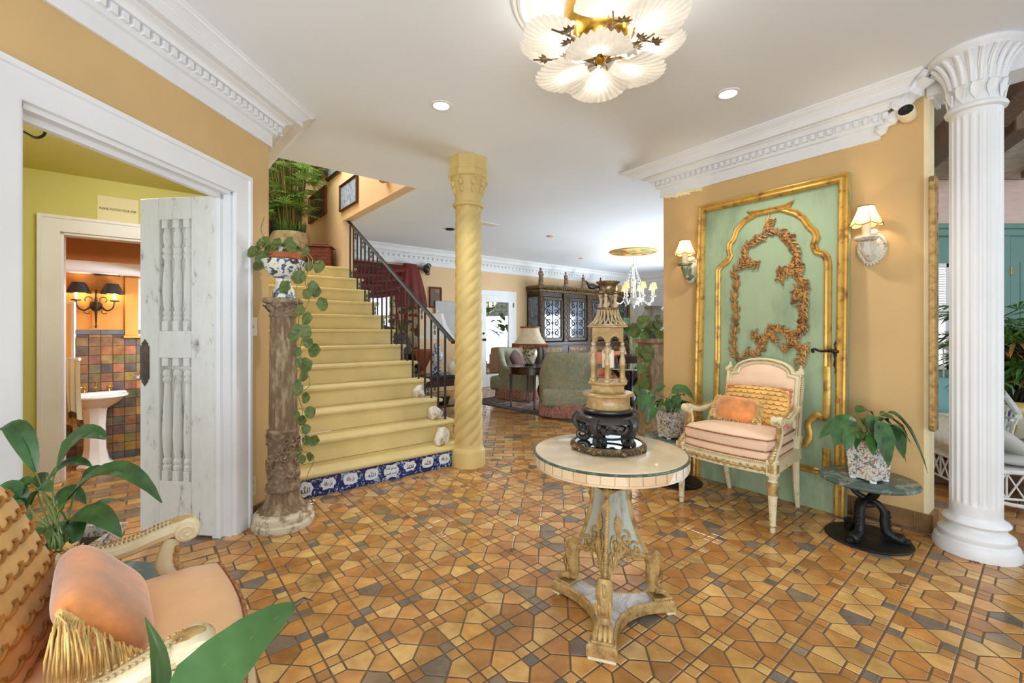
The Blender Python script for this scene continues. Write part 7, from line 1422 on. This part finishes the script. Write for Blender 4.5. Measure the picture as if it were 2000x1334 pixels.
def drape(u0, u1, l, y): return lambda u, v: Vector((u0 + (u1 - u0) * u + .03 * v * v, y + .012 * math.sin(u * 14) * (0.4 + v) - .02 * v, .02 * math.cos(u * 3) - l * v + .03 * math.sin(u * 5) * v))
m = MB(); m.surf(drape(-.10, .10, .62, -.05), 24, 14); m.obj('cloth', M['towel'], t, 60); m = MB(); m.surf(drape(.02, .13, .50, -.075), 14, 14); c2 = m.obj('hand_towel', M['towel2'], t, 60); m = MB(); m.surf(lambda u, v: drape(.02, .13, .50, -.078)(u, 1 + .12 * v), 14, 3); m.surf(lambda u, v: drape(-.10, .10, .62, -.053)(u, 1 + .1 * v), 20, 3); m.obj('crochet_edge', M['lace'], c2, 60)
m = MB(); m.T = Matrix.Translation(tw_) @ Matrix.Rotation(RZH - .6, 4, 'Z'); m.tube([(-.25, -.05, .005), (.11, -.05, .005)], .016, 8); m.box((-.2, .0, .005), (.05, .1, .04), .005); m.bx((-.18, -.02, -.98), (-.10, .06, .03)); tag(m.obj('towel_rail', M['trim']), 'white wooden rail carrying the tan towel', 'rail')
p = onplane(210, 537, (0, 0, 1.829), (0, 0, 1)); t = thing('bathroom_vent', 'small grey slotted vent in the low bathroom ceiling', 'vent', (p.x, p.y, 1.823), RZH); m = MB(); m.box((0, 0, 0), (.22, .1, .008), .002); m.obj('grille', M['bronze'], t)
# switch and outlet on the left wall
def plate(name, label, px, py, kind):
    c = onplane(px, py, lw(2.8, .001), LN); t = thing(name, label, kind, c, math.atan2(LD.y, LD.x)); m = MB(); m.box((0, -.004, 0), (.075, .007, .118), .002); m.obj('cover', M['plate'], t); m = MB()
    if 'switch' in name: m.box((0, -.010, .0), (.009, .012, .022), .002); m.obj('toggle', M['plate'], t)
    else:
        for z in (-.021, .021): m.box((0, -.0085, z), (.032, .004, .028), .004)
        m.obj('socket', plain('socket_face', (.72, .66, .52), .4), t)
plate('light_switch', 'ivory light switch on the orange wall above the carved pedestal foot', 493, 638, 'switch')
plate('wall_outlet', 'ivory wall outlet low on the orange wall behind the carved pedestal', 490, 951, 'outlet')
# ================================================================ sunroom behind the fluted column
YS = 5.2
m = MB(); m.bx((3.5, YS, 0), (7.6, YS + .15, 2.43)); st('wall_sunroom', m, M['teal']);
pm = MB(); pm.bx((3.5, YS - .03, 2.43), (7.6, YS + .1, 2.95)); st('trim_11', pm, M['pinkwood']); pm = MB(); pm.bx((3.5, YS - .07, 2.38), (7.6, YS, 2.44), .01); pm.bx((3.5, YS - .045, 2.30), (7.6, YS, 2.385), .008); st('trim_12', pm, M['teal'])
wx0, wx1 = at(1823, 600, YS).x, at(1846, 600, YS).x
t = thing('window_3', None, None, (wx0, YS - .002, .75), 0); t['kind'] = 'structure'; m = MB(); ww = .42; hh = at(1830, 515, YS).z - .75; x0w = -.25
for a, b in (((x0w - .05, -.03, 0), (x0w, 0, hh)), ((x0w + ww - .05, -.03, 0), (x0w + ww, 0, hh)), ((x0w, -.03, hh - .05), (x0w + ww, 0, hh)), ((x0w, -.03, 0), (x0w + ww, 0, .05)), ((x0w, -.025, hh * .52), (x0w + ww, 0, hh * .52 + .05))): m.bx(a, b, .003)
m.obj('frame', M['trim'], t); m = MB(); m.bx((x0w, -.010, .03), (x0w + ww - .05, -.006, hh - .03)); m.obj('pane', M['dayglass'], t); m = MB(); 
for k in range(16): m.bx((x0w + .01, -.022, hh - .08 - .028 * k), (x0w + ww - .06, -.012, hh - .066 - .028 * k))
m.obj('blind', M['white_wall'], t)
dx0 = at(1968, 600, YS).x; t = thing('door_2', None, None, (dx0, YS - .002, 0), 0); t['kind'] = 'structure'; dh_ = at(1968, 458, YS).z; m = MB(); m.bx((-.10, -.03, 0), (0, 0, dh_ + .09), .004); m.bx((.9, -.03, 0), (1.0, 0, dh_ + .09), .004); m.bx((-.10, -.03, dh_), (1.0, 0, dh_ + .09), .004); m.obj('frame', M['teal'], t)
m = MB(); m.bx((.01, -.02, .01), (.89, -.002, dh_ - .012)); m.bx((.12, -.026, .2), (.78, -.02, 1.0), .01); m.bx((.12, -.026, 1.1), (.78, -.02, 2.0), .01); m.obj('leaf', M['teal'], t)
for z in (.3, 1.9): m = MB(); m.box((.005, -.03, z), (.02, .02, .1), .003); m.obj('hinge', M['brass'], t)
# boarded ceiling with heavy beams
m = MB(); n = 16
for k in range(n): m.add([(2.6, YS + .1 - .27 * k, 2.93 + .055 * k), (7.6, YS + .1 - .27 * k, 2.93 + .055 * k), (7.6, YS - .165 - .27 * k, 2.985 + .055 * k), (2.6, YS - .165 - .27 * k, 2.985 + .055 * k), (2.6, YS + .1 - .27 * k, 2.97 + .055 * k), (7.6, YS + .1 - .27 * k, 2.97 + .055 * k), (7.6, YS - .165 - .27 * k, 3.025 + .055 * k), (2.6, YS - .165 - .27 * k, 3.025 + .055 * k)], [[0, 1, 2, 3], [4, 5, 6, 7], [0, 1, 5, 4], [2, 3, 7, 6]])
st('ceiling_sunroom', m, M['plankwood'])
def beam(a, b, w=.16, h=.20):
    a, b = Vector(a), Vector(b); d = b - a; m = MB(); yaw = math.atan2(d.y, d.x); pit = -math.atan2(d.z, math.hypot(d.x, d.y)); m.box((a + b) / 2, (d.length, w, h), .01, M=Matrix.Rotation(yaw, 4, 'Z') @ Matrix.Rotation(pit, 4, 'Y')); return m
for k, (pa, ya, pb, yb) in enumerate((((1790, 330), 5.0, (1905, 215), 3.2), ((1880, 330), 5.0, (2010, 225), 3.6), ((1940, 230), 3.6, (2060, 100), 2.9), ((2010, 330), 5.0, (2200, 250), 4.0))): st('beam', beam(at(*pa, ya), at(*pb, yb)), M['beamwood'])
# tall narrow gilt and green panel hung on the pier's end
m0_ = rw(RT + .008, .045); t = thing('narrow_framed_panel', 'tall narrow gilt-edged green panel hung on the end of the right wall', 'picture', (m0_.x, m0_.y, .62), RZH); zA, zB = .0, 1.5; m = MB(); m.bx((-.04, -.034, zA), (-.012, 0, zB), .006); m.bx((.028, -.034, zA), (.052, 0, zB), .006); m.bx((-.04, -.03, zB - .04), (.052, 0, zB), .006); m.bx((-.04, -.03, 0), (.052, 0, .04), .006); m.obj('frame', M['gold2'], t); m = MB(); m.bx((-.014, -.024, .03), (.03, -.008, zB - .03)); m.obj('panel_board', M['panelgreen'], t)
M['wicker'] = plain('white_wicker', (.88, .88, .87), .5, var=.06, sc=30, bump=.3, bsc=120); M['greycush'] = plain('pale_grey_cushion', (.74, .74, .72), .85, var=.05); M['tealcush'] = plain('turquoise_cushion', (.50, .70, .72), .8, var=.06); M['floralcush'] = patch('floral_blue_cushion', [(.42, .56, .58), (.60, .56, .52), (.36, .46, .50), (.52, .40, .40), (.50, .60, .58)], 12, .85, 'voro', 2)
def weave(mb, P00, P10, P01, P11, nu, nv, r=.006, bow=0.0):
    f = lambda u, v: (P00 * (1 - u) + P10 * u) * (1 - v) + (P01 * (1 - u) + P11 * u) * v
    for i in range(nu):
        for s_ in (0, 1): mb.tube([f((i + (s_ + (1 - 2 * s_) * j)) / nu, j) for j in (0, 1)], r, 4)
        mb.tube([f(i / nu, 0), f(i / nu, 1)], r, 4)
    mb.tube([f(0, 0), f(1, 0)], r * 1.8, 6); mb.tube([f(0, 1), f(1, 1)], r * 1.8, 6); mb.tube([f(1, 0), f(1, 1)], r, 4)
V3 = lambda *a: Vector(a)
cp = at(1990, 940, 3.0); cp.z = 0; t = thing('wicker_chaise', 'white wicker lounge with a pale grey cushion to the right of the fluted column', 'sofa', (cp.x, cp.y, 0), -.25); t.scale = (1, 1, .72); m = MB(); weave(m, V3(-.2, -.05, .12), V3(1.3, -.05, .12), V3(-.2, -.05, .36), V3(1.3, -.05, .36), 15, 1); m.tube(smooth_path([(-.25, -.05, .13), (0, -.06, .06), (.6, -.06, .05), (1.3, -.06, .09)], 5), .018, 8); m.tube([(-.22, -.05, .37), (1.3, -.05, .37)], .022, 8); m.tube([(-.22, -.05, .37), (-.22, .6, .37)], .022, 8); weave(m, V3(-.21, 0, .12), V3(-.21, .6, .12), V3(-.21, 0, .36), V3(-.21, .6, .36), 6, 1); m.bx((-.2, -.03, .34), (1.3, .62, .38), .01); m.obj('frame', M['wicker'], t)
m = MB(); m.surf(lambda u, v: Vector((-.22 + .10 * math.cos(PI * v * 2) * .4, .02 + .60 * u, .36 + .42 * v * (1 - .25 * (2 * u - 1) ** 2))), 16, 10); m.surf(lambda u, v: Vector((-.27 + .10 * math.cos(PI * v * 2) * .4, .02 + .60 * u, .36 + .42 * v * (1 - .25 * (2 * u - 1) ** 2))), 16, 10)
m.tube([(-.24 + .04, .02 + .60 * i / 12, .78 - .105 * (2 * i / 12 - 1) ** 2) for i in range(13)], .03, 8); m.tube([(-.21, -.0, .36), (-.2, -.0, .55), (-.2, .02, .70)], .028, 8); m.obj('arm', M['wicker'], t)
for x, y in ((-.18, 0), (1.25, 0), (-.18, .55), (1.25, .55)): m = MB(); m.tube([(x, y, .36), (x, y, .0)], .022, 8); m.obj('leg', M['wicker'], t)
m = MB(); m.cushion((.55, .28, .44), (1.3, .58, .14), .35, 14); m.obj('seat_cushion', M['greycush'], t); m = MB(); m.cushion((.05, .30, .58), (.36, .5, .14), .5, 12, M=Matrix.Rotation(.9, 4, 'Y')); m.obj('bolster', M['greycush'], t)
cp = at(1822, 880, 3.75); cp.z = 0; t = thing('wicker_armchair', 'white wicker armchair with turquoise cushions glimpsed left of the fluted column', 'chair', (cp.x + .17, cp.y + .05, 0), -.5); m = MB(); O = lambda a, r: V3(.38 * r * math.cos(a), .36 * r * math.sin(a), 0)
for k in range(30):
    a = -.35 + (PI + .7) * k / 29; hgt = .52 + .55 * max(0, math.sin((a + .35) / (PI + .7) * PI)) ** 2; m.tube([O(a, .95) + zz * .30, O(a, 1.0) + zz * .45, O(a, 1.06) + zz * hgt], .006, 5)
    if k % 2 == 0 and k < 28: a2 = -.35 + (PI + .7) * (k + 2) / 29; m.tube([O(a, .96) + zz * .33, O(a2, 1.02) + zz * .5], .005, 4); m.tube([O(a2, .96) + zz * .33, O(a, 1.02) + zz * .5], .005, 4)
for h_ in (.32, .50): m.tube([O(-.35 + (PI + .7) * k / 29, .98) + zz * h_ for k in range(30)], .012, 6)
m.tube([O(-.35 + (PI + .7) * k / 40, 1.07) + zz * (.53 + .55 * max(0, math.sin(k / 40 * PI)) ** 2) for k in range(41)], .022, 8); m.obj('back', M['wicker'], t); m = MB(); m.lathe([(.30, .30), (.36, .30), (.37, .33), (.36, .36), (0, .36)], 28); 
for k in range(24): a = 2 * PI * k / 24; m.tube([O(a, .93) + zz * .12, O(a + .25, .93) + zz * .31], .005, 4); m.tube([O(a + .25, .93) + zz * .12, O(a, .93) + zz * .31], .005, 4)
m.tube([O(2 * PI * k / 30, .93) + zz * .12 for k in range(30)], .012, 6, closed=True); m.obj('seat', M['wicker'], t)
for k in range(4): a = PI / 4 + k * PI / 2; m = MB(); m.tube([O(a, .85) + zz * .3, O(a, .9)], .02, 8); m.obj('leg', M['wicker'], t)
m = MB(); m.cushion((0, -.02, .42), (.62, .58, .13), .45, 12); m.obj('seat_cushion', M['floralcush'], t); m = MB(); m.cushion((0, .16, .62), (.48, .36, .14), .5, 12, M=Matrix.Rotation(1.2, 4, 'X')); m.obj('back_cushion', M['tealcush'], t)
pp = at(1985, 830, 4.0); pp.z = 0; t = thing('sunroom_table', 'low white wicker table carrying the painted palm planter in the sunroom', 'table', (pp.x, pp.y, 0)); zt2 = at(1985, 868, 3.9).z; m = MB(); m.lathe([(0, zt2 - .03), (.42, zt2 - .03), (.43, zt2 - .015), (.42, zt2), (0, zt2)], 36); m.obj('tabletop', M['wicker'], t)
for k in range(4): a = .6 + k * PI / 2; m = MB(); m.tube([(.34 * math.cos(a), .34 * math.sin(a), zt2 - .02), (.36 * math.cos(a), .36 * math.sin(a), 0)], .022, 8); m.obj('leg', M['wicker'], t)
M['talavera'] = patch('talavera_glaze', [(.84, .82, .74), (.30, .38, .60), (.84, .80, .68), (.80, .64, .32), (.86, .84, .76), (.42, .52, .66)], 13, .25, 'voro', 1.0); M['talband'] = patch('talavera_band', [(.26, .34, .58), (.86, .84, .76), (.34, .42, .64), (.82, .68, .36)], 18, .25, 'voro', .6)
t = thing('potted_lady_palm', 'lady palm in a blue and yellow painted planter behind the fluted column', 'plant', (pp.x, pp.y, zt2)); zp = at(1985, 778, 4.0).z - zt2; m = MB(); m.lathe([(0, 0), (.24, 0), (.28, .06), (.33, zp * .55), (.34, zp * .7)], 40); m.obj('planter', M['talavera'], t); m = MB(); m.lathe([(.34, zp * .68), (.345, zp * .72), (.345, zp * .96), (.335, zp), (.30, zp), (.29, zp * .8), (0, zp * .8)], 40); m.obj('rim_band', M['talband'], t); m = MB(); m.lathe([(0, zp * .82), (.29, zp * .82), (.2, zp * .88), (0, zp * .9)], 24); m.obj('soil', M['soil'], t); mb, ms, dry = MB(), MB(), MB(); q = random.Random(14)
for k in range(24):
    a = q.uniform(0, 2 * PI); r = q.uniform(.02, .2); b = V3(r * math.cos(a), r * math.sin(a), zp * .85); tp_ = b * 1.0 + V3(q.uniform(-.2, .2), q.uniform(-.2, .2), q.uniform(.35, .9)); P = bez(b, b + zz * .2, tp_ - zz * .2, tp_, 6); ms.tube(P, .012, 6)
    for i in (3, 5, 6):
        for w_ in range(2): a2 = q.uniform(0, 2 * PI); d = V3(math.cos(a2), math.sin(a2), q.uniform(-.2, .5)); c = P[i] + d * q.uniform(.12, .28); ms.tube([P[i], c], .004, 4); fan(mb if q.random() > .15 else dry, c, d, 9, q.uniform(.28, .42), .034, 2.4, .35, q)
mb.obj('foliage', M['leaf2'], t, 60); dry.obj('dry_fronds', plain('dry_frond', (.66, .46, .24), .7), t, 60); ms.obj('canes', plain('palm_cane', (.24, .18, .13), .8, var=.3), t)
# the step and a dark floor box glimpsed at the pier's foot
bx_ = at(1832, 978, 3.6); m = MB(); m.box((bx_.x + .10, bx_.y, .10), (.7, .3, .2), .01, rz=-.4); tag(m.obj('low_bench', plain('brown_step_paint', (.40, .28, .20), .5), loc=(bx_.x + .1, bx_.y, 0)), 'low brown wooden box on the floor between the pier and the fluted column', 'bench')
# ================================================================ camera, daylight, lamps
cam = bpy.data.cameras.new('camera'); co = bpy.data.objects.new('camera', cam); COL.objects.link(co)
co.location = (0, 0, HC); co.rotation_euler = (PI / 2, 0, 0); cam.sensor_width = 36; cam.lens = F * 36 / 2000; cam.clip_start = .05; cam.clip_end = 200
cam.shift_y = (HZ - 667) / 2000
SC.camera = co
w = bpy.data.worlds.new('sky'); SC.world = w; w.use_nodes = True
w.node_tree.nodes['Background'].inputs[0].default_value = (.84, .93, 1, 1); w.node_tree.nodes['Background'].inputs[1].default_value = .85
def area(name, loc, to, sx, sy, e, c=(1, 1, 1)):
    d = bpy.data.lights.new(name, 'AREA'); d.shape = 'RECTANGLE'; d.size = sx; d.size_y = sy; d.energy = e; d.color = c
    o = bpy.data.objects.new(name, d); COL.objects.link(o); o.location = loc; o.rotation_euler = (Vector(to) - Vector(loc)).to_track_quat('-Z', 'Y').to_euler(); return o
def point(name, loc, e, c=(1, .85, .65), r=.03):
    d = bpy.data.lights.new(name, 'POINT'); d.energy = e; d.color = c; d.shadow_soft_size = r
    o = bpy.data.objects.new(name, d); COL.objects.link(o); o.location = loc; return o
SC.view_settings.view_transform = 'Standard'; SC.view_settings.look = 'None'; SC.view_settings.gamma = 1; SC.view_settings.use_curve_mapping = False
SC.view_settings.exposure = 0.1
SC.cycles.max_bounces = 10; SC.cycles.diffuse_bounces = 6; SC.cycles.glossy_bounces = 4; SC.cycles.transmission_bounces = 6; SC.cycles.transparent_max_bounces = 8
SC.cycles.caustics_reflective = False; SC.cycles.caustics_refractive = False; SC.cycles.sample_clamp_indirect = 6

# lamps that are lit in the photograph
for i, b in enumerate(CHB): point('chandelier_bulb_light', b - Vector((0, 0, .03)), .38, (1, .93, .82), .03)
for p in DL:
    d = bpy.data.lights.new('downlight_light', 'SPOT'); d.energy = 45; d.spot_size = 2.2; d.spot_blend = .6; d.shadow_soft_size = .05; d.color = (1, .95, .88); o = bpy.data.objects.new('downlight_light', d); COL.objects.link(o); o.location = (p.x, p.y, H - .02)
for p in SCN: point('sconce_light', p, 5, (1, .80, .52), .02)
for p in BSC: point('bathroom_sconce_light', p, 4, (1, .78, .48), .02)
point('far_chandelier_light', CHD, 16, (1, .9, .75), .25)
# added unseen fill for foyer, dining room, stairwell, hall; daylight at garden, sunroom, bathroom
CL = (.84, .935, 1)
area('front_fill', (-.6, -1.9, .9), (-.2, 1.4, 2.5), 4.6, 1.7, 165, CL)  # added panel behind the viewer, tilted up to brighten the foyer ceiling
area('dining_fill', us(8.8, 4.3, .9), us(6.0, 6.0, 2.2), 3.0, 1.6, 165, CL)  # added fill, out of view, lifts the dining room ceiling
area('dining_side_fill', (3.7, 6.6, .8), (0, 6.8, 2.4), 1.6, 1.2, 50, CL)  # second added fill, from the dining room's unseen side
area('garden_daylight', us((uL + uR_) / 2, SB + .9, 3.3), us((uL + uR_) / 2, SB - 1.4, .2), 1.6, 1.2, 22, CL)
area('stair_fill', us(1.4, 6.6, 4.75), us(1.5, 6.8, 2), 1.3, 2.6, 150, CL)  # added fill just under the closed stairwell ceiling
area('sunroom_daylight', (5.4, 1.6, 2.9), (4.6, 4.2, 1.0), 2.4, 1.6, 34, CL)
area('hall_overhead_fill', us(.12, 3.75, 2.45), us(-.3, 4.9, .6), .7, .5, 24, (1, .98, .94)); area('hall_side_fill', us(-2.2, 4.2, 1.3), us(.6, 4.75, 1.4), .9, 1.4, 15, CL)  # both hall lights are added fill
area('bathroom_daylight', us(.44, 6.0, 1.2), us(-.6, 6.4, .4), .6, .8, 32, CL)
